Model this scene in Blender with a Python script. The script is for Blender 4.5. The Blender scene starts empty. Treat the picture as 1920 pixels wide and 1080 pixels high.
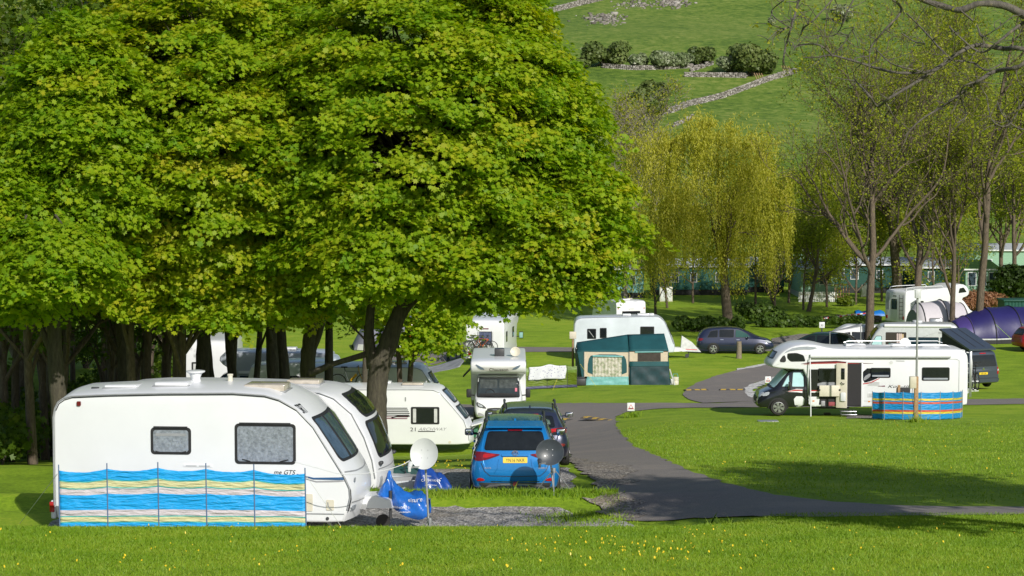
import bpy, bmesh, math, random
import numpy as np
from mathutils import Vector, Matrix
from mathutils.bvhtree import BVHTree

random.seed(7)
RNG = np.random.default_rng(11)
R = math.radians
SC = bpy.context.scene
COL = SC.collection

# ------------------------------------------------------------------ camera, sky, sun, exposure
FPX = 3900.0                       # focal length in pixels of a 1920 wide frame
PITCH = math.atan(240.0 / FPX)
CAMZ = 12.1
cam_d = bpy.data.cameras.new('camera')
cam_d.sensor_width = 36.0
cam_d.lens = 36.0 * FPX / 1920.0
cam_d.clip_start = 0.1
cam_d.clip_end = 4000
cam = bpy.data.objects.new('camera', cam_d)
COL.objects.link(cam)
cam.location = (0, 0, CAMZ)
cam.rotation_euler = (math.pi / 2 - PITCH, 0, 0)
SC.camera = cam

SUN_EL = R(31)
SUN_TO = Vector((0.42, -0.907, 0)).normalized()          # horizontal direction towards the sun
world = bpy.data.worlds.new('World')
SC.world = world
world.use_nodes = True
wn = world.node_tree
sky = wn.nodes.new('ShaderNodeTexSky')
sky.sky_type = 'NISHITA'
sky.sun_disc = False
sky.sun_elevation = SUN_EL
sky.sun_rotation = math.atan2(SUN_TO.x, SUN_TO.y)
wn.links.new(sky.outputs[0], wn.nodes['Background'].inputs[0])
wn.nodes['Background'].inputs[1].default_value = 0.085
sun_d = bpy.data.lights.new('sun', 'SUN')
sun_d.energy = 4.3
sun_d.angle = R(0.5)
sun_d.color = (1.0, 0.955, 0.88)
sun = bpy.data.objects.new('sun', sun_d)
COL.objects.link(sun)
sv = Vector((SUN_TO.x * math.cos(SUN_EL), SUN_TO.y * math.cos(SUN_EL), math.sin(SUN_EL)))
sun.rotation_euler = (-sv).to_track_quat('-Z', 'Y').to_euler()
sun.location = (20, -40, 60)
SC.view_settings.view_transform = 'Standard'
SC.view_settings.look = 'None'
SC.view_settings.exposure = 0.0
SC.view_settings.gamma = 1.0
try:
    SC.cycles.max_bounces = 6
    SC.cycles.transparent_max_bounces = 12
    SC.cycles.use_denoising = True
except Exception:
    pass

# ------------------------------------------------------------------ where things stand
def smooth(a, b, v):
    t = np.clip((np.asarray(v, float) - a) / (b - a), 0, 1)
    return t * t * (3 - 2 * t)

_YS = np.arange(-140, 260, 0.1)
def _prof(pts, sg):
    p = np.array(pts, float)
    h = np.interp(_YS, p[:, 0], p[:, 1])
    k = np.exp(-0.5 * (np.arange(-60, 61) * 0.1 / sg) ** 2); k /= k.sum()
    return np.convolve(np.pad(h, 60, mode='edge'), k, 'valid')
_HL = _prof([(-140, -6), (0, 1.9), (26, 5.2), (34.4, 6.10), (35.7, 6.74), (40.2, 6.8), (40.9, 6.60), (41.4, 6.62), (42.0, 7.08),
             (49.4, 7.35), (60, 8.8), (78, 11.15), (87, 11.05), (100, 11.8), (108, 11.9), (130, 12.1), (260, 12.1)], 0.25)
_HR = _prof([(-140, -6), (0, 1.9), (26, 5.2), (36, 6.2), (41, 6.62), (49.4, 7.3), (85, 10.4), (108, 11.7), (130, 12.1), (260, 12.1)], 2.0)

def gz(x, y):
    """height of the ground at (x, y)"""
    x = np.asarray(x, float); y = np.asarray(y, float)
    hl = np.interp(y, _YS, _HL); hr = np.interp(y, _YS, _HR)
    lo = np.interp(y, [40, 60], [2.0, -3.0])
    hi = np.interp(y, [55, 85, 110], [5.0, 8.0, 5.0])
    t = smooth(0, 1, (x - lo) / (hi - lo))
    z = CAMZ - (hl * (1 - t) + hr * t)
    d = np.maximum(y - 225 - 0.05 * x, 0)
    hill = 0.185 * d * smooth(0, 60, d) + 1.2 * np.sin(x * 0.021 + 1.0) * smooth(20, 90, d) + 0.9 * np.sin(y * 0.05 + x * 0.012) * smooth(30, 90, d)
    return z + hill

def ray(px, py):
    a = PITCH
    f = Vector((0, math.cos(a), -math.sin(a))); u = Vector((0, math.sin(a), math.cos(a)))
    return f * FPX + Vector((1, 0, 0)) * (px - 960) + u * (540 - py)

def at(px, py, Y):
    """point seen at photo pixel (px, py) at distance Y"""
    r = ray(px, py)
    return Vector((0, 0, CAMZ)) + r * (Y / r.y)

def gp(px, py, y0=20.0):
    """ground point seen at photo pixel (px, py)"""
    r = ray(px, py)
    Y = np.arange(y0, 900, 0.1)
    x = r.x / r.y * Y; z = CAMZ + r.z / r.y * Y
    below = np.nonzero(z <= gz(x, Y))[0]
    i = below[0] if len(below) else len(Y) - 1
    return Vector((float(x[i]), float(Y[i]), float(gz(x[i], Y[i]))))

def onx(px, Y):
    """ground point at distance Y in column px"""
    x = (px - 960) / FPX * Y * 1.0
    return Vector((x, Y, float(gz(x, Y))))

def S(Y):
    return FPX / Y

# ------------------------------------------------------------------ linking and labels
def link(o, parent=None):
    COL.objects.link(o)
    if parent is not None:
        o.parent = parent
    return o

def tag(o, label=None, cat=None, group=None, kind=None):
    if label: o['label'] = label
    if cat: o['category'] = cat
    if group: o['group'] = group
    if kind: o['kind'] = kind
    return o

def thing(name, label, cat, loc=(0, 0, 0), rotz=0.0, group=None):
    o = bpy.data.objects.new(name, None)
    o.empty_display_size = 0.3
    o.location = loc; o.rotation_euler = (0, 0, rotz)
    return tag(link(o), label, cat, group)

def kids(o):
    return [c for c in bpy.data.objects if c.parent == o]

def dup(root, loc, rotz, label=None, group=None, scale=None):
    r = root.copy(); link(r); r.location = loc; r.rotation_euler = (0, 0, rotz)
    if scale: r.scale = (scale,) * 3
    if label: r['label'] = label
    if group: r['group'] = group
    for ch in kids(root):
        c = ch.copy(); link(c, r)
        for g in kids(ch):
            link(g.copy(), c)
    return r

# ------------------------------------------------------------------ materials
def nt_new(name):
    m = bpy.data.materials.new(name); m.use_nodes = True
    nt = m.node_tree
    return m, nt, nt.nodes['Principled BSDF']

def N(nt, t, **kw):
    n = nt.nodes.new(t)
    for k, v in kw.items():
        if k.startswith('i_'):
            n.inputs[k[2:].replace('_', ' ')].default_value = v
        else:
            setattr(n, k, v)
    return n

def ramp(nt, fac, stops, interp='LINEAR'):
    r = nt.nodes.new('ShaderNodeValToRGB')
    r.color_ramp.interpolation = interp
    while len(r.color_ramp.elements) < len(stops):
        r.color_ramp.elements.new(0.5)
    for e, (p, c) in zip(r.color_ramp.elements, stops):
        e.position = p; e.color = (*c, 1)
    nt.links.new(fac, r.inputs[0])
    return r

def coords(nt, kind='Object'):
    return nt.nodes.new('ShaderNodeTexCoord').outputs[kind]

MATS = {}
def mat(name, col, rough=0.5, metal=0.0, var=0.08, scale=6.0, bump=0.0, coat=0.0, emit=None, spec=0.5, bscale=None):
    """a painted or plain surface with slight wear: noise moves its colour and roughness"""
    if name in MATS: return MATS[name]
    m, nt, b = nt_new(name)
    tc = coords(nt)
    nz = N(nt, 'ShaderNodeTexNoise', i_Scale=scale, i_Detail=5.0, i_Roughness=0.6)
    nt.links.new(tc, nz.inputs['Vector'])
    lo = tuple(max(0, c * (1 - var)) for c in col); hi = tuple(min(1, c * (1 + var)) for c in col)
    r = ramp(nt, nz.outputs[0], [(0.3, lo), (0.7, hi)])
    nt.links.new(r.outputs[0], b.inputs['Base Color'])
    b.inputs['Roughness'].default_value = rough
    b.inputs['Metallic'].default_value = metal
    b.inputs['Specular IOR Level'].default_value = spec
    if coat:
        b.inputs['Coat Weight'].default_value = coat
        b.inputs['Coat Roughness'].default_value = 0.06
    if emit:
        b.inputs['Emission Color'].default_value = (*col, 1); b.inputs['Emission Strength'].default_value = emit
    if bump:
        n2 = N(nt, 'ShaderNodeTexNoise', i_Scale=bscale or scale * 3, i_Detail=4.0)
        nt.links.new(tc, n2.inputs['Vector'])
        bp = N(nt, 'ShaderNodeBump', i_Strength=bump, i_Distance=0.02)
        nt.links.new(n2.outputs[0], bp.inputs['Height'])
        nt.links.new(bp.outputs[0], b.inputs['Normal'])
    MATS[name] = m
    return m

def mat_leaf(name, c1, c2, c3, trans=0.35, rough=0.5):
    """leaves: colour differs leaf by leaf, light comes through"""
    m, nt, b = nt_new(name)
    at_ = N(nt, 'ShaderNodeAttribute', attribute_name='tint')
    r = ramp(nt, at_.outputs['Fac'], [(0.0, c1), (0.5, c2), (1.0, c3)])
    nt.links.new(r.outputs[0], b.inputs['Base Color'])
    b.inputs['Roughness'].default_value = rough
    b.inputs['Specular IOR Level'].default_value = 0.35
    tr = N(nt, 'ShaderNodeBsdfTranslucent')
    hsv = N(nt, 'ShaderNodeHueSaturation', i_Saturation=1.1, i_Value=1.3)
    nt.links.new(r.outputs[0], hsv.inputs['Color'])
    nt.links.new(hsv.outputs[0], tr.inputs['Color'])
    mx = N(nt, 'ShaderNodeMixShader'); mx.inputs[0].default_value = trans
    nt.links.new(b.outputs[0], mx.inputs[1]); nt.links.new(tr.outputs[0], mx.inputs[2])
    nt.links.new(mx.outputs[0], nt.nodes['Material Output'].inputs['Surface'])
    return m

def mat_bark(name, c1, c2, c3=None):
    m, nt, b = nt_new(name)
    tc = coords(nt)
    mp = N(nt, 'ShaderNodeMapping'); mp.inputs['Scale'].default_value = (5, 5, 1.2)
    nt.links.new(tc, mp.inputs[0])
    nz = N(nt, 'ShaderNodeTexNoise', i_Scale=3.0, i_Detail=8.0, i_Roughness=0.7)
    nt.links.new(mp.outputs[0], nz.inputs['Vector'])
    st = [(0.3, c1), (0.6, c2)] + ([(0.72, c3)] if c3 else [])
    r = ramp(nt, nz.outputs[0], st)
    nt.links.new(r.outputs[0], b.inputs['Base Color'])
    b.inputs['Roughness'].default_value = 0.9
    bp = N(nt, 'ShaderNodeBump', i_Strength=0.8, i_Distance=0.04)
    nt.links.new(nz.outputs[0], bp.inputs['Height']); nt.links.new(bp.outputs[0], b.inputs['Normal'])
    return m

def mat_clear(name, tintc, alpha):
    """window glass one sees into"""
    m, nt, b = nt_new(name)
    b.inputs['Base Color'].default_value = (*tintc, 1); b.inputs['Roughness'].default_value = 0.04
    b.inputs['Alpha'].default_value = alpha
    return m

# ------------------------------------------------------------------ mesh building
def mesh_from(name, V, F, mats=None, smooth_angle=35, mi=None):
    me = bpy.data.meshes.new(name)
    me.from_pydata([tuple(v) for v in V], [], [tuple(f) for f in F])
    return me

def finish(me, m, angle=35):
    if m is not None:
        for k in (m if isinstance(m, (list, tuple)) else [m]):
            me.materials.append(k)
    if angle:
        me.polygons.foreach_set('use_smooth', [True] * len(me.polygons))
        me.set_sharp_from_angle(angle=R(angle))
    me.update()

class MB:
    """collects shapes, builds them as ONE mesh object"""
    def __init__(s): s.bm = bmesh.new()
    def _faces(s, vs, fs, mi=0):
        b = [s.bm.verts.new(v) for v in vs]
        for f in fs:
            try:
                q = s.bm.faces.new([b[i] for i in f]); q.material_index = mi
            except ValueError:
                pass
        return b
    def box(s, c, d, rot=None, mi=0, bev=0.0):
        if bev:
            t = bmesh.new()
            bmesh.ops.create_cube(t, size=1.0)
            bmesh.ops.scale(t, vec=d, verts=t.verts)
            bmesh.ops.bevel(t, geom=t.edges[:], offset=bev, segments=2, profile=0.5, affect='EDGES')
            M = Matrix.Translation(c) @ (rot.to_4x4() if rot else Matrix())
            vs = [M @ v.co for v in t.verts]; t.verts.index_update()
            fs = [[v.index for v in f.verts] for f in t.faces]
            t.free()
            return s._faces(vs, fs, mi)
        h = Vector(d) / 2
        vs = [Vector((sx * h.x, sy * h.y, sz * h.z)) for sx in (-1, 1) for sy in (-1, 1) for sz in (-1, 1)]
        if rot: vs = [rot @ v for v in vs]
        vs = [v + Vector(c) for v in vs]
        return s._faces(vs, [(0, 1, 3, 2), (4, 6, 7, 5), (0, 4, 5, 1), (2, 3, 7, 6), (0, 2, 6, 4), (1, 5, 7, 3)], mi)
    def bar(s, p0, p1, w, h, mi=0):
        p0 = Vector(p0); p1 = Vector(p1); d = p1 - p0
        q = d.to_track_quat('X', 'Z').to_matrix()
        return s.box((p0 + p1) / 2, (d.length, w, h), q, mi)
    def tube(s, pts, rad, n=8, closed=False, caps=True, mi=0):
        pts = [Vector(p) for p in pts]
        if not hasattr(rad, '__len__'): rad = [rad] * len(pts)
        rings = []
        m = len(pts)
        a = None
        for i, p in enumerate(pts):
            if closed: t = pts[(i + 1) % m] - pts[i - 1]
            else: t = pts[min(i + 1, m - 1)] - pts[max(i - 1, 0)]
            t.normalize()
            if a is None:
                a = t.cross(Vector((0, 0, 1)))
                if a.length < 0.3: a = t.cross(Vector((1, 0, 0)))
            a = a - t * a.dot(t)
            if a.length < 1e-4: a = t.cross(Vector((0.3, 1, 0.2)))
            a.normalize(); b = t.cross(a)
            rings.append([s.bm.verts.new(p + (a * math.cos(k * 2 * math.pi / n) + b * math.sin(k * 2 * math.pi / n)) * rad[i]) for k in range(n)])
        for i in range(m if closed else m - 1):
            A = rings[i]; B = rings[(i + 1) % m]
            for k in range(n):
                f = s.bm.faces.new((A[k], A[(k + 1) % n], B[(k + 1) % n], B[k])); f.material_index = mi
        if caps and not closed:
            for rr in (rings[0][::-1], rings[-1]):
                f = s.bm.faces.new(rr); f.material_index = mi
    def cyl(s, p0, p1, r0, r1=None, n=16, mi=0):
        s.tube([p0, p1], [r0, r0 if r1 is None else r1], n, mi=mi)
    def lathe(s, prof, c=(0, 0, 0), axis='Z', n=24, mi=0):
        """prof: list of (radius, height)"""
        M = {'Z': Matrix(), 'X': Matrix.Rotation(R(90), 3, 'Y'), 'Y': Matrix.Rotation(R(-90), 3, 'X')}[axis] if isinstance(axis, str) else axis
        M = M.to_3x3(); rings = []
        for r, h in prof:
            rings.append([s.bm.verts.new(Vector(c) + M @ Vector((r * math.cos(k * 2 * math.pi / n), r * math.sin(k * 2 * math.pi / n), h))) for k in range(n)])
        for A, B in zip(rings, rings[1:]):
            for k in range(n):
                f = s.bm.faces.new((A[k], A[(k + 1) % n], B[(k + 1) % n], B[k])); f.material_index = mi
        for rr in (rings[0][::-1], rings[-1]):
            f = s.bm.faces.new(rr); f.material_index = mi
    def loft(s, rings, caps=True, closed=True, mi=0):
        rr = [[s.bm.verts.new(p) for p in r] for r in rings]
        n = len(rr[0])
        for A, B in zip(rr, rr[1:]):
            for k in range(n if closed else n - 1):
                f = s.bm.faces.new((A[k], A[(k + 1) % n], B[(k + 1) % n], B[k])); f.material_index = mi
        if caps and closed:
            for q in (rr[0][::-1], rr[-1]):
                f = s.bm.faces.new(q); f.material_index = mi
    def prism(s, poly, axis, d0, d1, mi=0):
        """poly: 2D outline, swept along axis from d0 to d1"""
        def P(u, v, d):
            return {'X': (d, u, v), 'Y': (u, d, v), 'Z': (u, v, d)}[axis]
        s.loft([[P(u, v, d0) for u, v in poly], [P(u, v, d1) for u, v in poly]], mi=mi)
    def done(s, name, m, parent=None, angle=35, bev=0.0):
        if bev:
            es = [e for e in s.bm.edges if len(e.link_faces) == 2 and e.calc_face_angle(0) > R(40)]
            bmesh.ops.bevel(s.bm, geom=es, offset=bev, segments=2, profile=0.5, affect='EDGES', clamp_overlap=True)
        bmesh.ops.recalc_face_normals(s.bm, faces=s.bm.faces)
        me = bpy.data.meshes.new(name)
        s.bm.to_mesh(me); s.bm.free()
        finish(me, m, angle)
        return link(bpy.data.objects.new(name, me), parent)

def chaikin(pts, it=2, closed=True):
    P = np.array(pts, float)
    for _ in range(it):
        if closed:
            Q = np.roll(P, -1, axis=0)
            P = np.stack([0.75 * P + 0.25 * Q, 0.25 * P + 0.75 * Q], 1).reshape(-1, P.shape[1])
        else:
            A, B = P[:-1], P[1:]
            M = np.stack([0.75 * A + 0.25 * B, 0.25 * A + 0.75 * B], 1).reshape(-1, P.shape[1])
            P = np.concatenate([P[:1], M, P[-1:]])
    return P

def catmull(pts, n=6, closed=False):
    P = np.array(pts, float); m = len(P); out = []
    for i in range(m if closed else m - 1):
        if closed: a, b, c, d = P[i - 1], P[i], P[(i + 1) % m], P[(i + 2) % m]
        else: a, b, c, d = P[max(i - 1, 0)], P[i], P[i + 1], P[min(i + 2, m - 1)]
        for k in range(n):
            t = k / n
            out.append(0.5 * (2 * b + (c - a) * t + (2 * a - 5 * b + 4 * c - d) * t * t + (-a + 3 * b - 3 * c + d) * t ** 3))
    if not closed: out.append(P[-1])
    return np.array(out)

def rrect(cx, cy, w, h, r, n=4):
    out = []
    for (sx, sy, a0) in ((1, 1, 0), (-1, 1, 90), (-1, -1, 180), (1, -1, 270)):
        for k in range(n + 1):
            a = R(a0 + 90 * k / n)
            out.append((cx + sx * (w / 2 - r) + r * math.cos(a), cy + sy * (h / 2 - r) + r * math.sin(a)))
    return out

def inset2d(P, d):
    P = np.array(P, float)
    t = np.roll(P, -1, 0) - np.roll(P, 1, 0)
    t /= np.maximum(np.linalg.norm(t, axis=1, keepdims=True), 1e-9)
    nrm = np.stack([-t[:, 1], t[:, 0]], 1)
    area = 0.5 * np.sum(P[:, 0] * np.roll(P[:, 1], -1) - np.roll(P[:, 0], -1) * P[:, 1])
    if area < 0: nrm = -nrm
    return P + nrm * d

def slab_rings(profile, w, r=0.05, camber=0.0, bulge=0.0, bfrom=None, rbulge=0.0, taper=0.0, ny=9):
    """side outline (x, z) swept over the width -w..w with rounded edges, a cambered top and a bowed front"""
    P = np.array(profile, float)
    xmax, xmin = P[:, 0].max(), P[:, 0].min()
    zmax, zmin = P[:, 1].max(), P[:, 1].min()
    ys = []
    for k in range(5):
        a = R(90 * k / 4); ys.append((-w + r - r * math.cos(a), r - r * math.sin(a)))
    for k in range(1, ny): ys.append((-w + r + (2 * w - 2 * r) * k / ny, 0.0))
    for k in range(5):
        a = R(90 * (4 - k) / 4); ys.append((w - r + r * math.cos(a), r - r * math.sin(a)))
    rings = []
    zw = np.clip((P[:, 1] - (zmin + 0.55 * (zmax - zmin))) / (0.45 * (zmax - zmin)), 0, 1)
    fw = np.clip((P[:, 0] - (bfrom if bfrom is not None else xmax - 0.9)) / 0.7, 0, 1) if bulge else 0 * zw
    rw = np.clip((xmin + 0.4 - P[:, 0]) / 0.4, 0, 1) if rbulge else 0 * zw
    for y, ins in ys:
        Q = inset2d(P, ins) if ins > 1e-6 else P.copy()
        u = 1 - (y / w) ** 2
        Q = Q + np.stack([fw * bulge * u - rw * rbulge * u, zw * camber * u], 1)
        yy = y * (1 - taper * (Q[:, 1] - zmin) / (zmax - zmin))
        rings.append([(q[0], yv, q[1]) for q, yv in zip(Q, yy)])
    return rings

def slab(name, profile, w, m, parent=None, **kw):
    b = MB(); b.loft(slab_rings(profile, w, **kw))
    return b.done(name, m, parent, angle=40)

# ---- patches: an outline laid onto a body (windows, trims, lamps, writing)
_AX = {'L': (Vector((0, -1, 0)), lambda u, v: Vector((u, 9, v))),      # seen from +y
       'R': (Vector((0, 1, 0)), lambda u, v: Vector((u, -9, v))),      # seen from -y
       'F': (Vector((-1, 0, 0)), lambda u, v: Vector((19, u, v))),     # seen from +x
       'B': (Vector((1, 0, 0)), lambda u, v: Vector((-19, u, v))),     # seen from -x
       'T': (Vector((0, 0, -1)), lambda u, v: Vector((u, v, 9)))}
_BV = {}
def bvh(o):
    if o.name not in _BV:
        me = o.data
        _BV[o.name] = BVHTree.FromPolygons([v.co.copy() for v in me.vertices], [tuple(p.vertices) for p in me.polygons])
    return _BV[o.name]

def project(o, view, vs, off):
    t = bvh(o); d, f = _AX[view]
    out = []; depth = None; miss = []
    for i, (u, v) in enumerate(vs):
        h = t.ray_cast(f(u, v), d)
        if h[0] is None:
            out.append(None); miss.append(i); continue
        n = h[1]
        if n.dot(d) > 0: n = -n
        out.append(h[0] + n * off)
    good = [i for i in range(len(vs)) if out[i] is not None]
    for i in miss:
        p = f(*vs[i])
        if good:
            j = min(good, key=lambda k: (vs[k][0] - vs[i][0]) ** 2 + (vs[k][1] - vs[i][1]) ** 2)
            q = out[j]; k = [c for c in range(3) if abs(d[c]) > 0.5][0]; p[k] = q[k]
        out[i] = p
    return out

def patch(name, body, view, polys, m, parent, off=0.006, grid=0.12, skirt=True, world=None):
    """lays one or several outlines onto a body, a few mm proud, with a rim"""
    if len(polys) and not hasattr(polys[0][0], '__len__'): polys = [polys]
    bm = bmesh.new()
    for poly in polys:
        vs = [bm.verts.new((u, v, 0)) for u, v in poly]
        try: bm.faces.new(vs)
        except ValueError: continue
    bmesh.ops.triangulate(bm, faces=[f for f in bm.faces if len(f.verts) > 4])
    xs = [v.co.x for v in bm.verts]; ys = [v.co.y for v in bm.verts]
    if grid:
        for ax, lo, hi in ((0, min(xs), max(xs)), (1, min(ys), max(ys))):
            k = math.floor(lo / grid) + 1
            while k * grid < hi:
                co = Vector((0, 0, 0)); co[ax] = k * grid; no = Vector((0, 0, 0)); no[ax] = 1
                bmesh.ops.bisect_plane(bm, geom=bm.verts[:] + bm.edges[:] + bm.faces[:], dist=1e-5, plane_co=co, plane_no=no)
                k += 1
    vl = list(bm.verts)
    for v, p in zip(vl, project(body, view, [(v.co.x, v.co.y) for v in vl], off)):
        v.co = p
    d = _AX[view][0]
    for f in bm.faces:
        f.normal_update()
    flip = [f for f in bm.faces if f.normal.dot(d) > 0]
    if flip: bmesh.ops.reverse_faces(bm, faces=flip)
    if skirt:
        be = [e for e in bm.edges if len(e.link_faces) == 1]
        ex = bmesh.ops.extrude_edge_only(bm, edges=be)
        for v in [g for g in ex['geom'] if isinstance(g, bmesh.types.BMVert)]:
            v.co += d * (off + 0.004)
    me = bpy.data.meshes.new(name); bm.to_mesh(me); bm.free()
    finish(me, m, 40)
    return link(bpy.data.objects.new(name, me), parent)

def text_polys(s, h, cx, cy, italic=0.0, flip=False, stretch=1.0):
    """letters as a 2D triangle soup, h tall, centred at (cx, cy)"""
    cu = bpy.data.curves.new('letters', 'FONT'); cu.body = s; cu.align_x = 'CENTER'; cu.resolution_u = 3; cu.shear = italic
    o = bpy.data.objects.new('letters', cu); COL.objects.link(o)
    dg = bpy.context.evaluated_depsgraph_get()
    me = bpy.data.meshes.new_from_object(o.evaluated_get(dg))
    V = np.array([v.co[:2] for v in me.vertices]).reshape(-1, 2); F = [tuple(p.vertices) for p in me.polygons]
    bpy.data.objects.remove(o); bpy.data.meshes.remove(me); bpy.data.curves.remove(cu)
    if len(V):
        k = h / 0.73
        V = V * [k * stretch, k]
        V[:, 1] -= 0.5 * h
        if flip: V[:, 0] *= -1
        V += [cx, cy]
    return V, F

def text_on(name, body, view, s, h, cx, cy, m, parent, off=0.012, **kw):
    V, F = text_polys(s, h, cx, cy, **kw)
    P = project(body, view, [tuple(v) for v in V], off)
    me = bpy.data.meshes.new(name); me.from_pydata(P, [], F); finish(me, m, 0)
    return link(bpy.data.objects.new(name, me), parent)

def text_flat(name, s, h, loc, m, parent, rot=Matrix(), **kw):
    """letters on a plane: x right, z up before rot, 0.02 mm thick"""
    V, F = text_polys(s, h, 0, 0, **kw)
    P = [Vector(loc) + rot.to_3x3() @ Vector((v[0], 0, v[1])) for v in V]
    me = bpy.data.meshes.new(name); me.from_pydata(P, [], F); finish(me, m, 0)
    return link(bpy.data.objects.new(name, me), parent)

# ------------------------------------------------------------------ fast meshes (numpy)
def np_mesh(name, V, loops_per, F, m, tint=None, smooth_=False, uv=None):
    """V (n,3); F flat loop array, loops_per vertices per face"""
    me = bpy.data.meshes.new(name)
    nf = len(F) // loops_per
    me.vertices.add(len(V)); me.vertices.foreach_set('co', np.ascontiguousarray(V, np.float32).ravel())
    me.loops.add(len(F)); me.loops.foreach_set('vertex_index', np.ascontiguousarray(F, np.int32))
    me.polygons.add(nf); me.polygons.foreach_set('loop_start', np.arange(0, nf * loops_per, loops_per, dtype=np.int32))
    if smooth_: me.polygons.foreach_set('use_smooth', np.ones(nf, bool))
    me.update(calc_edges=True)
    if tint is not None:
        a = me.attributes.new('tint', 'FLOAT', 'FACE'); a.data.foreach_set('value', np.ascontiguousarray(tint, np.float32))
    me.materials.append(m)
    return me

def unit(v):
    return v / np.maximum(np.linalg.norm(v, axis=-1, keepdims=True), 1e-9)

MAPLE = np.array([(0, -0.30), (0.20, -0.42), (0.24, -0.18), (0.52, -0.12), (0.34, 0.08), (0.44, 0.34), (0.17, 0.26), (0.0, 0.58),
                  (-0.17, 0.26), (-0.44, 0.34), (-0.34, 0.08), (-0.52, -0.12), (-0.24, -0.18), (-0.20, -0.42)])
OVAL = np.array([(0, -0.5), (0.26, -0.15), (0.22, 0.2), (0, 0.5), (-0.22, 0.2), (-0.26, -0.15)])
SLIM = np.array([(0, -0.5), (0.13, 0.0), (0, 0.5), (-0.13, 0.0)])
TUFT = np.array([(-0.1, -0.5), (0.15, -0.4), (0.5, -0.25), (0.2, -0.05), (0.42, 0.3), (0.08, 0.2), (-0.05, 0.5), (-0.18, 0.15), (-0.5, 0.22), (-0.3, -0.1)])

def leaves(P, Nn, T, size, shape, bend=0.25):
    """one polygon per leaf; returns V, F"""
    Nn = unit(Nn); T = unit(T - Nn * np.sum(T * Nn, 1, keepdims=True)); B = np.cross(Nn, T)
    k = len(shape)
    sx = shape[:, 0][None, :, None]; sy = shape[:, 1][None, :, None]
    sz = (-bend * (np.abs(shape[:, 0]) * 0.6 + 0.5 * shape[:, 1] ** 2))[None, :, None]
    V = P[:, None, :] + size[:, None, None] * (B[:, None, :] * sx + T[:, None, :] * sy + Nn[:, None, :] * sz)
    F = np.arange(len(P) * k)
    return V.reshape(-1, 3), F

def segs_mesh(name, P0, P1, R0, R1, m, n=5):
    P0 = np.asarray(P0, float); P1 = np.asarray(P1, float); R0 = np.asarray(R0, float); R1 = np.asarray(R1, float)
    D = unit(P1 - P0)
    a = np.where(np.abs(D[:, 2:3]) < 0.9, np.array([[0, 0, 1.0]]), np.array([[1.0, 0, 0]]))
    A = unit(np.cross(D, a)); B = np.cross(D, A)
    th = np.arange(n) * 2 * math.pi / n
    ring = A[:, None, :] * np.cos(th)[None, :, None] + B[:, None, :] * np.sin(th)[None, :, None]
    V = np.concatenate([P0[:, None, :] + ring * R0[:, None, None], P1[:, None, :] + ring * R1[:, None, None]], 1)
    s = len(P0)
    base = (np.arange(s) * 2 * n)[:, None, None]
    k = np.arange(n); k2 = (k + 1) % n
    q = np.stack([k, k2, k2 + n, k + n], 1)[None]
    F = (base + q).reshape(-1)
    return np_mesh(name, V.reshape(-1, 3), 4, F, m, smooth_=True)

def boxes_mesh(name, C, D, ROT, m, tint=None, jit=0.0):
    """many stones in one mesh: centres, sizes, rotation about z"""
    C = np.asarray(C, float); D = np.asarray(D, float)
    c8 = np.array([(sx, sy, sz) for sx in (-.5, .5) for sy in (-.5, .5) for sz in (-.5, .5)])
    L = c8[None] * D[:, None, :]
    if jit: L = L + RNG.normal(0, jit, L.shape) * D[:, None, :]
    cs, sn = np.cos(ROT)[:, None], np.sin(ROT)[:, None]
    X = L[..., 0] * cs - L[..., 1] * sn; Y = L[..., 0] * sn + L[..., 1] * cs
    V = np.stack([X, Y, L[..., 2]], -1) + C[:, None, :]
    q = np.array([(0, 1, 3, 2), (4, 6, 7, 5), (0, 4, 5, 1), (2, 3, 7, 6), (0, 2, 6, 4), (1, 5, 7, 3)])
    F = ((np.arange(len(C)) * 8)[:, None, None] + q[None]).reshape(-1)
    return np_mesh(name, V.reshape(-1, 3), 4, F, m, tint=None if tint is None else np.repeat(tint, 6))
# ------------------------------------------------------------------ ground, roads, gravel, hill
def mat_grass(name, c_lo, c_mid, c_hi, big=0.05, fine=9.0, bump=0.5):
    m, nt, b = nt_new(name)
    tc = coords(nt)
    a = N(nt, 'ShaderNodeTexNoise', i_Scale=big, i_Detail=6.0, i_Roughness=0.62)
    f = N(nt, 'ShaderNodeTexNoise', i_Scale=fine, i_Detail=8.0, i_Roughness=0.75)
    c = N(nt, 'ShaderNodeTexNoise', i_Scale=big * 14, i_Detail=5.0, i_Roughness=0.6)
    for n in (a, f, c): nt.links.new(tc, n.inputs['Vector'])
    m1 = N(nt, 'ShaderNodeMath', operation='MULTIPLY_ADD'); m1.inputs[1].default_value = 0.45
    nt.links.new(f.outputs[0], m1.inputs[0])
    m2 = N(nt, 'ShaderNodeMath', operation='MULTIPLY_ADD'); m2.inputs[1].default_value = 0.30; m2.inputs[2].default_value = 0.0
    nt.links.new(c.outputs[0], m2.inputs[0])
    m3 = N(nt, 'ShaderNodeMath', operation='MULTIPLY_ADD'); m3.inputs[1].default_value = 0.25
    nt.links.new(a.outputs[0], m3.inputs[0]); nt.links.new(m2.outputs[0], m3.inputs[2]); nt.links.new(m3.outputs[0], m1.inputs[2])
    r = ramp(nt, m1.outputs[0], [(0.41, c_lo), (0.5, c_mid), (0.61, c_hi)])
    nt.links.new(r.outputs[0], b.inputs['Base Color'])
    b.inputs['Roughness'].default_value = 0.85; b.inputs['Specular IOR Level'].default_value = 0.25
    bp = N(nt, 'ShaderNodeBump', i_Strength=bump, i_Distance=0.06)
    nt.links.new(f.outputs[0], bp.inputs['Height']); nt.links.new(bp.outputs[0], b.inputs['Normal'])
    return m

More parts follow.
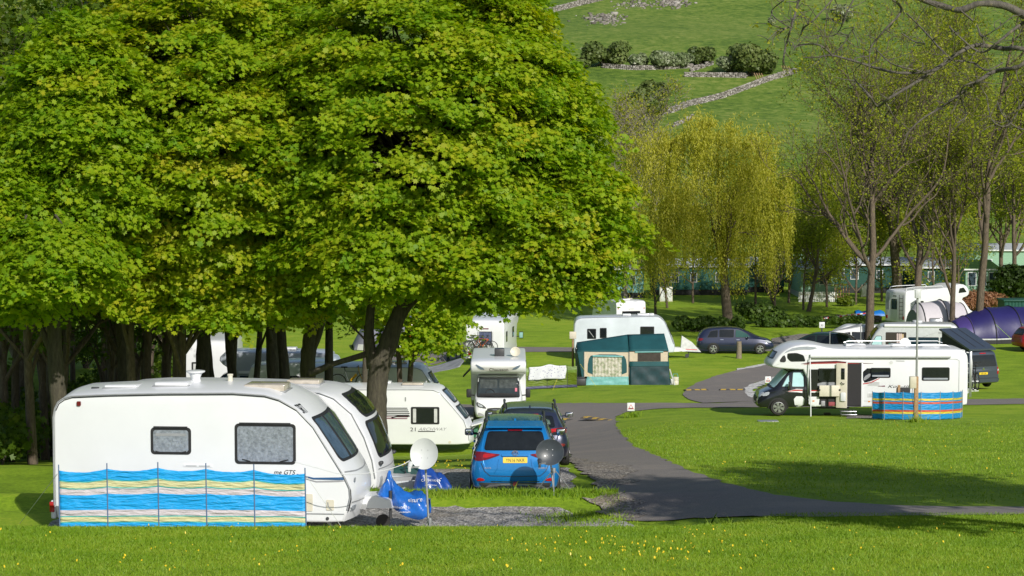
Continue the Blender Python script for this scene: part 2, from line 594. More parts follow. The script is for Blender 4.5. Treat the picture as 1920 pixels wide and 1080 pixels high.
def mat_stones(name, c1, c2, c3, scale, dirt=None, bump=0.8):
    m, nt, b = nt_new(name)
    tc = coords(nt)
    v = N(nt, 'ShaderNodeTexVoronoi', i_Scale=scale); nt.links.new(tc, v.inputs['Vector'])
    sp = N(nt, 'ShaderNodeSeparateColor'); nt.links.new(v.outputs['Color'], sp.inputs[0])
    r = ramp(nt, sp.outputs[0], [(0.1, c1), (0.5, c2), (0.95, c3)])
    nz = N(nt, 'ShaderNodeTexNoise', i_Scale=0.9, i_Detail=6.0, i_Roughness=0.65); nt.links.new(tc, nz.inputs['Vector'])
    mx = N(nt, 'ShaderNodeMix', data_type='RGBA'); nt.links.new(r.outputs[0], mx.inputs[6])
    mx.inputs[7].default_value = (*(dirt or c1), 1)
    rr = ramp(nt, nz.outputs[0], [(0.5, (0, 0, 0)), (0.68, (0.75, 0.75, 0.75))]); nt.links.new(rr.outputs[0], mx.inputs[0])
    nt.links.new(mx.outputs[2], b.inputs['Base Color'])
    b.inputs['Roughness'].default_value = 0.9
    bp = N(nt, 'ShaderNodeBump', i_Strength=bump, i_Distance=0.03)
    nt.links.new(v.outputs['Distance'], bp.inputs['Height']); nt.links.new(bp.outputs[0], b.inputs['Normal'])
    return m

def mat_asphalt(name, c, dust):
    m, nt, b = nt_new(name)
    tc = coords(nt)
    f = N(nt, 'ShaderNodeTexNoise', i_Scale=38.0, i_Detail=3.0); a = N(nt, 'ShaderNodeTexNoise', i_Scale=0.45, i_Detail=7.0, i_Roughness=0.7)
    for n in (f, a): nt.links.new(tc, n.inputs['Vector'])
    r1 = ramp(nt, f.outputs[0], [(0.3, tuple(k * 0.7 for k in c)), (0.7, tuple(k * 1.35 for k in c))])
    mx = N(nt, 'ShaderNodeMix', data_type='RGBA'); nt.links.new(r1.outputs[0], mx.inputs[6]); mx.inputs[7].default_value = (*dust, 1)
    rr = ramp(nt, a.outputs[0], [(0.48, (0, 0, 0)), (0.75, (0.6, 0.6, 0.6))]); nt.links.new(rr.outputs[0], mx.inputs[0])
    nt.links.new(mx.outputs[2], b.inputs['Base Color']); b.inputs['Roughness'].default_value = 0.85
    bp = N(nt, 'ShaderNodeBump', i_Strength=0.4, i_Distance=0.01)
    nt.links.new(f.outputs[0], bp.inputs['Height']); nt.links.new(bp.outputs[0], b.inputs['Normal'])
    return m

M_GRASS = mat_grass('lawn_grass', (0.135, 0.225, 0.009), (0.225, 0.355, 0.014), (0.36, 0.43, 0.035))
M_HILL = mat_grass('hill_grass', (0.055, 0.11, 0.013), (0.118, 0.195, 0.021), (0.25, 0.29, 0.065), big=0.035, fine=0.9, bump=1.0)
M_ASPH = mat_asphalt('asphalt', (0.20, 0.178, 0.162), (0.33, 0.28, 0.225))
M_GRAV = mat_stones('pale_gravel', (0.16, 0.15, 0.14), (0.34, 0.32, 0.295), (0.62, 0.59, 0.55), 26.0, (0.20, 0.165, 0.12))
M_GRAV2 = mat_stones('road_gravel', (0.13, 0.12, 0.11), (0.22, 0.20, 0.18), (0.32, 0.29, 0.26), 9.0, (0.17, 0.14, 0.10))
M_CHIP = mat_stones('white_chippings', (0.42, 0.41, 0.39), (0.62, 0.61, 0.58), (0.8, 0.79, 0.76), 12.0, (0.36, 0.33, 0.28))

def grid_obj(name, xs, ys, m, zf=gz):
    X, Y = np.meshgrid(xs, ys); Z = zf(X, Y)
    V = np.stack([X, Y, Z], -1).reshape(-1, 3)
    nx = len(xs); i = (np.arange(len(ys) - 1)[:, None] * nx + np.arange(nx - 1)[None]).ravel()
    F = np.stack([i, i + 1, i + nx + 1, i + nx], 1).ravel()
    o = link(bpy.data.objects.new(name, np_mesh(name, V, 4, F, m, smooth_=True)))
    return tag(o, kind='structure')

_gx = np.concatenate([np.arange(-300, -40, 20), np.arange(-40, -14, 2), np.arange(-14, 14, 0.5), np.arange(14, 50, 1.0), np.arange(50, 301, 25)])
_gy = np.concatenate([np.arange(-140, 18, 4), np.arange(18, 60, 0.25), np.arange(60, 150, 1.0), np.arange(150, 226, 3.0)])
grid_obj('ground', _gx, _gy, M_GRASS)
grid_obj('hill', np.arange(-500, 501, 8.0), np.arange(225, 1250, 5.0), M_HILL)

def outline(pts, jit=0.0, step=0.6, world=False):
    """photo outline -> ground outline, refined and roughened"""
    P = [(p[0], p[1]) if world else tuple(gp(*p))[:2] for p in pts]
    out = []
    for a, b in zip(P, P[1:] + P[:1]):
        L = math.hypot(b[0] - a[0], b[1] - a[1]); n = max(1, int(L / step))
        for k in range(n):
            t = k / n
            j = jit if k else jit * 0.3
            out.append((a[0] + (b[0] - a[0]) * t + random.gauss(0, j), a[1] + (b[1] - a[1]) * t + random.gauss(0, j)))
    return out

def sheet(name, pts, m, off=0.02, jit=0.04, step=0.6, g=(0.5, 0.5), world=False, kind='structure', grow=0):
    P = outline(pts, jit, step, world)
    bm = bmesh.new()
    f = bm.faces.new([bm.verts.new((x, y, 0)) for x, y in P])
    bmesh.ops.triangulate(bm, faces=[f])
    for ax in (0, 1):
        v = [p[ax] for p in P]; k = math.floor(min(v) / g[ax]) + 1
        while k * g[ax] < max(v):
            co = Vector((0, 0, 0)); no = Vector((0, 0, 0)); co[ax] = k * g[ax]; no[ax] = 1
            bmesh.ops.bisect_plane(bm, geom=bm.verts[:] + bm.edges[:] + bm.faces[:], dist=1e-5, plane_co=co, plane_no=no)
            k += 1
    vl = list(bm.verts)
    zz = gz([v.co.x for v in vl], [v.co.y for v in vl])
    for v, z in zip(vl, zz): v.co.z = z + off
    bmesh.ops.recalc_face_normals(bm, faces=bm.faces)
    if sum(f.normal.z for f in bm.faces) < 0: bmesh.ops.reverse_faces(bm, faces=bm.faces)
    me = bpy.data.meshes.new(name); bm.to_mesh(me); bm.free(); finish(me, m, 0)
    return tag(link(bpy.data.objects.new(name, me)), kind=kind)

# the drive from the pitches up to the crossing, and the crossing itself
road_px = [(1120, 905), (1085, 880), (1066, 850), (1050, 800), (1042, 785), (940, 786), (840, 785), (700, 788), (700, 760), (840, 757), (1040, 757),
           (1180, 757), (1318, 757), (1345, 757), (1430, 752), (1560, 752), (1700, 751), (1990, 747), (1990, 757), (1816, 760), (1700, 762), (1560, 764), (1440, 764),
           (1353, 765), (1233, 767), (1175, 773), (1154, 783), (1156, 800), (1165, 815), (1190, 840), (1245, 862),
           (1290, 884), (1350, 905), (1450, 930), (1560, 943), (1700, 950), (1990, 953), (1990, 966), (1920, 966), (1500, 971), (1300, 974), (1160, 978), (1130, 950)]
sheet('road', road_px, M_ASPH, off=0.022, jit=0.055, step=0.4, g=(0.5, 0.25))
M_DUST = mat_stones('dusty_grit', (0.13, 0.11, 0.095), (0.20, 0.175, 0.15), (0.40, 0.36, 0.31), 22.0, (0.24, 0.19, 0.13))
sheet('drive_grit', [(1060, 858), (1085, 862), (1120, 868), (1165, 872), (1195, 884), (1170, 896), (1190, 908), (1150, 915), (1165, 930), (1140, 942), (1128, 925), (1112, 900), (1085, 884)], M_DUST, off=0.030, jit=0.10, step=0.25, g=(0.5, 0.25))
sheet('drive_grit', [(1095, 936), (1140, 930), (1170, 938), (1200, 944), (1185, 956), (1215, 966), (1190, 975), (1140, 976), (1112, 962), (1128, 950)], M_DUST, off=0.030, jit=0.10, step=0.2, g=(0.5, 0.25))
branch_px = [(1318, 756.5), (1295, 751), (1283, 745), (1281, 738), (1288, 729), (1305, 719), (1341, 706), (1382, 695), (1444, 684), (1520, 668), (1640, 652), (1640, 664),
             (1530, 684), (1466, 704), (1435, 712), (1408, 721), (1397, 731), (1401, 742), (1424, 753)]
sheet('side_road', branch_px, M_ASPH, off=0.030, jit=0.03)
sheet('chipping_verge', [(1424, 752), (1401, 742), (1397, 731), (1408, 721), (1435, 712), (1466, 704), (1530, 684), (1560, 677), (1560, 680), (1530, 688),
                         (1470, 709), (1443, 717), (1421, 726), (1413, 733), (1418, 742), (1440, 752)], M_CHIP, off=0.038, jit=0.06)
sheet('chipping_verge', [(1382, 695.5), (1444, 684.5), (1520, 668.5), (1522, 666), (1444, 681), (1400, 689), (1382, 692)], M_CHIP, off=0.038, jit=0.06)
sheet('back_road', [(620, 735), (684, 700), (700, 672), (740, 660), (800, 654), (880, 650), (1080, 652), (1300, 651), (1450, 650), (1545, 650), (1660, 640), (1660, 648), (1545, 658), (1450, 659),
                    (1080, 660), (960, 661), (870, 668), (800, 688), (768, 702), (760, 730)], M_ASPH, off=0.022, jit=0.03)
sheet('back_gravel', [(780, 642), (860, 641), (880, 646), (880, 649), (800, 653), (770, 652)], M_GRAV2, off=0.035, jit=0.06)
sheet('side_gravel', [(1446, 636), (1500, 627), (1590, 627), (1600, 646), (1545, 649.5), (1450, 649)], M_GRAV2, off=0.035, jit=0.06)
# gravel pitches (ground coordinates)
sheet('gravel_pitch', [(-8.75, 35.9), (1.2, 35.9), (2.2, 36.6), (2.35, 37.6), (2.1, 38.6), (1.3, 39.3), (0.9, 40.2), (-8.6, 40.3)], M_GRAV, off=0.02, jit=0.06, step=0.25, g=(0.5, 0.25), world=True)
sheet('gravel_pitch', [(-6.0, 41.95), (1.0, 41.9), (1.7, 42.3), (1.6, 43.6), (1.35, 45.0), (1.4, 46.6), (1.3, 49.2), (-2.5, 49.0), (-4.0, 47.2), (-6, 46.6)], M_GRAV, off=0.02, jit=0.06, step=0.25, g=(0.5, 0.25), world=True)

# speed humps with painted teeth, laid across the roads
M_HUMP = mat('hump_tarmac', (0.085, 0.08, 0.078), 0.85, bump=0.3, scale=20)
M_YEL = mat('worn_yellow_paint', (0.55, 0.36, 0.05), 0.7, var=0.35, scale=25)
def hump(p0, p1, label, teeth):
    a = gp(*p0); b = gp(*p1); d = (b - a); L = d.length
    t = thing('speed_hump', label, 'speed hump', (a + b) / 2, math.atan2(d.y, d.x), 'speed humps across the roads')
    m = MB(); z0 = 0.02
    prof = [(-0.28, 0.0), (-0.24, 0.03), (-0.1, 0.066), (0.1, 0.066), (0.24, 0.03), (0.28, 0.0)]
    m.prism([(y, z + z0) for y, z in prof], 'X', -L / 2, L / 2)
    m.done('ridge', M_HUMP, t)
    for k in range(teeth):
        x = -L / 2 + L * (k + 0.5) / teeth; w = 0.13
        q = MB()
        for (ya, za, yb, zb) in ((-0.26, 0.02, -0.1, 0.071), (-0.1, 0.071, 0.1, 0.071)):
            sk = 0.22 if k % 2 == 0 else -0.22
            f = lambda y: sk * y
            q._faces([(x - w + f(ya), ya, za + z0), (x + w + f(ya), ya, za + z0), (x + w + f(yb), yb, zb + z0), (x - w + f(yb), yb, zb + z0)], [(0, 1, 2, 3)])
        q.done('painted_tooth', M_YEL, t, 0)
hump((1097, 789), (1154, 788), 'speed hump with yellow teeth on the drive beside the roundabout lawn', 4)
hump((1051, 789.5), (1070, 789), 'short end of a speed hump beside the dark grey car', 1)
hump((1284, 733.5), (1326, 733), 'speed hump with yellow teeth on the left half of the side road', 3)
hump((1349, 733), (1396, 733), 'speed hump with yellow teeth on the side road beside the white chippings', 3)

# ---- foreground grass: blades, one mass
M_BLADE = mat_leaf('grass_blade', (0.125, 0.24, 0.008), (0.20, 0.335, 0.013), (0.31, 0.39, 0.035), trans=0.3, rough=0.55)
def blades(name, n, xf, yf, h, w, keep=None, wid=1.0):
    x = xf(n); y = yf(n)
    if keep is not None:
        k = keep(x, y); x = x[k]; y = y[k]
    n = len(x); z = gz(x, y)
    a = RNG.uniform(0, 2 * math.pi, n); hh = h * RNG.lognormal(0, 0.35, n); ww = w * RNG.uniform(0.6, 1.3, n)
    ln = hh * RNG.uniform(0.2, 0.9, n); b = RNG.uniform(0, 2 * math.pi, n)
    base = np.stack([x, y, z - 0.01], 1)
    s = np.stack([np.cos(a), np.sin(a) * 0.5, 0 * a], 1) * (ww / 2)[:, None]
    mid = base + np.stack([np.cos(b) * ln * 0.35, np.sin(b) * ln * 0.35, hh * 0.6], 1)
    tip = base + np.stack([np.cos(b) * ln, np.sin(b) * ln, hh], 1)
    V = np.stack([base - s, base + s, mid + s * 0.8, tip, mid - s * 0.8], 1).reshape(-1, 3)
    t = np.clip(0.5 + 0.22 * np.sin(x * 1.7 + np.sin(y * 1.3) * 2) * np.sin(y * 0.9 + x * 0.4) + RNG.normal(0, 0.22, n), 0, 1)
    o = link(bpy.data.objects.new(name, np_mesh(name, V, 5, np.arange(n * 5), M_BLADE, tint=t)))
    return tag(o, kind='stuff')
def cone(n, y0, y1, k=0.27):
    y = y0 + (y1 - y0) * np.sqrt(RNG.uniform(0, 1, n)); return RNG.uniform(-1, 1, n) * y * k, y
def _xy(n, y0, y1):
    c = cone(n, y0, y1)
    return (lambda q: c[0]), (lambda q: c[1])
_a = _xy(460000, 23.5, 36.2)
blades('grass', len(_a[0](0)), _a[0], _a[1], 0.032, 0.010, keep=lambda x, y: (y < 35.75 - 0.25 * np.sin(x * 1.3) * (x < 3)) | (x > 3.3))
_b = _xy(300000, 36, 78)
def _keep_r(x, y):                       # the lawn right of the drive
    px = 960 + FPX * x / y; py = 300 + FPX * (CAMZ - gz(x, y)) / y
    edge = np.interp(px, [1150, 1190, 1245, 1290, 1350, 1450, 1560, 1700, 2000], [800, 838, 860, 881, 902, 927, 940, 947, 950])
    return (px > 1158) & (py < edge) & (RNG.uniform(0, 1, len(x)) < np.clip(1.25 - (y - 38) / 34, 0, 1))
blades('grass', len(_b[0](0)), _b[0], _b[1], 0.04, 0.02, keep=_keep_r)
# verge between the two gravel pitches and ragged pitch edges
n_ = 22000
blades('grass', n_, lambda n: RNG.uniform(-7.5, 2.1, n), lambda n: 41.2 + RNG.normal(0, 0.22, n), 0.075, 0.014)
blades('grass', 1500, lambda n: 1.2 + RNG.normal(0, 0.4, n), lambda n: 38.9 + RNG.normal(0, 0.35, n), 0.07, 0.016)
blades('grass', 5000, lambda n: RNG.uniform(0.9, 3.8, n), lambda n: 35.9 + RNG.normal(0, 0.25, n), 0.09, 0.014)
blades('grass', 1600, lambda n: RNG.uniform(1.0, 1.9, n), lambda n: 42.6 + RNG.normal(0, 0.5, n), 0.08, 0.016)
blades('grass', 4000, lambda n: RNG.uniform(-8.8, -2.0, n), lambda n: 35.3 + RNG.normal(0, 0.1, n), 0.05, 0.013)

blades('grass', 1400, lambda n: 1.95 + RNG.normal(0, 0.16, n), lambda n: RNG.uniform(35.8, 41.4, n), 0.06, 0.016)
# buttercups and dead heads in the near grass
M_BUTTER = mat('buttercup_yellow', (0.72, 0.52, 0.02), 0.4)
def dots(name, x, y, z, r, m, n=6):
    c = np.stack([x, y, gz(x, y) + z], 1); k = len(x)
    th = np.arange(n) * 2 * math.pi / n
    ring = np.stack([np.cos(th), np.sin(th), 0 * th], 1)
    tilt = RNG.normal(0, 0.5, (k, 2))
    V = c[:, None] + ring[None] * r[:, None, None]
    V[..., 2] += (ring[None, :, 0] * tilt[:, None, 0] + ring[None, :, 1] * (tilt[:, None, 1] + 0.8)) * r[:, None]
    return tag(link(bpy.data.objects.new(name, np_mesh(name, V.reshape(-1, 3), n, np.arange(k * n), m))), kind='stuff')
n_ = 230
px_ = np.concatenate([RNG.normal(1200, 110, 95), RNG.uniform(0, 1920, n_ - 95)]); py_ = np.concatenate([RNG.normal(1035, 12, 95), RNG.uniform(990, 1085, n_ - 95)])
_p = [gp(a, b) for a, b in zip(px_, py_)]
dots('buttercups', np.array([p.x for p in _p]), np.array([p.y for p in _p]), RNG.uniform(0.05, 0.1, n_), RNG.uniform(0.006, 0.014, n_), M_BUTTER)
_p = [gp(a, b, 45) for a, b in zip(RNG.uniform(730, 875, 60), RNG.uniform(866, 885, 60))] + [gp(a, b) for a, b in zip(RNG.uniform(1350, 1900, 90), RNG.uniform(790, 895, 90))]
dots('buttercups', np.array([p.x for p in _p]), np.array([p.y for p in _p]), RNG.uniform(0.05, 0.1, 150), RNG.uniform(0.008, 0.017, 150), M_BUTTER)
# ------------------------------------------------------------------ trees and plants
M_BARK_DARK = mat_bark('dark_bark', (0.035, 0.030, 0.022), (0.085, 0.075, 0.05), (0.13, 0.12, 0.06))
M_BARK_GREY = mat_bark('grey_bark', (0.055, 0.042, 0.030), (0.15, 0.115, 0.08), (0.27, 0.22, 0.14))
M_BARK_LICHEN = mat_bark('lichen_bark', (0.045, 0.040, 0.036), (0.15, 0.135, 0.11), (0.36, 0.28, 0.07))
M_BARK_PALE = mat_bark('pale_bark', (0.15, 0.125, 0.10), (0.33, 0.29, 0.24))
M_MAPLE = mat_leaf('sycamore_leaf', (0.165, 0.32, 0.008), (0.32, 0.44, 0.012), (0.48, 0.465, 0.024), trans=0.5, rough=0.55)
M_YOUNG = mat_leaf('young_leaf', (0.16, 0.22, 0.010), (0.28, 0.33, 0.016), (0.40, 0.39, 0.035), trans=0.45)
M_WILLOW = mat_leaf('willow_leaf', (0.29, 0.315, 0.025), (0.44, 0.43, 0.04), (0.57, 0.53, 0.09), trans=0.42)
M_SCRUB = mat_leaf('hawthorn_leaf', (0.07, 0.11, 0.022), (0.12, 0.165, 0.04), (0.21, 0.25, 0.075), trans=0.25)
M_BLOSSOM = mat_leaf('hawthorn_blossom', (0.10, 0.15, 0.05), (0.22, 0.27, 0.13), (0.48, 0.50, 0.38), trans=0.25)
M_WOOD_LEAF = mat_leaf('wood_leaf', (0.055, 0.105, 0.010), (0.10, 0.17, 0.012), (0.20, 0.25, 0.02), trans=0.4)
M_RED = mat_leaf('russet_stems', (0.20, 0.085, 0.04), (0.30, 0.14, 0.07), (0.36, 0.22, 0.10), trans=0.2)
M_HEDGE = mat_leaf('hedge_leaf', (0.04, 0.075, 0.012), (0.07, 0.13, 0.016), (0.13, 0.20, 0.025), trans=0.3)

def put(name, me, parent=None, loc=None):
    o = link(bpy.data.objects.new(name, me), parent)
    if loc is not None: o.location = loc
    return o

def sprays(C, O, per, rad, size, shape, up=0.85, out=0.5, jit=0.36, droop=0.22, seed=0):
    """leaf sprays: C centres, O outward directions"""
    k = len(C)
    Np = unit(np.array([[0, 0, up]]) + O * out + RNG.normal(0, 0.2, (k, 3)))
    a = unit(np.cross(Np, np.array([[0.3, 0.2, 1.0]]) + RNG.normal(0, 0.1, (k, 3)))); b = np.cross(Np, a)
    th = RNG.uniform(0, 2 * math.pi, (k, per)); rr = rad * np.sqrt(RNG.uniform(0, 1, (k, per)))
    off = a[:, None] * (np.cos(th) * rr)[..., None] + b[:, None] * (np.sin(th) * rr)[..., None]
    P = C[:, None] + off
    P[..., 2] -= droop * rr ** 2 / rad
    P += Np[:, None] * RNG.normal(0, 0.05, (k, per, 1))
    Nn = unit(Np[:, None] + RNG.normal(0, jit, (k, per, 3)))
    T = unit(off / rad + O[:, None] * 0.6 + np.array([0, 0, -0.7]) + RNG.normal(0, 0.35, (k, per, 3)))
    sz = size * RNG.uniform(0.45, 1.45, (k, per))
    return leaves(P.reshape(-1, 3), Nn.reshape(-1, 3), T.reshape(-1, 3), sz.reshape(-1), shape)

def crown_points(c, rad, nclump, per_clump, clump_r, inner=0.72, dirbias=None, flat=0.55):
    """clumps over the outside of an ellipsoid; returns spray centres and outward directions"""
    D = unit(RNG.normal(0, 1, (nclump, 3)))
    if dirbias is not None:
        k = D[:, 1] > dirbias
        D[k & (RNG.uniform(0, 1, nclump) < 0.6), 1] *= -1
    f = inner + (1.06 - inner) * RNG.beta(2.2, 1.2, nclump)
    CC = np.array(c) + D * np.array(rad) * f[:, None]
    off = RNG.normal(0, clump_r * 0.6, (nclump, per_clump, 3)); off[..., 2] *= 0.26
    outw = np.sum(off[..., :2] * D[:, None, :2], -1)
    off[..., 2] -= 0.30 * outw + 0.10 * np.sum(off[..., :2] ** 2, -1)
    P = CC[:, None] + off
    O = unit((P - np.array(c)) / np.array(rad))
    return P.reshape(-1, 3), O.reshape(-1, 3), CC

def px_tube(m, pts, Y, n=10, dy=None, wob=0.0):
    """pts (px, py, width px) -> tube at distance Y (dy: extra depth per point)"""
    P = []; r = []
    for i, p in enumerate(pts):
        y = Y + (dy[i] if dy else 0)
        P.append(tuple(at(p[0], p[1], y))); r.append(p[2] / 2 / S(y))
    Q = catmull(np.array([(*a, b) for a, b in zip(P, r)]), 5)
    if wob:
        for q in Q[1:-1]:
            q[3] *= 1 + random.gauss(0, wob); q[0] += random.gauss(0, wob * q[3])
    m.tube([q[:3] for q in Q], [max(q[3], 0.004) for q in Q], n)
    return Q

def foot(pts, Y):
    """carries a trunk path down to the ground with a flare"""
    g = float(gz((pts[0][0] - 960) / FPX * Y, Y)); py = 540 - 0
    r = ray(pts[0][0], 540)
    z_at = lambda yy: CAMZ + ray(pts[0][0], yy).z / ray(pts[0][0], yy).y * Y
    y = 300 + (CAMZ - g) / Y * FPX
    if y > pts[0][1]:
        w = pts[0][2]
        pts = [(pts[0][0], y + 6, w * 1.9), (pts[0][0], y - 12, w * 1.35)] + pts if y - pts[0][1] > 30 else [(pts[0][0], y + 6, w * 1.5)] + pts
    return pts

def tree(name, label, Y, trunks, ells, nclump, per, lpp, leaf, size, shape=MAPLE, mt=None, bark=None, group=None, cr=0.85, spray_r=0.42, cat='tree', tint=(0.45, 0.24), inner=0.72, limbs=True):
    base = foot(trunks[0], Y)
    b0 = at(base[0][0], base[0][1], Y); b0.z = float(gz(b0.x, b0.y))
    t = thing(name, label, cat, b0, 0, group)
    m = MB()
    for i, tr in enumerate(trunks):
        px_tube(m, base if i == 0 else tr, Y, wob=0.03)
    Vs = []; Ts = []; P0 = []; P1 = []; R0 = []; R1 = []
    for (cx, cy, rx, ry, dY, wt) in ells:
        yy = Y + dY; c = at(cx, cy, yy); s = S(yy)
        rad = (rx / s, 0.5 * (rx + ry) / s * 0.9, ry / s)
        nC = int(nclump * wt)
        P, O, CC = crown_points(c, rad, nC, per, cr, dirbias=-0.1, inner=inner)
        V, F = sprays(P, O, lpp, spray_r, size, shape)
        Vs.append(V)
        g = RNG.normal(tint[0], tint[1] * 0.6, (nC, 1)) + RNG.normal(0, tint[1] * 0.5, (nC, per))
        Ts.append(np.clip(np.repeat(g.reshape(-1), lpp) + RNG.normal(0, 0.13, nC * per * lpp), 0, 1))
        top = at(trunks[0][-1][0], trunks[0][-1][1], Y)
        for q in CC[: int(nC * 0.6)]:
            a = np.array(top) * 0.55 + np.array(c) * 0.45 + RNG.normal(0, 0.5, 3); a[2] = min(a[2], q[2] - 0.2)
            mid = (a + q) / 2 + np.array([0, 0, 0.35]) + RNG.normal(0, 0.2, 3)
            for (u, v, r_, e_) in ((np.array(top), a, 0.09, 0.06), (a, mid, 0.055, 0.035), (mid, q, 0.035, 0.008)):
                P0.append(u); P1.append(v); R0.append(r_); R1.append(e_)
    tr = m.done('trunk', bark or M_BARK_DARK, None, 60)
    tr.parent = t; tr.matrix_parent_inverse = Matrix.Translation(-b0)
    V = np.concatenate(Vs) - np.array(b0)
    put('crown', np_mesh('crown', V, len(shape), np.arange(len(V)), mt or leaf, tint=np.concatenate(Ts)), t)
    if limbs and P0:
        q = np.array(b0)
        put('limbs', segs_mesh('limbs', np.array(P0) - q, np.array(P1) - q, R0, R1, bark or M_BARK_DARK, 5), t)
    return t

# the large sycamores over the pitches
tree('sycamore_tree', 'great leafy sycamore whose thick leaning trunk stands between the white caravans', 55.0,
     [[(708, 800, 38), (706, 740, 40), (712, 690, 40), (726, 650, 38), (740, 610, 32), (760, 560, 26), (800, 480, 20), (830, 380, 12)],
      [(700, 690, 26), (693, 640, 20), (694, 590, 17), (700, 540, 14), (690, 440, 8)],
      [(722, 655, 14), (700, 660, 13), (660, 672, 11), (620, 684, 11), (598, 694, 13), (580, 700, 15)],
      [(738, 620, 18), (780, 560, 14), (860, 520, 10), (960, 500, 6)]],
     [(785, 240, 285, 300, 0, 1.0), (1025, 400, 145, 120, -1, 0.42), (1010, 200, 95, 90, 0, 0.22), (915, 90, 95, 140, 0.5, 0.28), (770, 455, 220, 80, -1.5, 0.4), (600, 190, 170, 230, 1, 0.4), (985, 520, 120, 45, -1, 0.2)],
     330, 13, 30, M_MAPLE, 0.128, cr=0.68, spray_r=0.34, tint=(0.42, 0.24))
tree('sycamore_tree', 'tall sycamore with bronze tinted leaves above the long white caravan', 60.0,
     [[(578, 760, 30), (577, 690, 30), (580, 640, 27), (588, 590, 24), (600, 520, 20), (560, 380, 12)],
      [(585, 660, 15), (600, 620, 13), (612, 570, 10)]],
     [(400, 235, 280, 300, -4, 1.0), (520, 450, 190, 100, -4, 0.42), (300, 475, 170, 95, -4, 0.36), (450, 545, 150, 48, -4, 0.22), (205, 420, 100, 120, -4, 0.22)],
     310, 13, 30, M_MAPLE, 0.128, cr=0.68, spray_r=0.34, tint=(0.52, 0.26))
tree('sycamore_tree', 'green sycamore at the left edge, its dark trunk forked low beside the woodland', 53.0,
     [[(118, 870, 36), (112, 780, 32), (105, 690, 30), (100, 600, 25), (98, 500, 22), (96, 400, 16)],
      [(108, 690, 16), (88, 640, 13), (66, 590, 11), (50, 540, 8)]],
     [(160, 245, 115, 210, 0, 0.7), (20, 430, 80, 150, -1, 0.5), (50, 270, 55, 90, 1, 0.2), (95, 480, 90, 62, -3, 0.28)],
     220, 13, 28, M_MAPLE, 0.135, cr=0.64, spray_r=0.36, tint=(0.32, 0.18))

# smaller sycamores of the row behind
_row = [(236, 64, 22, 'dark straight'), (372, 66, 30, 'dark'), (402, 70, 16, 'slim sunlit'), (424, 72, 17, 'slim'), (444, 68, 18, 'dark narrow'), (471, 74, 13, 'thin leaning'),
        (515, 66, 24, 'stout dark'), (541, 67, 23, 'stout'), (615, 70, 18, 'upright'), (681, 80, 11, 'thin')]
_protoC = None
def row_tree(px, Y, w, label, lean=0, bend=0):
    s = S(Y)
    b = onx(px, Y)
    t = thing('sycamore_tree', label, 'tree', b, 0, 'row of sycamores behind the caravans')
    m = MB(); top = 6.0
    r = w / 2 / s
    pts = [(0, 0, -0.2), (0.05, 0, 0.5), (lean * 0.3 + bend, 0, 2.2), (lean * 0.7, 0.1, 4.0), (lean, 0.2, top)]
    Q = catmull(np.array([(*p, q) for p, q in zip(pts, (r * 1.7, r * 1.15, r, r * 0.85, r * 0.5))]), 6)
    m.tube([q[:3] for q in Q], [q[3] * (1 + random.gauss(0, 0.04)) for q in Q], 9)
    for k in range(2):
        a = random.uniform(0, 6.28); z = random.uniform(3.6, 4.8)
        m.tube([(lean * z / top, 0, z), (lean * z / top + 0.9 * math.cos(a), 0.9 * math.sin(a), z + 0.9), (lean + 1.7 * math.cos(a), 1.7 * math.sin(a), z + 2.2)], [r * 0.42, r * 0.3, r * 0.12], 7)
    m.done('trunk', M_BARK_DARK, t, 60)
    return t
_names = ['straight dark sycamore trunk furthest left of the row behind the caravan roof', 'broad dark sycamore trunk just left of the tall white camper', 'slim sycamore trunk in front of the blue camper cab',
          'sycamore trunk leaning right beside the slim one at the blue cab', 'narrow dark sycamore trunk before the middle of the blue grey motorhome', 'thin leaning sycamore trunk before the blue grey motorhome',
          'stout dark sycamore trunk, left one of the close pair', 'stout sycamore trunk, right one of the close pair', 'upright sycamore trunk between the thick trunk and the pole with a grey dish', 'thin sycamore trunk behind the yellow bicycle']
_rc = None
for (px, Y, w, _), nm in zip(_row, _names):
    t = row_tree(px, Y, w, nm, lean=random.uniform(-0.5, 0.5))
    if _rc is None:
        P, O, CC = crown_points((0, 0, 7.3), (2.6, 2.6, 2.2), 90, 9, 0.8, inner=0.4)
        V, F = sprays(P, O, 16, 0.42, 0.19, MAPLE)
        _rc = np_mesh('crown', V, 14, np.arange(len(V)), M_MAPLE, tint=np.clip(RNG.normal(0.4, 0.2, len(V) // 14), 0, 1))
    c = put('crown', _rc, t); c.rotation_euler = (0, 0, random.uniform(0, 6.28)); c.scale = (1, 1, random.uniform(0.9, 1.1))
tw = thing('sycamore_tree', 'twin stemmed slim tree on the lawn left of the grey awning', 'tree', onx(757, 82))
m = MB(); s = S(82)
for dx, lean in ((-0.15, -0.05), (0.16, 0.12)):
    m.tube([(dx, 0, -0.1), (dx, 0, 1.5), (dx + lean, 0, 3.2), (dx + lean * 5, 0, 4.6)], [0.14, 0.11, 0.105, 0.06], 9)
m.tube([(0.25, 0, 3.0), (0.7, 0.1, 3.8), (1.2, 0.2, 4.9)], [0.08, 0.07, 0.03], 7)
m.done('trunk', M_BARK_GREY, tw, 60)
c = put('crown', _rc, tw); c.location = (0.5, 0, -0.6); c.scale = (0.8, 0.8, 0.8)

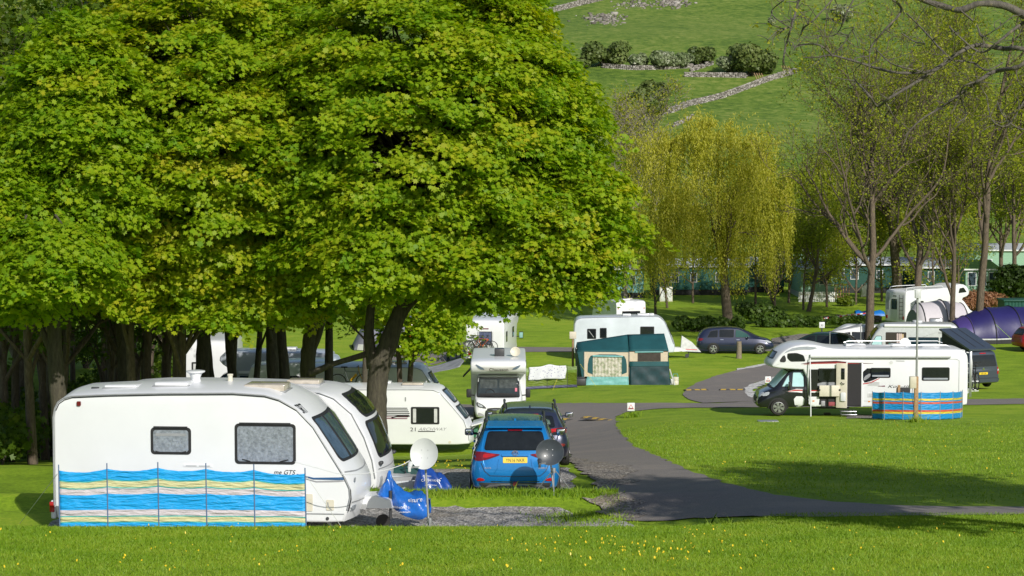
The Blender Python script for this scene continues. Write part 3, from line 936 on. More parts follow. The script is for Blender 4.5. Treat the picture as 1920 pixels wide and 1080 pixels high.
# ---- leafless or half leaved trees, grown branch by branch
def grow(h, r0, rng, fork=0.35, spread=0.9, up=0.10, levels=4, kids_=(7, 6, 5, 3), lean=(0, 0), trunk_to=0.8, first=None, minr=0.010, twig=1.0):
    P0, P1, R0, R1, tips = [], [], [], [], []
    stack = [((0.0, 0.0, -0.1), (lean[0], lean[1], 1.0), h * trunk_to, r0, 0)]
    while stack:
        p, d, L, r, lv = stack.pop()
        p = np.array(p, float); d = unit(np.array(d, float))
        n = max(3, int(L / (0.55 if lv < 2 else 0.35))); st = L / n
        rr = r
        nk = kids_[min(lv, len(kids_) - 1)] if lv < levels else 0
        ks = sorted(rng.uniform(fork if lv == 0 else 0.2, 1.0, nk)) if nk else []
        ki = 0
        for i in range(n):
            d = unit(d + rng.normal(0, (0.028, 0.10, 0.16, 0.2, 0.24)[min(lv, 4)], 3) + np.array([0, 0, up * (0.3 if lv == 0 else 0.6)]))
            q = p + d * st
            r2 = max(minr * 0.6, r * (1 - 0.75 * (i + 1) / n))
            P0.append(p); P1.append(q); R0.append(rr); R1.append(r2)
            while ki < len(ks) and ks[ki] <= (i + 1) / n:
                t = ks[ki]; ki += 1
                az = rng.uniform(0, 6.283)
                a = unit(np.cross(d, [math.cos(az), math.sin(az), 0.3])); an = rng.uniform(0.45, 1.0) * spread
                cd = d * math.cos(an) + a * math.sin(an)
                if lv == 0: cL = h * rng.uniform(0.28, 0.5) * (1.15 - 0.5 * t)
                else: cL = L * rng.uniform(0.4, 0.65) * (1.1 - 0.4 * t)
                if cL > 0.25: stack.append((q, cd, cL * (twig if lv >= 2 else 1), max(minr, r2 * rng.uniform(0.5, 0.75)), lv + 1))
            p = q; rr = r2
            if lv >= 2: tips.append(p)
        tips.append(p)
    return P0, P1, R0, R1, np.array(tips)

def bare_tree(name, label, base, h, r0, seed, leafmat=None, nleaf=9000, lsize=0.14, tint=(0.5, 0.22), bark=None, group=None, sides=5, shape=TUFT, sc=0.25, cat='tree', **kw):
    rng = np.random.default_rng(seed)
    t = thing(name, label, cat, base, 0, group)
    P0, P1, R0, R1, tips = grow(h, r0, rng, **kw)
    put('trunk', segs_mesh('trunk', P0, P1, R0, R1, bark or M_BARK_GREY, sides), t)
    if nleaf:
        i = rng.integers(0, len(tips), nleaf)
        P = tips[i] + rng.normal(0, sc, (nleaf, 3))
        V, F = leaves(P, rng.normal(0, 0.6, (nleaf, 3)) + [0, -0.3, 0.6], rng.normal(0, 1, (nleaf, 3)) + [0, 0, -0.3], lsize * rng.uniform(0.5, 1.3, nleaf), shape)
        put('crown', np_mesh('crown', V, len(shape), np.arange(len(V)), leafmat or M_YOUNG, tint=np.clip(rng.normal(tint[0], tint[1], nleaf), 0, 1)), t)
    return t

bare_tree('ash_tree', 'tall half leaved ash with dark trunk beside the barrier pole', onx(1632, 127), 21.5, 0.31, 3, nleaf=21000, lsize=0.125, sc=0.22, fork=0.22, spread=1.0, up=0.13, kids_=(16, 8, 5, 3), minr=0.013)
bare_tree('ash_tree', 'half leaved ash forking above the silver motorhome and its lamp post', onx(1718, 152), 22.0, 0.33, 21, nleaf=21000, lsize=0.13, sc=0.22, fork=0.12, spread=0.85, up=0.15, kids_=(16, 8, 5, 3), minr=0.015)
bare_tree('ash_tree', 'two stemmed ash rising behind the pale awning tent', onx(1786, 140), 17.0, 0.22, 8, nleaf=14000, lsize=0.13, sc=0.2, fork=0.10, spread=0.6, up=0.2, kids_=(10, 8, 6, 4), minr=0.014)
bare_tree('ash_tree', 'straight thick ash in front of the purple tent', onx(1838, 138), 22.0, 0.31, 15, nleaf=19000, lsize=0.13, sc=0.2, fork=0.25, spread=1.0, up=0.10, kids_=(14, 8, 5, 3), trunk_to=0.95, minr=0.014)
bare_tree('ash_tree', 'stout old ash trunk before the dark green lodge', onx(1684, 172), 19.0, 0.50, 33, nleaf=16000, lsize=0.16, fork=0.25, spread=1.0, kids_=(14, 8, 6, 4), minr=0.017)
bare_tree('leaning_tree', 'small leaning tree beside the pale green veranda', onx(1517, 166), 7.5, 0.20, 5, nleaf=4500, lsize=0.15, lean=(0.22, 0), fork=0.3, kids_=(8, 5, 4, 2))
bare_tree('leaning_tree', 'thin dark sapling touching the small leaning tree', onx(1508, 168), 6.5, 0.11, 6, nleaf=2500, lsize=0.15, lean=(-0.05, 0), fork=0.4, kids_=(6, 5, 3))
bare_tree('bare_tree', 'grey leafless tree between the sycamore and the willow', onx(1172, 178), 17, 0.26, 41, nleaf=7000, lsize=0.16, fork=0.12, spread=0.8, up=0.15, kids_=(13, 8, 5, 3), minr=0.018, tint=(0.75, 0.2), bark=M_BARK_PALE)
bare_tree('bare_tree', 'second grey leafless tree just left of the willow crown', onx(1225, 190), 14, 0.22, 42, nleaf=9000, lsize=0.16, fork=0.12, spread=0.8, up=0.15, kids_=(14, 9, 6, 4), minr=0.018, tint=(0.75, 0.2), bark=M_BARK_PALE)
bare_tree('bare_tree', 'pale twiggy tree in the top left corner behind the green sycamore', onx(30, 96), 17, 0.25, 43, nleaf=9000, lsize=0.14, fork=0.12, spread=0.7, up=0.16, kids_=(14, 8, 5, 3), bark=M_BARK_PALE, leafmat=M_YOUNG, tint=(0.8, 0.2))
# leafy trees closing the view at the right
_bg = [(1780, 205, 14, 1, 'bright green young tree behind the ash forks'), (1880, 200, 14, 2, 'dense green tree at the right edge beyond the lodges'), (1560, 214, 12, 4, 'loose green tree between the willow and the ashes'),
       (1700, 218, 13, 9, 'green tree behind the stout old ash'), (1950, 175, 16, 12, 'yellow green tree leaning in from the right edge'), (1460, 208, 11, 17, 'yellowish tree directly right of the willow crown'), (1630, 222, 15, 21, 'green tree filling the gap behind the first ash'), (1840, 216, 18, 23, 'tall pale green tree between the last ashes'), (1905, 190, 19, 25, 'tall yellow green tree behind the dark evergreen'), (1510, 196, 9, 27, 'low green tree behind the small leaning tree')]
for px, Y, h, sd, lb in _bg:
    bare_tree('broadleaf_tree', lb, onx(px, Y), h, 0.25, 100 + sd, nleaf=17000, lsize=0.2, sc=0.4, fork=0.12, spread=0.95, up=0.12, kids_=(14, 8, 6), levels=3, tint=(0.42, 0.25), minr=0.02)

for px, Y, h, sd, lb in ((1252, 170, 7.5, 1, 'small young tree before the white shed by the teal lodge'), (1418, 172, 8, 2, 'small young tree right of the willow trunk before the lodges'), (1552, 171, 8.5, 3, 'small young tree before the wooden steps'), (1606, 174, 8, 4, 'small young tree before the long dark green lodge'), (1752, 170, 9, 5, 'small young tree before the dark lodge with the pale roof'), (1800, 173, 8.5, 6, 'small young tree before the light green gabled lodge'), (1480, 176, 7.5, 7, 'small young tree left of the pale green veranda'), (1655, 178, 9, 8, 'small young tree left of the stout old ash'), (1300, 176, 8, 9, 'small young tree behind the left side of the willow')):
    bare_tree('young_tree', lb, onx(px, Y), h, 0.12, 300 + sd, nleaf=7000, lsize=0.17, sc=0.3, fork=0.15, spread=1.0, up=0.1, kids_=(12, 7, 5), levels=3, tint=(0.5, 0.25), minr=0.015, group='young trees before the lodges')

# ---- weeping willow
def willow(label, px, Y, crown, nstr, seed, hang, h_, r_, lean):
    rng = np.random.default_rng(seed)
    b = onx(px, Y); t = thing('willow_tree', label, 'tree', b)
    s = S(Y)
    P0, P1, R0, R1, tips = grow(h_, r_, rng, fork=0.2, spread=0.75, up=0.14, levels=3, kids_=(9, 6, 4), lean=lean, trunk_to=0.7)
    put('trunk', segs_mesh('trunk', P0, P1, R0, R1, M_BARK_GREY, 7), t)
    L = []; Tt = []; SP0 = []; SP1 = []
    for (cx, cy, rx, ry, w) in crown:
        c = np.array(at(cx, cy, Y)) - np.array(b); rad = np.array([rx / s, rx / s * 0.85, ry / s])
        n = int(nstr * w)
        # boughs: strands come in curtains
        nb = max(6, n // 26)
        BD = unit(rng.normal(0, 1, (nb, 3)) * [1, 1, 0.8] + [0, 0, 0.35]); BF = rng.uniform(0.5, 1.0, nb)
        for i in range(n):
            k = rng.integers(0, nb)
            d = unit(BD[k] + rng.normal(0, 0.13, 3)); p = c + d * rad * (BF[k] * rng.uniform(0.92, 1.05))
            ln = rng.uniform(0.5, 1.0) * hang * (1.0 if d[2] < 0.45 else 0.65)
            bot = max(rng.uniform(1.0, 4.0), 0.5)
            ln = min(ln, max(p[2] - bot, 0.4))
            m = max(4, int(ln / 0.16)); tt = np.linspace(0, 1, m)[:, None]
            o2 = np.array([d[0], d[1], 0]) * rng.uniform(0.2, 0.8) + rng.normal(0, 0.12, 3)
            pts = p + o2 * np.sqrt(tt) * min(ln * 0.3, 1) + np.array([0, 0, -1]) * (ln * tt ** 1.25) + np.array([0, 0, 0.35]) * np.sin(tt * 3.0) * (1 - tt)
            if d[2] > 0.5 and rng.uniform() < 0.5:
                pts = p + (np.array([d[0] * 0.8, d[1] * 0.8, 0.9]) + rng.normal(0, 0.35, 3)) * tt * rng.uniform(0.5, 1.4) + np.array([0, 0, -0.5]) * tt ** 2
            pts = pts + rng.normal(0, 0.05, pts.shape)
            L.append(pts); Tt.append(np.full(m, np.clip(rng.normal(0.42, 0.2) + 0.1 * d[2], 0, 1)))
    P = np.concatenate(L); n = len(P)
    T = rng.normal(0, 0.4, (n, 3)) + [0, 0, -1]
    V, F = leaves(P, rng.normal(0, 0.7, (n, 3)) + [0.2, -0.5, 0.25], T, rng.uniform(0.15, 0.30, n), SLIM)
    put('crown', np_mesh('crown', V, 4, np.arange(len(V)), M_WILLOW, tint=np.clip(np.concatenate(Tt) + rng.normal(0, 0.1, n), 0, 1)), t)
    return t
willow('large yellow green weeping willow in the middle distance', 1367, 151, [(1325, 345, 170, 125, 0.55), (1290, 440, 110, 70, 0.16), (1410, 430, 80, 75, 0.16), (1220, 430, 65, 95, 0.18), (1440, 380, 60, 80, 0.14), (1270, 310, 100, 75, 0.2), (1390, 310, 95, 80, 0.22), (1330, 260, 90, 45, 0.15)], 3300, 51, 3.6, 13.5, 0.42, (-0.06, 0))
willow('young weeping willow right of the large one, its strands almost at the grass', 1455, 157, [(1450, 470, 45, 45, 1.0)], 300, 52, 2.6, 6.2, 0.15, (-0.1, 0))
willow('slim weeping willow behind the pale box camper', 1230, 160, [(1215, 450, 35, 60, 1.0)], 240, 53, 2.8, 6.5, 0.12, (-0.05, 0))

# ---- hedges, bushes
def bush(name, label, base, w, d, h, n, size, m, cat='bush', group=None, tint=(0.45, 0.22), stems=True, shape=TUFT, lump=9):
    t = thing(name, label, cat, base, 0, group)
    k = max(3, int(lump)); cc = np.stack([RNG.uniform(-0.36, 0.36, k) * w, RNG.uniform(-0.36, 0.36, k) * d, RNG.uniform(0.3, 0.68, k) * h], 1)
    i = RNG.integers(0, k, n); D = unit(RNG.normal(0, 1, (n, 3)))
    rr = np.array([min(w, h * 1.4), min(d, h * 1.4), h]) * 0.30
    P = cc[i] + D * rr * RNG.uniform(0.6, 1.08, (n, 1)); P[:, 2] = np.maximum(P[:, 2], 0.02 * h)
    V, F = leaves(P, D + RNG.normal(0, 0.5, (n, 3)) + [0, 0, 0.2], RNG.normal(0, 1, (n, 3)), size * RNG.uniform(0.6, 1.3, n), shape)
    tv = np.clip(RNG.normal(tint[0], tint[1] * 0.6, k)[i] + RNG.normal(0, tint[1] * 0.7, n), 0, 1)
    put('foliage', np_mesh('foliage', V, len(shape), np.arange(len(V)), m, tint=tv), t)
    if stems:
        P0 = np.stack([RNG.uniform(-0.2, 0.2, k) * w, RNG.uniform(-0.2, 0.2, k) * d, np.full(k, -0.1)], 1)
        put('stems', segs_mesh('stems', P0, cc, np.full(k, 0.018 * h + 0.02), np.full(k, 0.008 * h), M_BARK_DARK, 5), t)
    return t

def pxbush(name, label, cx, ybase, wpx, hpx, n, m, size=0.3, Y=None, depth=0.8, **kw):
    b = gp(cx, ybase) if Y is None else onx(cx, Y)
    s = S(b.y)
    return bush(name, label, b, wpx / s, wpx / s * depth, hpx / s, n, size, m, **kw)

# hawthorns on the hill
for a in [(1132, 124, 84, 48, 3400, M_SCRUB, 'spreading dark hawthorn left of the blossoming ones on the hillside'), (1197, 129, 34, 30, 1500, M_BLOSSOM, 'small hawthorn with a little blossom on the hillside wall'),
          (1243, 130, 42, 38, 2200, M_BLOSSOM, 'round hawthorn white with blossom on the hillside wall'), (1281, 128, 36, 30, 1500, M_BLOSSOM, 'greyish hawthorn touching the round dark one'),
          (1316, 122, 42, 38, 1900, M_SCRUB, 'round dark hawthorn right of the blossoming bushes'), (1372, 140, 44, 38, 1800, M_BLOSSOM, 'greyish hawthorn at the left end of the largest thicket'),
          (1412, 142, 86, 62, 4600, M_SCRUB, 'largest dark hawthorn thicket above the long stone wall'), (1202, 222, 76, 62, 4200, M_SCRUB, 'dark scrub at the lower end of the long stone wall'),
          (1226, 200, 44, 52, 1800, M_SCRUB, 'leafier green bush growing through the dark scrub'), (1580, 40, 40, 36, 1800, M_BLOSSOM, 'lone hawthorn high on the hill near the hanging twigs'),
          (1447, 46, 14, 14, 400, M_BLOSSOM, 'tiny thorn bush alone high on the hill'), (1085, 128, 60, 26, 1200, M_SCRUB, 'low dark thorn beside the sycamore edge on the hill')]:
    pxbush('hawthorn_bush', a[6], a[0], a[1], a[2], a[3], a[4], a[5], size=0.62, group='hawthorns on the hillside')
# hedges on the valley floor
pxbush('hedge', 'dark low hedge behind the blue grey car, under the willow', 1330, 622, 170, 32, 5200, M_HEDGE, size=0.25, depth=0.18, lump=26, cat='hedge')
pxbush('hedge', 'low leafy hedge between the willow and the barrier pole', 1480, 614, 150, 26, 4600, M_HEDGE, size=0.25, depth=0.18, lump=24, cat='hedge')
pxbush('hedge', 'bright leafy hedge below the barrier pole', 1590, 616, 90, 26, 3200, M_HEDGE, size=0.22, depth=0.25, lump=16, tint=(0.75, 0.2), cat='hedge')
pxbush('thicket', 'dark thicket at the foot of the young willow', 1425, 606, 90, 44, 2600, M_HEDGE, size=0.25, lump=10)
pxbush('leafy_plant', 'large leaved bright green plant beside the wooden steps', 1590, 574, 38, 18, 700, M_WOOD_LEAF, size=0.3, lump=8, tint=(0.8, 0.2), cat='plant')
pxbush('russet_bush', 'russet dogwood bush behind the purple tent', 1840, 586, 92, 44, 9000, M_RED, size=0.32, lump=22, shape=SLIM, depth=0.5)
pxbush('dark_yew', 'dark evergreen bush at the right edge above the green container', 1905, 560, 90, 80, 3600, M_HEDGE, size=0.35, lump=14, tint=(0.1, 0.1), Y=176)

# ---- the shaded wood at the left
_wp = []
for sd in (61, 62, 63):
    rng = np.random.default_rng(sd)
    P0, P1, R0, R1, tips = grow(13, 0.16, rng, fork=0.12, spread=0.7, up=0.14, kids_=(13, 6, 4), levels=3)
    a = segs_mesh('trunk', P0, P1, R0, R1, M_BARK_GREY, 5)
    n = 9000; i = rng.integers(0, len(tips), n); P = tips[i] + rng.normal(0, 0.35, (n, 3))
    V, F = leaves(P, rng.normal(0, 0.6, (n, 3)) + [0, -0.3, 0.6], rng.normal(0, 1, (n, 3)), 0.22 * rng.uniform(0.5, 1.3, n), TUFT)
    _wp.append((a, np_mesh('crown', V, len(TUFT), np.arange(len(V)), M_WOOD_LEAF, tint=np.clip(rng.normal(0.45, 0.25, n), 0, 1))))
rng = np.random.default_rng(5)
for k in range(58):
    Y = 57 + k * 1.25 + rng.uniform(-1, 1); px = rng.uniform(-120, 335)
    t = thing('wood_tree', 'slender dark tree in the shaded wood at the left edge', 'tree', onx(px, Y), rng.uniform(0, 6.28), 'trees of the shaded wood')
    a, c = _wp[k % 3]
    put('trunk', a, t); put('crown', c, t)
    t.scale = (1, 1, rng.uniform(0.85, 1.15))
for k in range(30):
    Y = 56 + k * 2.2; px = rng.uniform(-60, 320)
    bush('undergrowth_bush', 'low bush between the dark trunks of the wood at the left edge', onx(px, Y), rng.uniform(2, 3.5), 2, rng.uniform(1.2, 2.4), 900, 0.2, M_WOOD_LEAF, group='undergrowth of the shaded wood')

# ---- the near tree at the right, outside the frame, reaching in with lichened branches
nb = Vector((11.2, 27.0, float(gz(11.2, 27.0))))
t = thing('lichened_ash', 'near ash at the right edge hanging bare lichened branches into the top right corner', 'tree', nb)
m = MB(); YN = 26.5
BR = [[(2120, 150, 26), (1985, 62, 18), (1920, 27, 15), (1880, 10, 13), (1835, 7, 12), (1800, 19, 12), (1760, 9, 11), (1720, -4, 9), (1660, -40, 6)],
      [(2120, 160, 20), (1940, 97, 10), (1880, 91, 9), (1830, 85, 8), (1795, 101, 8), (1780, 112, 8), (1745, 137, 7.5), (1700, 165, 6), (1665, 186, 5), (1646, 200, 4.5), (1630, 180, 4.5), (1616, 164, 4), (1602, 149, 3)],
      [(1757, 130, 6), (1735, 136, 6), (1710, 137, 5.5), (1680, 136, 5.5), (1640, 127, 5), (1600, 114, 4.5), (1560, 104, 4), (1535, 107, 3), (1508, 108, 2)],
      [(1560, 104, 3.5), (1548, 92, 3.5), (1530, 83, 3), (1495, 85, 2.5), (1490, 95, 1.5)], [(1560, 104, 3), (1580, 84, 2.5), (1594, 62, 2), (1602, 50, 1.5)],
      [(2120, 170, 18), (1960, 114, 9), (1905, 127, 8), (1865, 134, 8), (1838, 150, 7), (1812, 168, 6), (1782, 190, 5), (1755, 207, 4), (1725, 226, 3), (1697, 254, 2)],
      [(1838, 152, 4), (1810, 160, 3), (1800, 180, 3), (1812, 215, 2.5), (1795, 230, 2)],
      [(1980, 15, 8), (1920, 42, 6), (1875, 76, 5), (1840, 98, 4), (1800, 70, 3.5), (1780, 50, 3)],
      [(1530, -30, 4), (1500, -2, 4), (1490, 30, 4), (1483, 52, 4), (1474, 85, 3.5), (1469, 110, 3), (1468, 128, 2)], [(1580, -30, 4), (1558, 2, 3.5), (1525, 38, 3), (1507, 52, 3.5), (1502, 64, 2)],
      [(1483, 52, 2.5), (1462, 40, 2), (1446, 22, 2), (1470, 0, 2)], [(1483, 52, 2), (1462, 55, 2), (1445, 70, 1.5), (1438, 78, 1)], [(1600, 0, 3), (1585, 28, 2.5), (1575, 55, 2), (1560, 68, 1.5), (1530, 66, 1.5)],
      [(1640, -20, 4), (1690, 15, 4), (1660, 55, 3.5), (1635, 85, 3), (1630, 110, 2.5), (1630, 138, 2)], [(1790, 114, 4), (1825, 118, 3.5), (1850, 132, 3), (1880, 118, 3)], [(1700, 25, 3), (1730, 55, 3), (1760, 88, 3.5), (1782, 110, 4)],
      [(1690, 62, 2.5), (1715, 78, 2.5), (1735, 82, 2), (1720, 86, 2)], [(1800, 19, 4), (1830, 45, 3), (1840, 68, 3), (1860, 60, 2), (1900, 30, 2)], [(1745, 137, 3), (1700, 128, 2.5), (1670, 118, 2.5), (1640, 90, 2)],
      [(1920, 190, 3), (1890, 235, 2.5), (1860, 225, 2), (1850, 180, 2)], [(1950, 250, 4), (1905, 238, 3), (1880, 215, 2.5), (1870, 190, 2)]]
rng = np.random.default_rng(77)
TW = []
for i, b in enumerate(BR):
    dy = [rng.uniform(-0.25, 0.25) + (3.0 if p[0] > 2050 else 0) for p in b]
    Q = px_tube(m, b, YN, n=8, dy=dy, wob=0.07)
    for q in Q[2:]:
        if rng.uniform() < 0.42 and q[3] < 0.035: TW.append(q)
P0, P1, R0, R1, BUDS = [], [], [], [], []
for q in TW:
    p = np.array(q[:3]); d = unit(rng.normal(0, 1, 3) + [0, 0, -0.1]); r = 0.007
    for k in range(rng.integers(2, 6)):
        d = unit(d + rng.normal(0, 0.35, 3)); e = p + d * rng.uniform(0.06, 0.16)
        P0.append(p); P1.append(e); R0.append(r); R1.append(r * 0.75); p = e; r *= 0.75
    if rng.uniform() < 0.35: BUDS.append(p)
trunk_top = at(2120, 155, 29.5)
m.tube([nb + Vector((0, 0, -0.2)), nb + Vector((0, 0, 1.2)), nb + Vector((-0.2, 0.6, 3.4)), trunk_top, trunk_top + Vector((1.0, 0, 3.0)), trunk_top + Vector((1.6, 0, 6))], [0.42, 0.33, 0.30, 0.24, 0.16, 0.06], 10)
tr = m.done('trunk', M_BARK_LICHEN, None, 60); tr.parent = t; tr.matrix_parent_inverse = Matrix.Translation(-nb)
tw_ = put('twig_sprays', segs_mesh('twig_sprays', P0, P1, R0, R1, M_BARK_LICHEN, 5), None); tw_.parent = t; tw_.matrix_parent_inverse = Matrix.Translation(-nb)
B = np.array(BUDS); B = np.repeat(B, 6, 0) + rng.normal(0, 0.035, (len(B) * 6, 3))
V, F = leaves(B, rng.normal(0, 1, (len(B), 3)), rng.normal(0, 1, (len(B), 3)), rng.uniform(0.03, 0.07, len(B)), OVAL)
bd = put('crown', np_mesh('crown', V, 6, np.arange(len(V)), M_YOUNG, tint=np.clip(rng.normal(0.6, 0.25, len(B)), 0, 1)), None); bd.parent = t; bd.matrix_parent_inverse = Matrix.Translation(-nb)
# leafy trees standing right of the frame whose shade lies over the drive
for (x, y, h, sd, lb) in ((12.4, 24.6, 10.5, 201, 'leafy tree outside the right edge shading the drive'), (16.2, 27.0, 11.0, 202, 'second leafy tree outside the right edge shading the lawn')):
    bare_tree('broadleaf_tree', lb, Vector((x, y, float(gz(x, y)))), h, 0.25, sd, nleaf=12000, lsize=0.22, sc=0.4, fork=0.35, spread=0.9, kids_=(12, 6, 4), levels=3)
# ------------------------------------------------------------------ vehicle kit
M_WHITE = mat('white_gelcoat', (0.755, 0.77, 0.785), 0.32, var=0.025, scale=1.5, coat=0.25)
M_ROOFW = mat('weathered_white_roof', (0.66, 0.67, 0.66), 0.5, var=0.10, scale=3.0)
M_CREAM = mat('cream_plastic', (0.66, 0.62, 0.50), 0.5, var=0.06)
M_GREYB = mat('silver_grey_panel', (0.42, 0.46, 0.52), 0.35, var=0.04, coat=0.3)
M_GLASS = mat('dark_window_glass', (0.012, 0.015, 0.017), 0.05, var=0.2, spec=0.6)
M_GLASSB = mat('blue_tinted_glass', (0.05, 0.085, 0.12), 0.06, var=0.3, spec=0.7)
M_RUB = mat('black_rubber', (0.018, 0.018, 0.019), 0.6, var=0.2)
M_PLAS = mat('dark_grey_plastic', (0.045, 0.047, 0.05), 0.5, var=0.1)
M_TRIM = mat('grey_trim', (0.30, 0.31, 0.32), 0.4, var=0.1)
M_ALU = mat('brushed_aluminium', (0.55, 0.56, 0.58), 0.32, metal=0.9, var=0.06)
M_CHROME = mat('chrome', (0.75, 0.76, 0.78), 0.12, metal=1.0, var=0.02)
M_REDL = mat('red_lamp_lens', (0.42, 0.012, 0.014), 0.15, var=0.15, coat=0.5)
M_REDD = mat('dark_red_lens', (0.14, 0.008, 0.016), 0.12, var=0.15, coat=0.5)
M_AMB = mat('amber_lens', (0.7, 0.22, 0.03), 0.2, var=0.1)
M_CLEAR = mat('headlamp_lens', (0.42, 0.45, 0.48), 0.08, var=0.25, scale=14, coat=0.6)
M_TYRE = mat('tyre_rubber', (0.022, 0.021, 0.02), 0.85, var=0.3)
M_PLATEY = mat('yellow_number_plate', (0.80, 0.56, 0.03), 0.4, var=0.04)
M_PLATEW = mat('white_number_plate', (0.78, 0.78, 0.76), 0.4, var=0.04)
M_INK = mat('black_lettering', (0.012, 0.012, 0.013), 0.5, var=0.1)
M_GREYINK = mat('grey_lettering', (0.33, 0.33, 0.35), 0.5, var=0.1)
M_REDINK = mat('red_decal', (0.45, 0.02, 0.02), 0.4, var=0.1)
M_BLIND = mat('silver_foil_blind', (0.34, 0.37, 0.43), 0.28, metal=0.35, var=0.35, scale=22, bump=0.6, bscale=14)
M_CURT = mat('pale_curtain', (0.55, 0.56, 0.55), 0.8, var=0.15)
M_SUNB = mat('pale_blue_sunscreen', (0.42, 0.66, 0.70), 0.35, var=0.06)
M_ROPE = mat('cord_pale', (0.55, 0.58, 0.50), 0.8)
M_STEEL = mat('galvanised_steel', (0.42, 0.43, 0.44), 0.45, metal=0.6, var=0.1)
M_WOODP = mat('weathered_wood', (0.36, 0.23, 0.12), 0.85, var=0.3, scale=14, bump=0.4)
M_WOODG = mat('grey_old_wood', (0.22, 0.18, 0.13), 0.9, var=0.35, scale=14, bump=0.5)

def window(body, view, cx, cz, w, h, parent, r=0.05, rim=0.045, pane=None, frame=None, off=0.008, name='window', hinge=False, grid=0.14):
    f = patch(name, body, view, rrect(cx, cz, w, h, r), frame or M_RUB, parent, off, grid)
    patch('pane', body, view, rrect(cx, cz, w - 2 * rim, h - 2 * rim, max(0.01, r - rim * 0.5)), pane or M_GLASS, f, off + 0.007, grid)
    if hinge:
        k = -1 if view == 'R' else 1
    return f

def round_poly(pts, r, n=4):
    P = np.array(pts, float); out = []
    for i in range(len(P)):
        a, b, c = P[i - 1], P[i], P[(i + 1) % len(P)]
        u, v = a - b, c - b; lu, lv = np.linalg.norm(u), np.linalg.norm(v); k = min(r, lu * 0.45, lv * 0.45)
        p, q = b + u / lu * k, b + v / lv * k
        for t in np.linspace(0, 1, n + 1): out.append((1 - t) ** 2 * p + 2 * t * (1 - t) * b + t * t * q)
    return np.array(out)

def shape_window(body, view, poly, parent, rim=0.04, pane=None, frame=None, off=0.008, name='window', grid=0.14):
    P = round_poly(poly, 0.07)
    f = patch(name, body, view, [tuple(p) for p in P], frame or M_RUB, parent, off, grid)
    Q = inset2d(P, rim)
    patch('pane', body, view, [tuple(p) for p in Q], pane or M_GLASS, f, off + 0.007, grid)
    return f

def wheel(parent, x, y, r, w=0.2, spokes=5, side=-1, rimmat=None, arch=None, name='wheel', style=0):
    """tyre with a spoked rim facing side (-1: -y)"""
    m = MB()
    pr = [(r * 0.62, -w / 2 + 0.01), (r * 0.66, -w / 2), (r * 0.9, -w / 2), (r * 0.98, -w * 0.32), (r, 0), (r * 0.98, w * 0.32), (r * 0.9, w / 2), (r * 0.66, w / 2), (r * 0.62, w / 2 - 0.01)]
    m.lathe(pr, (x, y, r), 'Y', 28)
    t = m.done(name, M_TYRE, parent)
    q = MB(); yo = y + side * (w / 2 - 0.015)
    q.lathe([(r * 0.68, -0.012), (r * 0.68, 0.012), (r * 0.62, 0.016), (r * 0.60, 0.0)] if side > 0 else [(r * 0.60, 0.0), (r * 0.62, -0.016), (r * 0.68, -0.012), (r * 0.68, 0.012)], (x, yo, r), 'Y', 28)
    for k in range(spokes):
        for d in ((0,) if style == 0 else (-0.16, 0.16)):
            a = 2 * math.pi * k / spokes + 0.3
            c, s_ = math.cos(a + d * 0.25), math.sin(a + d * 0.25); c2, s2 = math.cos(a + d), math.sin(a + d)
            q.bar((x + c * r * 0.1, yo + side * 0.012, r + s_ * r * 0.1), (x + c2 * r * 0.63, yo + side * 0.012, r + s2 * r * 0.63), 0.02, r * (0.20 if style == 0 else 0.12))
    q.lathe([(r * 0.14, -0.02), (r * 0.14, 0.02)], (x, yo + side * 0.01, r), 'Y', 14)
    q.done('rim', rimmat or M_ALU, t)
    d = MB(); d.lathe([(r * 0.61, -0.006), (r * 0.61, 0.006)], (x, yo - side * 0.02, r), 'Y', 24); d.done('brake_disc', M_PLAS, t)
    return t

def car_rings(st, nx=44, chk=2):
    """st: stations (x, zb, zs, zt, wb, wm, ws, wt): bottom, belt and top heights, half widths"""
    A = np.array(st, float)
    xs = np.linspace(0, 1, nx); xs = A[0, 0] + (A[-1, 0] - A[0, 0]) * (0.5 - 0.5 * np.cos(np.pi * xs)) * 0.5 + (A[-1, 0] - A[0, 0]) * xs * 0.5
    C = [np.interp(xs, A[:, 0], A[:, i]) for i in range(1, 8)]
    def sm(v):
        for _ in range(2): v = np.concatenate([v[:1], (v[:-2] + 2 * v[1:-1] + v[2:]) / 4, v[-1:]])
        return v
    C = [sm(v) for v in C]
    rings = []
    for i, x in enumerate(xs):
        zb, zs, zt, wb, wm, ws, wt = [c[i] for c in C]
        half = [(wb * 0.6, zb), (wb * 0.97, zb + 0.01), (wb, zb + 0.06), (wm, zb + (zs - zb) * 0.32), (wm, zb + (zs - zb) * 0.62), (ws + 0.015, zs - 0.05), (ws, zs),
                (wt + (ws - wt) * 0.1, zt - (zt - zs) * 0.14), (wt, zt - min(0.05, (zt - zs) * 0.4)), (wt * 0.86, zt), (wt * 0.4, zt + 0.02)]
        ring = half + [(-a, b) for a, b in half[::-1]]
        ring = chaikin(ring, chk)
        rings.append([(x, p[0], p[1]) for p in ring])
    return rings

def mirror(parent, x, y, z, side, m=None, w=0.16, h=0.15, arm=0.14, glass=None, back=-1):
    b = MB(); b.box((x, y + side * (arm + w / 2), z), (0.10, w, h), bev=0.035)
    b.bar((x + 0.02, y - side * 0.03, z - h * 0.25), (x, y + side * (arm + 0.02), z - h * 0.2), 0.04, 0.05)
    o = b.done('door_mirror', m or M_PLAS, parent)
    g = MB(); g.box((x + back * 0.054, y + side * (arm + w / 2), z), (0.008, w * 0.82, h * 0.78), bev=0.003); g.done('mirror_glass', glass or M_CHROME, o)
    return o

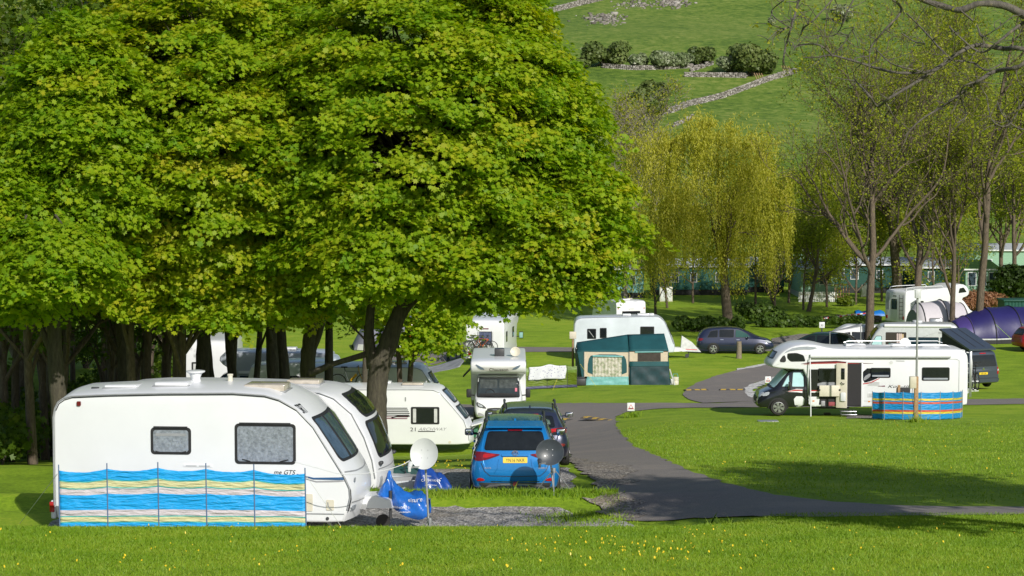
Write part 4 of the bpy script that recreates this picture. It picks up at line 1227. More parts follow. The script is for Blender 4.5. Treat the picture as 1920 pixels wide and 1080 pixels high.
def plate(body, view, s, cx, cz, parent, w=0.50, h=0.112, m=None, off=0.012, flip=False, blue=False):
    p = patch('number_plate', body, view, rrect(cx, cz, w, h, 0.012), m or M_PLATEY, parent, off, 0.3)
    if s: text_on('plate_letters', body, view, s, h * 0.62, cx, cz, M_INK, p, off + 0.004, flip=flip, stretch=0.86)
    return p

def roof_z(body, x, y):
    h = bvh(body).ray_cast(Vector((x, y, 9)), Vector((0, 0, -1)))
    return h[0].z if h[0] else 2.5

def rooflight(body, x, y, lx, ly, h, parent, m=None, name='rooflight'):
    z = min(roof_z(body, x + a * lx / 2, y + b * ly / 2) for a in (-1, 1) for b in (-1, 1))
    b = MB(); b.box((x, y, z + h / 2 - 0.01), (lx, ly, h + 0.02), bev=min(0.03, h * 0.4))
    o = b.done(name, m or M_WHITE, parent)
    q = MB(); q.box((x, y, z + 0.012), (lx + 0.06, ly + 0.06, 0.024), bev=0.008); q.done('rooflight_frame', M_TRIM, o)
    return o

def dish(parent, c, dirv, R_, m, name='dish', depth=0.07):
    d = Vector(dirv).normalized(); M = d.to_track_quat('Z', 'Y').to_matrix()
    pr = [(R_ * k / 8, depth * (k / 8) ** 2) for k in range(1, 9)]
    b = MB()
    up = pr + [(R_ * 1.0, depth + 0.012), (R_ * 0.985, depth + 0.012)]
    inner = [(R_ * k / 8 * 0.98, depth * (k / 8) ** 2 + 0.012) for k in range(8, 0, -1)]
    b.lathe(up + inner, c, M, 40)
    return b.done(name, m, parent, 50), M

def line_patch(name, body, view, pts, w, m, parent, off=0.012, grid=0.2):
    """a coach line or trim strip along points"""
    P = np.array(pts, float); t = np.gradient(P, axis=0); n = unit(np.stack([-t[:, 1], t[:, 0]], 1))
    ww = np.array(w if hasattr(w, '__len__') else [w] * len(P))[:, None] / 2
    poly = [tuple(q) for q in P + n * ww] + [tuple(q) for q in (P - n * ww)[::-1]]
    return patch(name, body, view, poly, m, parent, off, grid, skirt=False)
# ------------------------------------------------------------------ the near caravan with its windbreak
def place_corner(px, Y, lx, ly, rz, dz=0.0):
    """location of a thing whose local point (lx, ly) stands at column px, distance Y"""
    p = onx(px, Y); c, s = math.cos(rz), math.sin(rz)
    x = p.x - (lx * c - ly * s); y = p.y - (lx * s + ly * c)
    return Vector((x, y, p.z + dz))

rz = R(-5)
t = thing('caravan', 'long white caravan nearest the camera, behind the blue striped windbreak', 'caravan', place_corner(95, 37.35, 0, -1.1, rz, 0.02), rz, 'caravans')
prof = [(0.06, 0.26), (0.0, 0.50), (0, 1.2), (0, 2.10), (0.03, 2.26), (0.09, 2.38), (0.19, 2.45), (0.33, 2.49), (1.0, 2.525), (2.0, 2.555), (3.29, 2.575), (3.86, 2.54), (4.12, 2.47), (4.45, 2.29), (4.75, 1.98),
        (5.05, 1.5), (5.30, 1.10), (5.40, 0.88), (5.41, 0.72), (5.36, 0.50), (5.28, 0.28), (5.0, 0.26), (2.5, 0.26)]
body = slab('body', prof, 1.1, M_WHITE, t, r=0.045, camber=0.10, bulge=0.17, bfrom=4.35, rbulge=0.03)
# roof skin, gutter and corner trim
edge = [p for p in prof[1:20]]
m = MB(); m.tube([(x, -1.108, z) for x, z in edge], 0.014, 6); m.tube([(x, 1.108, z) for x, z in edge], 0.014, 6); m.done('gutter_trim', M_TRIM, t)
m = MB(); m.tube([(x + 0.02, -1.100, z - 0.03) for x, z in edge[3:]], 0.010, 6); m.done('seal_line', M_RUB, t)
def hinged(bd, cx, cz, w, h, pane, t):
    f = window(bd, 'R', cx, cz, w, h, t, r=0.07, rim=0.05, pane=pane)
    line_patch('hinge_rail', bd, 'R', [(cx - w * 0.42, cz + h / 2 + 0.005), (cx + w * 0.42, cz + h / 2 + 0.005)], 0.035, M_RUB, f, 0.03)
    for sx in (-1, 1):
        line_patch('catch', bd, 'R', [(cx + sx * w * 0.38, cz - h * 0.38), (cx + sx * w * 0.24, cz - h * 0.43)], 0.022, M_RUB, f, 0.026)
    return f
f = hinged(body, 2.16, 1.70, 0.74, 0.49, M_BLIND, t)
patch('blind_edge', body, 'R', rrect(2.16, 1.815, 0.56, 0.05, 0.01), M_TRIM, f, 0.019)
hinged(body, 3.88, 1.665, 1.11, 0.73, M_BLIND, t)
patch('fridge_vent', body, 'R', rrect(2.65, 1.26, 0.52, 0.045, 0.01), M_WHITE, t, 0.012)
for dx in (-0.12, 0.12): line_patch('vent_slot', body, 'R', [(2.65 + dx - 0.1, 1.255), (2.65 + dx + 0.1, 1.255)], 0.012, M_TRIM, t, 0.016)
patch('marker_lamp', body, 'R', rrect(0.48, 2.36, 0.075, 0.085, 0.02), M_REDD, t, 0.03)
patch('service_flap', body, 'R', rrect(4.66, 0.62, 0.15, 0.31, 0.02), M_CREAM, t, 0.014)
f = patch('socket_flap', body, 'R', rrect(5.05, 0.58, 0.14, 0.19, 0.02), M_CREAM, t, 0.014)
line_patch('flap_mark', body, 'R', [(5.01, 0.63), (5.02, 0.54), (5.08, 0.50)], 0.02, M_TRIM, f, 0.02)
line_patch('sill_line', body, 'R', [(4.6, 0.42), (5.30, 0.42)], 0.02, M_TRIM, t)
line_patch('coach_line', body, 'R', [(4.45, 1.13), (4.75, 1.055), (5.3, 1.06)], [0.015, 0.03, 0.05], mat('blue_decal', (0.03, 0.10, 0.24), 0.4), t)
line_patch('coach_line', body, 'R', [(4.5, 1.08), (4.8, 1.00), (5.33, 1.02)], [0.01, 0.02, 0.03], M_GREYINK, t)
line_patch('coach_line', body, 'R', [(0.0, 1.04), (0.3, 1.04)], 0.05, MATS['blue_decal'], t)
text_on('lettering', body, 'R', 'me GTS', 0.085, 4.22, 1.165, M_INK, t, italic=0.3)
patch('lock', body, 'R', rrect(5.0, 0.335, 0.06, 0.06, 0.028), M_PLAS, t, 0.012)
fw = window(body, 'F', 0, 1.72, 1.80, 0.80, t, r=0.12, rim=0.045, pane=M_GLASSB, grid=0.1)
for y in (-0.36, 0.36): patch('window_bar', body, 'F', rrect(y, 1.72, 0.07, 0.74, 0.02), M_RUB, fw, 0.026)
line_patch('front_seam', body, 'F', [(-1.0, 1.16), (-0.5, 1.12), (0, 1.11), (0.5, 1.12), (1.0, 1.16)], 0.02, M_TRIM, t)
line_patch('front_seam', body, 'F', [(-1.0, 0.62), (0, 0.58), (1.0, 0.62)], 0.018, M_TRIM, t)
for y in (-0.86, 0.86):
    patch('front_lamp', body, 'F', rrect(y, 0.50, 0.22, 0.10, 0.04), M_CLEAR, t, 0.012)
    line_patch('grab_handle', body, 'F', [(y - 0.1 * (1 if y > 0 else -1), 1.02), (y, 0.96)], 0.035, M_TRIM, t, 0.035)
text_on('lettering', body, 'F', 'SRT', 0.16, -0.86, 2.28, M_INK, t, stretch=0.7)
for y in (-1.0, 1.0):
    m = MB(); m.box((-0.03, y * 0.98, 0.42), (0.10, 0.20, 0.34), bev=0.03); k = m.done('rear_bumper', M_WHITE, t)
    q = MB(); q.box((-0.05, y * 1.03, 0.47), (0.09, 0.16, 0.19), bev=0.015); q.done('rear_lamp', M_REDL, k)
m = MB(); m.box((-0.03, 0, 0.40), (0.08, 1.7, 0.26), bev=0.03); m.done('rear_bumper', M_WHITE, t)
# roof furniture
rooflight(body, 1.10, -0.35, 0.60, 0.50, 0.06, t)
rooflight(body, 2.03, -0.30, 0.62, 0.52, 0.08, t)
k = rooflight(body, 3.75, -0.25, 0.75, 0.62, 0.14, t, mat('aged_clear_rooflight', (0.50, 0.45, 0.38), 0.2, var=0.2, coat=0.4))
z = roof_z(body, 2.33, 0.1); m = MB(); m.lathe([(0.10, z - 0.02), (0.085, z + 0.06), (0.12, z + 0.14), (0.175, z + 0.17), (0.175, z + 0.19), (0.12, z + 0.20)], (2.33, 0.1, 0), 'Z', 28); m.done('aerial_dome', M_WHITE, t)
z = roof_z(body, 2.98, 0.1); m = MB(); m.lathe([(0.05, z - 0.02), (0.045, z + 0.09), (0.055, z + 0.10), (0.055, z + 0.125), (0.02, z + 0.13)], (2.98, 0.1, 0), 'Z', 18); m.done('heater_flue', M_CREAM, t)
for (x, y) in ((0.62, -0.55), (2.2, -0.5)):
    z = roof_z(body, x, y); m = MB(); m.box((x, y, z + 0.01), (0.14, 0.05, 0.03), bev=0.008); m.done('roof_bracket', M_PLAS, t)
# drawbar, jockey wheel, wheels
m = MB()
for y in (-0.42, 0.42): m.bar((5.2, y, 0.42), (6.15, y * 0.12, 0.44), 0.05, 0.09)
m.bar((6.05, 0, 0.46), (6.4, 0, 0.47), 0.09, 0.09); m.done('drawbar', M_STEEL, t)
m = MB(); m.prism([(5.28, 0.40), (5.42, 0.60), (5.75, 0.62), (6.02, 0.55), (6.05, 0.40)], 'Y', -0.30, 0.30); m.done('drawbar_cover', M_WHITE, t, bev=0.04)
m = MB(); m.cyl((6.0, -0.14, 0.70), (6.0, -0.14, 0.18), 0.028, n=10); jw = m.done('jockey_post', M_PLAS, t)
m = MB(); m.lathe([(0.05, -0.035), (0.13, -0.03), (0.13, 0.03), (0.05, 0.035)], (5.86, -0.14, 0.13), 'Y', 20); m.done('jockey_wheel', M_TYRE, jw)
for y in (-0.98, 0.98): wheel(t, 2.45, y, 0.32, 0.19, 6, -1 if y < 0 else 1)
for x in (0.5, 4.9):
    m = MB(); m.bar((x, -0.8, 0.28), (x + 0.25, -0.8, 0.02), 0.05, 0.04); m.done('corner_steady', M_STEEL, t)
CARAVAN1 = t; MW1 = Matrix.Translation(t.location) @ Matrix.Rotation(rz, 4, 'Z')

# hitch covers
def cover(name, label, base, rzz, pts, m, letters=(), rad=0.55, seed=0):
    """limp cloth draped over a drawbar: pts are (x, y, z) ridge points with half width"""
    rng = np.random.default_rng(seed)
    t = thing(name, label, 'hitch cover', base, rzz)
    Q = catmull(np.array(pts, float), 6)
    rings = []
    for i, (x, y, z, w, lo) in enumerate(Q):
        ring = []
        for k in range(17):
            a = math.pi * k / 16
            f = 1 + 0.09 * math.sin(5 * a + i * 0.6) + rng.normal(0, 0.015)
            ring.append((x + rng.normal(0, 0.006), y - math.cos(a) * w * f, lo + (z - lo) * (math.sin(a) ** 0.7) * f))
        rings.append(ring)
    b = MB(); b.loft(rings, caps=False, closed=False); c = b.done('cloth', m, t, 60)
    sd = c.modifiers.new('thickness', 'SOLIDIFY'); sd.thickness = 0.006
    for s, h, cx, cz in letters:
        text_on('lettering', c, 'R', s, h, cx, cz, mat('white_print', (0.75, 0.78, 0.82), 0.5), t, 0.012)
    return t
M_BLUEC = mat('blue_pvc', (0.015, 0.13, 0.50), 0.28, var=0.25, scale=5, bump=0.9, coat=0.4, bscale=7)
M_BLUED = mat('dark_blue_pvc', (0.012, 0.06, 0.30), 0.35, var=0.25, scale=5, bump=0.9, coat=0.3, bscale=7)
p = MW1 @ Vector((5.75, 0, 0))
cover('hitch_cover', 'bright blue plastic cover with white print draped over the nearest drawbar', Vector((p.x, p.y, float(gz(p.x, p.y)) + 0.02)), R(-7),
      [(-0.02, 0, 0.58, 0.22, 0.42), (0.12, 0, 0.86, 0.22, 0.42), (0.22, 0, 1.02, 0.10, 0.47), (0.32, 0, 0.80, 0.18, 0.38), (0.52, 0, 0.68, 0.26, 0.28), (0.78, 0, 0.66, 0.26, 0.20), (0.95, 0, 0.55, 0.20, 0.26)], M_BLUEC,
      (('eisure', 0.075, 0.72, 0.56), ('TELEPHONE 01', 0.04, 0.46, 0.42), ('www.youleisure', 0.036, 0.48, 0.345)), seed=3)
q = at(800, 915, 42.6)
cover('hitch_cover', 'darker blue cover with white print lying behind the satellite dish', Vector((q.x, q.y, float(gz(q.x, q.y)) + 0.02)), R(-12),
      [(-0.28, 0, 0.30, 0.2, 0.1), (-0.12, 0, 0.78, 0.22, 0.1), (0.10, 0, 0.72, 0.26, 0.1), (0.32, 0, 0.6, 0.26, 0.06), (0.55, 0, 0.36, 0.2, 0.05)], M_BLUED,
      (('Preston', 0.04, 0.06, 0.60), ('CARAVANS', 0.055, 0.14, 0.52), ('www.caravan', 0.035, 0.16, 0.43)), seed=4)

# striped windbreak before the near caravan
def stripe_mat(name, stops, rough=0.38):
    """woven plastic: bands across its height, UV free, by object z from 0 to 1 of its height attribute"""
    m, nt, b = nt_new(name)
    at_ = N(nt, 'ShaderNodeAttribute', attribute_name='tint')
    r = ramp(nt, at_.outputs['Fac'], stops, 'CONSTANT')
    tc = coords(nt); nz = N(nt, 'ShaderNodeTexNoise', i_Scale=5.0, i_Detail=6.0); nt.links.new(tc, nz.inputs['Vector'])
    mp = N(nt, 'ShaderNodeMapping'); mp.inputs['Rotation'].default_value = (0.4, 0.5, 0.3); mp.inputs['Scale'].default_value = (1.5, 4, 9)
    nt.links.new(tc, mp.inputs[0]); n2 = N(nt, 'ShaderNodeTexNoise', i_Scale=2.2, i_Detail=4.0); nt.links.new(mp.outputs[0], n2.inputs['Vector'])
    nt.links.new(r.outputs[0], b.inputs['Base Color']); b.inputs['Roughness'].default_value = rough
    bp = N(nt, 'ShaderNodeBump', i_Strength=1.0, i_Distance=0.06); nt.links.new(n2.outputs[0], bp.inputs['Height'])
    nt.links.new(bp.outputs[0], b.inputs['Normal'])
    return m
CY = (0.012, 0.37, 0.82); YE = (0.62, 0.60, 0.33); LI = (0.60, 0.55, 0.58); GR = (0.05, 0.40, 0.36)
M_STR1 = stripe_mat('striped_windbreak', [(0, CY), (0.085, GR), (0.11, YE), (0.195, GR), (0.215, LI), (0.305, GR), (0.32, CY), (0.575, GR), (0.59, LI), (0.69, GR), (0.715, YE), (0.815, GR), (0.83, CY)])
OR = (0.60, 0.10, 0.05); Y2 = (0.66, 0.55, 0.05); BL = (0.012, 0.27, 0.62)
M_STR2 = stripe_mat('bright_striped_windbreak', [(0, BL), (0.20, Y2), (0.27, OR), (0.345, BL), (0.58, OR), (0.66, BL), (0.70, Y2), (0.77, BL)])
M_STR3 = stripe_mat('green_windbreak', [(0, (0.10, 0.10, 0.20)), (0.11, (0.13, 0.19, 0.012)), (0.72, (0.19, 0.30, 0.05)), (0.84, (0.28, 0.38, 0.16))])

def windbreak(name, label, top, bot, mt, pole, group=None, sag=0.03, n=14, rows=24, polemat=None, above=0.10):
    """top, bot: matching 3D points, one pair per pole; the cloth sags between the poles"""
    b0 = (Vector(bot[0]) + Vector(bot[-1])) / 2
    t = thing(name, label, 'windbreak', b0, 0, group)
    V = []; tv = []
    for i in range(len(top) - 1):
        a0, a1 = Vector(top[i]) - b0, Vector(top[i + 1]) - b0; c0, c1 = Vector(bot[i]) - b0, Vector(bot[i + 1]) - b0
        for k in range(n + (1 if i == len(top) - 2 else 0)):
            f = k / n; s_ = 4 * f * (1 - f)
            u = a0.lerp(a1, f) - Vector((0, 0, sag * s_ * random.uniform(0.9, 1.1))); d = c0.lerp(c1, f) + Vector((0, 0, sag * 0.4 * s_))
            nn = (a1 - a0).cross(Vector((0, 0, 1))).normalized()
            col = []
            for j in range(rows + 1):
                g = j / rows
                wv = 0.012 * s_ * math.sin(g * 3.1) * math.sin(i * 2 + g * 4) + 0.002 * s_ * math.sin(g * 14 + f * 10 + i)
                col.append(d.lerp(u, g) + nn * wv)
            V.append(col)
    vs = [tuple(p) for c in V for p in c]; fs = []; nr = rows + 1
    for i in range(len(V) - 1):
        for j in range(rows):
            fs.append((i * nr + j, (i + 1) * nr + j, (i + 1) * nr + j + 1, i * nr + j + 1)); tv.append((j + 0.5) / rows)
    me = bpy.data.meshes.new('cloth'); me.from_pydata(vs, [], fs); a = me.attributes.new('tint', 'FLOAT', 'FACE'); a.data.foreach_set('value', tv)
    finish(me, mt, 60); c = link(bpy.data.objects.new('cloth', me), t)
    sd = c.modifiers.new('thickness', 'SOLIDIFY'); sd.thickness = 0.004
    for p, q in zip(top, bot):
        m = MB(); p = Vector(p) - b0; q = Vector(q) - b0; d = (p - q).normalized()
        m.cyl(q - d * 0.12, p + d * above, pole, pole * 0.9, 8); m.done('pole', polemat or M_STEEL, t)
    return t
tops = [(110, 882), (200.5, 879), (296, 877), (386, 879), (476, 881), (572, 888)]
YW = [36.15, 36.1, 36.05, 36.0, 35.98, 35.95]
T_ = [at(x, y, Y) for (x, y), Y in zip(tops, YW)]
B_ = []
for (x, y), Y in zip(tops, YW):
    B_.append(at(x + 2, 990.5, Y))
windbreak('windbreak', 'long faded windbreak of cyan, cream and pink stripes before the nearest caravan', T_, B_, M_STR1, 0.012, 'striped windbreaks', sag=0.05, polemat=mat('blue_grey_pole', (0.10, 0.16, 0.28), 0.5), rows=48)
def rope(label, p, q, r=0.004, sag=0.0, m=None, name='guy_rope', cat='guy rope'):
    b = MB(); p = Vector(p); q = Vector(q)
    b.tube([p.lerp(q, k / 8) - Vector((0, 0, sag * 4 * (k / 8) * (1 - k / 8))) - p for k in range(9)], r, 6)
    o = b.done(name, m or M_ROPE, None); o.location = p
    return tag(o, label, cat)
rope('pale guy rope from the left end pole of the long striped windbreak to the lawn', at(108, 888, 36.15), gp(37, 983), 0.005)
rope('thin guy rope from the right end pole of the long striped windbreak', at(574, 892, 35.95), at(641, 989, 35.6), 0.004)
# white lead from the near caravan to the dish
b = MB(); pts = [at(x, y, Y) for x, y, Y in ((553, 866, 36.0), (590, 876, 35.9), (640, 889, 35.8), (680, 888, 35.7), (720, 882, 35.7), (755, 871, 35.7), (770, 862, 35.75))]
o_ = pts[0].copy(); b.tube([Vector(p[:3]) - o_ for p in catmull(np.array([tuple(p) for p in pts]), 5)], 0.007, 6)
o = b.done('aerial_lead', M_WHITE, None); o.location = o_; tag(o, 'white aerial lead looping from the nearest caravan to the pale dish', 'cable')

# ------------------------------------------------------------------ second caravan, nose showing
L = 5.6; rz = R(-6)
t = thing('caravan', 'white caravan with tall curved dark front window, right behind the nearest one', 'caravan', place_corner(704, 42.25, L, -1.1, rz, 0.02), rz, 'caravans')
fr = [(-1.5, 2.32), (-1.15, 2.29), (-0.85, 2.18), (-0.48, 1.87), (-0.22, 1.38), (-0.06, 0.92), (0, 0.55), (-0.05, 0.28)]
prof = [(0.05, 0.26), (0, 0.5), (0, 2.0), (0.08, 2.22), (0.3, 2.34), (2.0, 2.36)] + [(L + x, z) for x, z in fr] + [(4.5, 0.26), (2, 0.26)]
prof = chaikin(prof, 1)
body = slab('body', prof, 1.1, M_WHITE, t, r=0.06, camber=0.06, bulge=0.14, bfrom=L - 1.4)
fw = window(body, 'F', 0.06, 1.98, 1.6, 0.48, t, r=0.2, rim=0.05, grid=0.08, pane=M_GLASS)
fw2 = window(body, 'F', 0.06, 1.30, 1.75, 0.76, t, r=0.14, rim=0.05, grid=0.08, pane=M_GLASS)
m = MB(); m.tube([(x, -1.106, z) for x, z in [(L + a - 0.03, b) for a, b in fr[:-1]]], 0.012, 6); m.done('corner_trim', M_TRIM, t)
patch('side_window', body, 'R', chaikin([(4.35, 1.45), (4.4, 1.80), (4.75, 1.78), (5.05, 1.40)], 2), M_RUB, t, 0.012)
patch('side_reflection', body, 'R', chaikin([(4.42, 1.50), (4.46, 1.74), (4.74, 1.72), (4.98, 1.44)], 2), mat('dark_red_reflection', (0.22, 0.02, 0.03), 0.35), t, 0.018)  # red reflection in the side window, painted as a coloured patch
line_patch('front_seam', body, 'F', [(-0.95, 0.72), (0, 0.70), (0.95, 0.72)], 0.018, M_TRIM, t)
for y in (-0.82, 0.82):
    m = MB(); z_ = 0.83; h = bvh(body).ray_cast(Vector((9, y, z_)), Vector((-1, 0, 0)))[0]; m.box((h.x + 0.03, y, z_), (0.09, 0.16, 0.07), bev=0.025); m.done('grab_handle', M_PLAS, t)
    patch('front_lamp', body, 'F', rrect(y, 0.45, 0.16, 0.22, 0.05), M_CLEAR, t, 0.01)
rooflight(body, 3.9, 0.0, 0.7, 0.5, 0.10, t, MATS['aged_clear_rooflight'])
m = MB()
for y in (-0.4, 0.4): m.bar((L - 0.1, y, 0.4), (L + 0.95, 0, 0.42), 0.05, 0.08)
m.done('drawbar', M_STEEL, t)
for y in (-0.98, 0.98): wheel(t, 2.5, y, 0.32, 0.19, 6, -1 if y < 0 else 1)

# ------------------------------------------------------------------ third and fourth caravans past the big trunk
def touring(label, px, Y, rz, detail=True, L=5.9, top=2.42):
    t = thing('caravan', label, 'caravan', place_corner(px, Y, L, -1.1, rz, 0.0), rz, 'caravans')
    fr = [(-1.9, top), (-1.35, top - 0.02), (-1.1, top - 0.12), (-0.66, 1.80), (-0.2, 1.25), (-0.03, 0.75), (0, 0.5), (-0.06, 0.34)]
    prof = [(0.05, 0.32), (0, 0.5), (0, 2.0), (0.1, top - 0.12), (0.35, top - 0.02)] + [(L + x, z) for x, z in fr] + [(4.2, 0.33), (2, 0.33)]
    prof = chaikin(prof, 1)
    body = slab('body', prof, 1.1, M_WHITE, t, r=0.05, camber=0.14, bulge=0.15, bfrom=L - 1.5)
    m = MB(); m.tube([(x, -1.105, z) for x, z in [(0.35, top - 0.02)] + [(L + a - 0.02, b) for a, b in fr[:-1]]], 0.012, 6); m.done('corner_trim', M_TRIM, t)
    window(body, 'F', 0, 2.12, 1.5, 0.5, t, r=0.14, rim=0.05, pane=M_GLASSB, grid=0.1)
    window(body, 'F', 0, 1.52, 1.7, 0.5, t, r=0.1, rim=0.05, pane=M_GLASSB, grid=0.1)
    rooflight(body, L - 2.2, -0.3, 0.8, 0.55, 0.10, t, MATS['aged_clear_rooflight'])
    rooflight(body, L - 3.3, 0.2, 0.45, 0.45, 0.08, t)
    for y in (-0.98, 0.98): wheel(t, 2.6, y, 0.32, 0.19, 6, -1 if y < 0 else 1)
    m = MB()
    for y in (-0.4, 0.4): m.bar((L - 0.1, y, 0.4), (L + 0.9, 0, 0.42), 0.05, 0.08)
    m.done('drawbar', M_STEEL, t)
    return t, body
L = 5.9
t, body = touring('white caravan with dark stripes and a side window, behind the big sycamore trunk', 880, 78.0, R(-2))
f = window(body, 'R', L - 1.68, 1.44, 1.08, 0.66, t, r=0.05, rim=0.05, pane=M_GLASS)
for sx in (-1, 1): patch('curtain', body, 'R', rrect(L - 1.68 + sx * 0.40, 1.44, 0.12, 0.52, 0.02), M_CURT, f, 0.02)
for k in range(7):
    line_patch('coach_line', body, 'R', [(L - 3.45, 1.72 - k * 0.066), (L - 2.26 - 0.03 * abs(k - 3), 1.72 - k * 0.066)], 0.032, M_PLAS if k < 5 else mat('maroon_decal', (0.16, 0.03, 0.06), 0.4), t)
line_patch('coach_line', body, 'R', [(L - 2.95, 1.36), (L - 2.7, 1.42), (L - 2.26, 1.42)], 0.05, M_INK, t, 0.015)
text_on('lettering', body, 'R', '21', 0.15, L - 2.12, 0.92, M_INK, t, stretch=1.3)
text_on('lettering', body, 'R', 'ARCHWAY', 0.12, L - 1.42, 0.935, M_GREYINK, t, italic=0.35, stretch=1.25)
line_patch('coach_line', body, 'R', [(L - 1.95, 0.84), (L - 1.3, 0.84)], 0.03, M_INK, t)
patch('marker', body, 'R', rrect(L - 2.42, 2.06, 0.05, 0.16, 0.02), M_TRIM, t, 0.015)
patch('lock', body, 'R', rrect(L - 0.75, 0.44, 0.10, 0.10, 0.048), M_CREAM, t, 0.012)
m = MB(); m.box((L + 0.42, 0, 1.12), (0.78, 1.5, 0.06), Matrix.Rotation(R(-17), 3, 'Y'), bev=0.02); m.done('front_locker_lid', M_WHITE, t)
for y in (-0.6, 0.6):
    m = MB(); m.bar((L - 0.06, y, 0.8), (L + 0.3, y, 1.05), 0.03, 0.03); m.done('lid_stay', M_STEEL, t)
m = MB(); m.box((L + 0.1, 0.1, 0.72), (0.35, 1.0, 0.4), bev=0.04); m.done('gas_locker', mat('green_locker', (0.02, 0.14, 0.07), 0.5), t)
t, body = touring('white caravan whose pale roof shows behind the striped one', 842, 84.5, R(-2), top=2.62)
z = roof_z(body, 3.2, 0); m = MB(); m.box((3.2, -0.2, z + 0.06), (0.22, 0.22, 0.14), bev=0.03); m.done('roof_vent', M_WHITE, t)
# ------------------------------------------------------------------ cars on the near pitch
M_BLUEP = mat('metallic_blue_paint', (0.008, 0.20, 0.54), 0.25, metal=0.3, var=0.08, scale=40, coat=0.9)
M_NAVYP = mat('dark_grey_blue_paint', (0.030, 0.038, 0.075), 0.28, metal=0.3, var=0.08, scale=40, coat=0.9)
M_SLATE = mat('slate_blue_paint', (0.018, 0.025, 0.060), 0.28, metal=0.25, var=0.08, scale=40, coat=0.8)
M_VANG = mat('blue_grey_van_paint', (0.062, 0.078, 0.11), 0.3, metal=0.3, var=0.08, scale=40, coat=0.8)

def suv(name, label, paint, loc, rz, st, scale=1.0):
    t = thing(name, label, 'car', loc, rz, 'parked cars')
    b = MB(); b.loft(car_rings(st)); body = b.done('body', paint, t, 50)
    return t, body
# x: 0 at the tail, forward positive
ST_SUV = [(0.0, 0.40, 0.62, 0.75, 0.66, 0.70, 0.70, 0.60), (0.06, 0.34, 0.98, 1.04, 0.82, 0.88, 0.80, 0.70), (0.16, 0.32, 1.06, 1.12, 0.86, 0.91, 0.82, 0.70), (0.30, 0.30, 1.08, 1.40, 0.87, 0.92, 0.83, 0.64),
          (0.48, 0.28, 1.08, 1.60, 0.88, 0.92, 0.84, 0.60), (0.8, 0.26, 1.07, 1.62, 0.88, 0.92, 0.85, 0.61), (1.6, 0.25, 1.05, 1.62, 0.88, 0.92, 0.86, 0.63), (2.4, 0.25, 1.03, 1.58, 0.88, 0.92, 0.86, 0.62),
          (2.9, 0.25, 1.02, 1.48, 0.88, 0.92, 0.85, 0.60), (3.5, 0.25, 1.02, 1.08, 0.88, 0.92, 0.84, 0.66), (4.2, 0.26, 0.92, 0.97, 0.86, 0.90, 0.80, 0.62), (4.5, 0.3, 0.72, 0.78, 0.74, 0.80, 0.74, 0.60), (4.62, 0.36, 0.55, 0.60, 0.6, 0.66, 0.62, 0.5)]

def suv_dress(t, body, paint, glass_poly, lamps, platetext, side_glass=True, rails=M_PLAS):
    g = shape_window(body, 'B', glass_poly, t, rim=0.02, frame=M_GLASS, name='rear_window', grid=0.08)
    for s in (-1, 1):
        shape_window(body, 'R' if s < 0 else 'L', [(0.62, 1.10), (0.75, 1.48), (1.5, 1.56), (2.4, 1.52), (3.0, 1.10)], t, rim=0.03, name='side_window')
        line_patch('window_post', body, 'R' if s < 0 else 'L', [(1.75, 1.08), (1.70, 1.56)], 0.07, M_RUB, t, 0.018)
        patch('wheel_arch', body, 'R' if s < 0 else 'L', [(0.86 + 0.42 * math.cos(a), 0.34 + 0.42 * math.sin(a)) for a in np.linspace(-0.15, math.pi + 0.15, 18)], M_PLAS, t, 0.012)
        patch('wheel_arch', body, 'R' if s < 0 else 'L', [(3.55 + 0.42 * math.cos(a), 0.34 + 0.42 * math.sin(a)) for a in np.linspace(-0.15, math.pi + 0.15, 18)], M_PLAS, t, 0.012)
        for x in (0.86, 3.55): wheel(t, x, s * 0.83, 0.345, 0.23, 5, s)
        m = MB(); pts = [(0.75, s * 0.60, 1.63), (0.95, s * 0.60, 1.69), (1.6, s * 0.61, 1.70), (2.2, s * 0.61, 1.66), (2.4, s * 0.60, 1.60)]
        m.tube([tuple(q) for q in catmull(np.array(pts), 5)], 0.028, 8); m.done('roof_rail', rails, t)
        mirror(t, 2.95, s * 0.86, 1.12, s, M_RUB if paint is M_BLUEP else paint, w=0.20, h=0.15, arm=0.04)
        for x in (1.35, 2.45): patch('door_handle', body, 'R' if s < 0 else 'L', rrect(x, 0.98, 0.2, 0.035, 0.015), paint, t, 0.03)
    z = roof_z(body, 0.7, 0); m = MB(); m.prism([(0.62, z - 0.02), (0.70, z + 0.06), (0.74, z + 0.065), (0.85, z - 0.02)], 'Y', -0.02, 0.02); m.done('roof_aerial', paint, t)
    return g

YB = 42.35
t, body = suv('parked_car', 'bright blue car with yellow number plate, nearest of the parked cars', M_BLUEP, onx(966, YB) + Vector((0, 0, 0.02)), R(90), ST_SUV)
suv_dress(t, body, M_BLUEP, [(-0.645, 1.105), (-0.56, 1.47), (0.56, 1.47), (0.645, 1.105)], None, None)
k = MB()
k.loft([[(0.30, -0.60, 1.55), (0.30, 0.60, 1.55), (0.62, 0.56, 1.62), (0.62, -0.56, 1.62)], [(0.30, -0.60, 1.585), (0.30, 0.60, 1.585), (0.62, 0.56, 1.66), (0.62, -0.56, 1.66)]]); sp = k.done('spoiler', M_BLUEP, t, bev=0.012)
patch('brake_lamp', body, 'B', rrect(0, 1.485, 0.3, 0.03, 0.01), M_REDD, t, 0.02)
m = MB(); m.bar((0.19, -0.02, 1.135), (0.17, 0.30, 1.15), 0.025, 0.03); m.done('rear_wiper', M_RUB, t)
B_ = 'B'
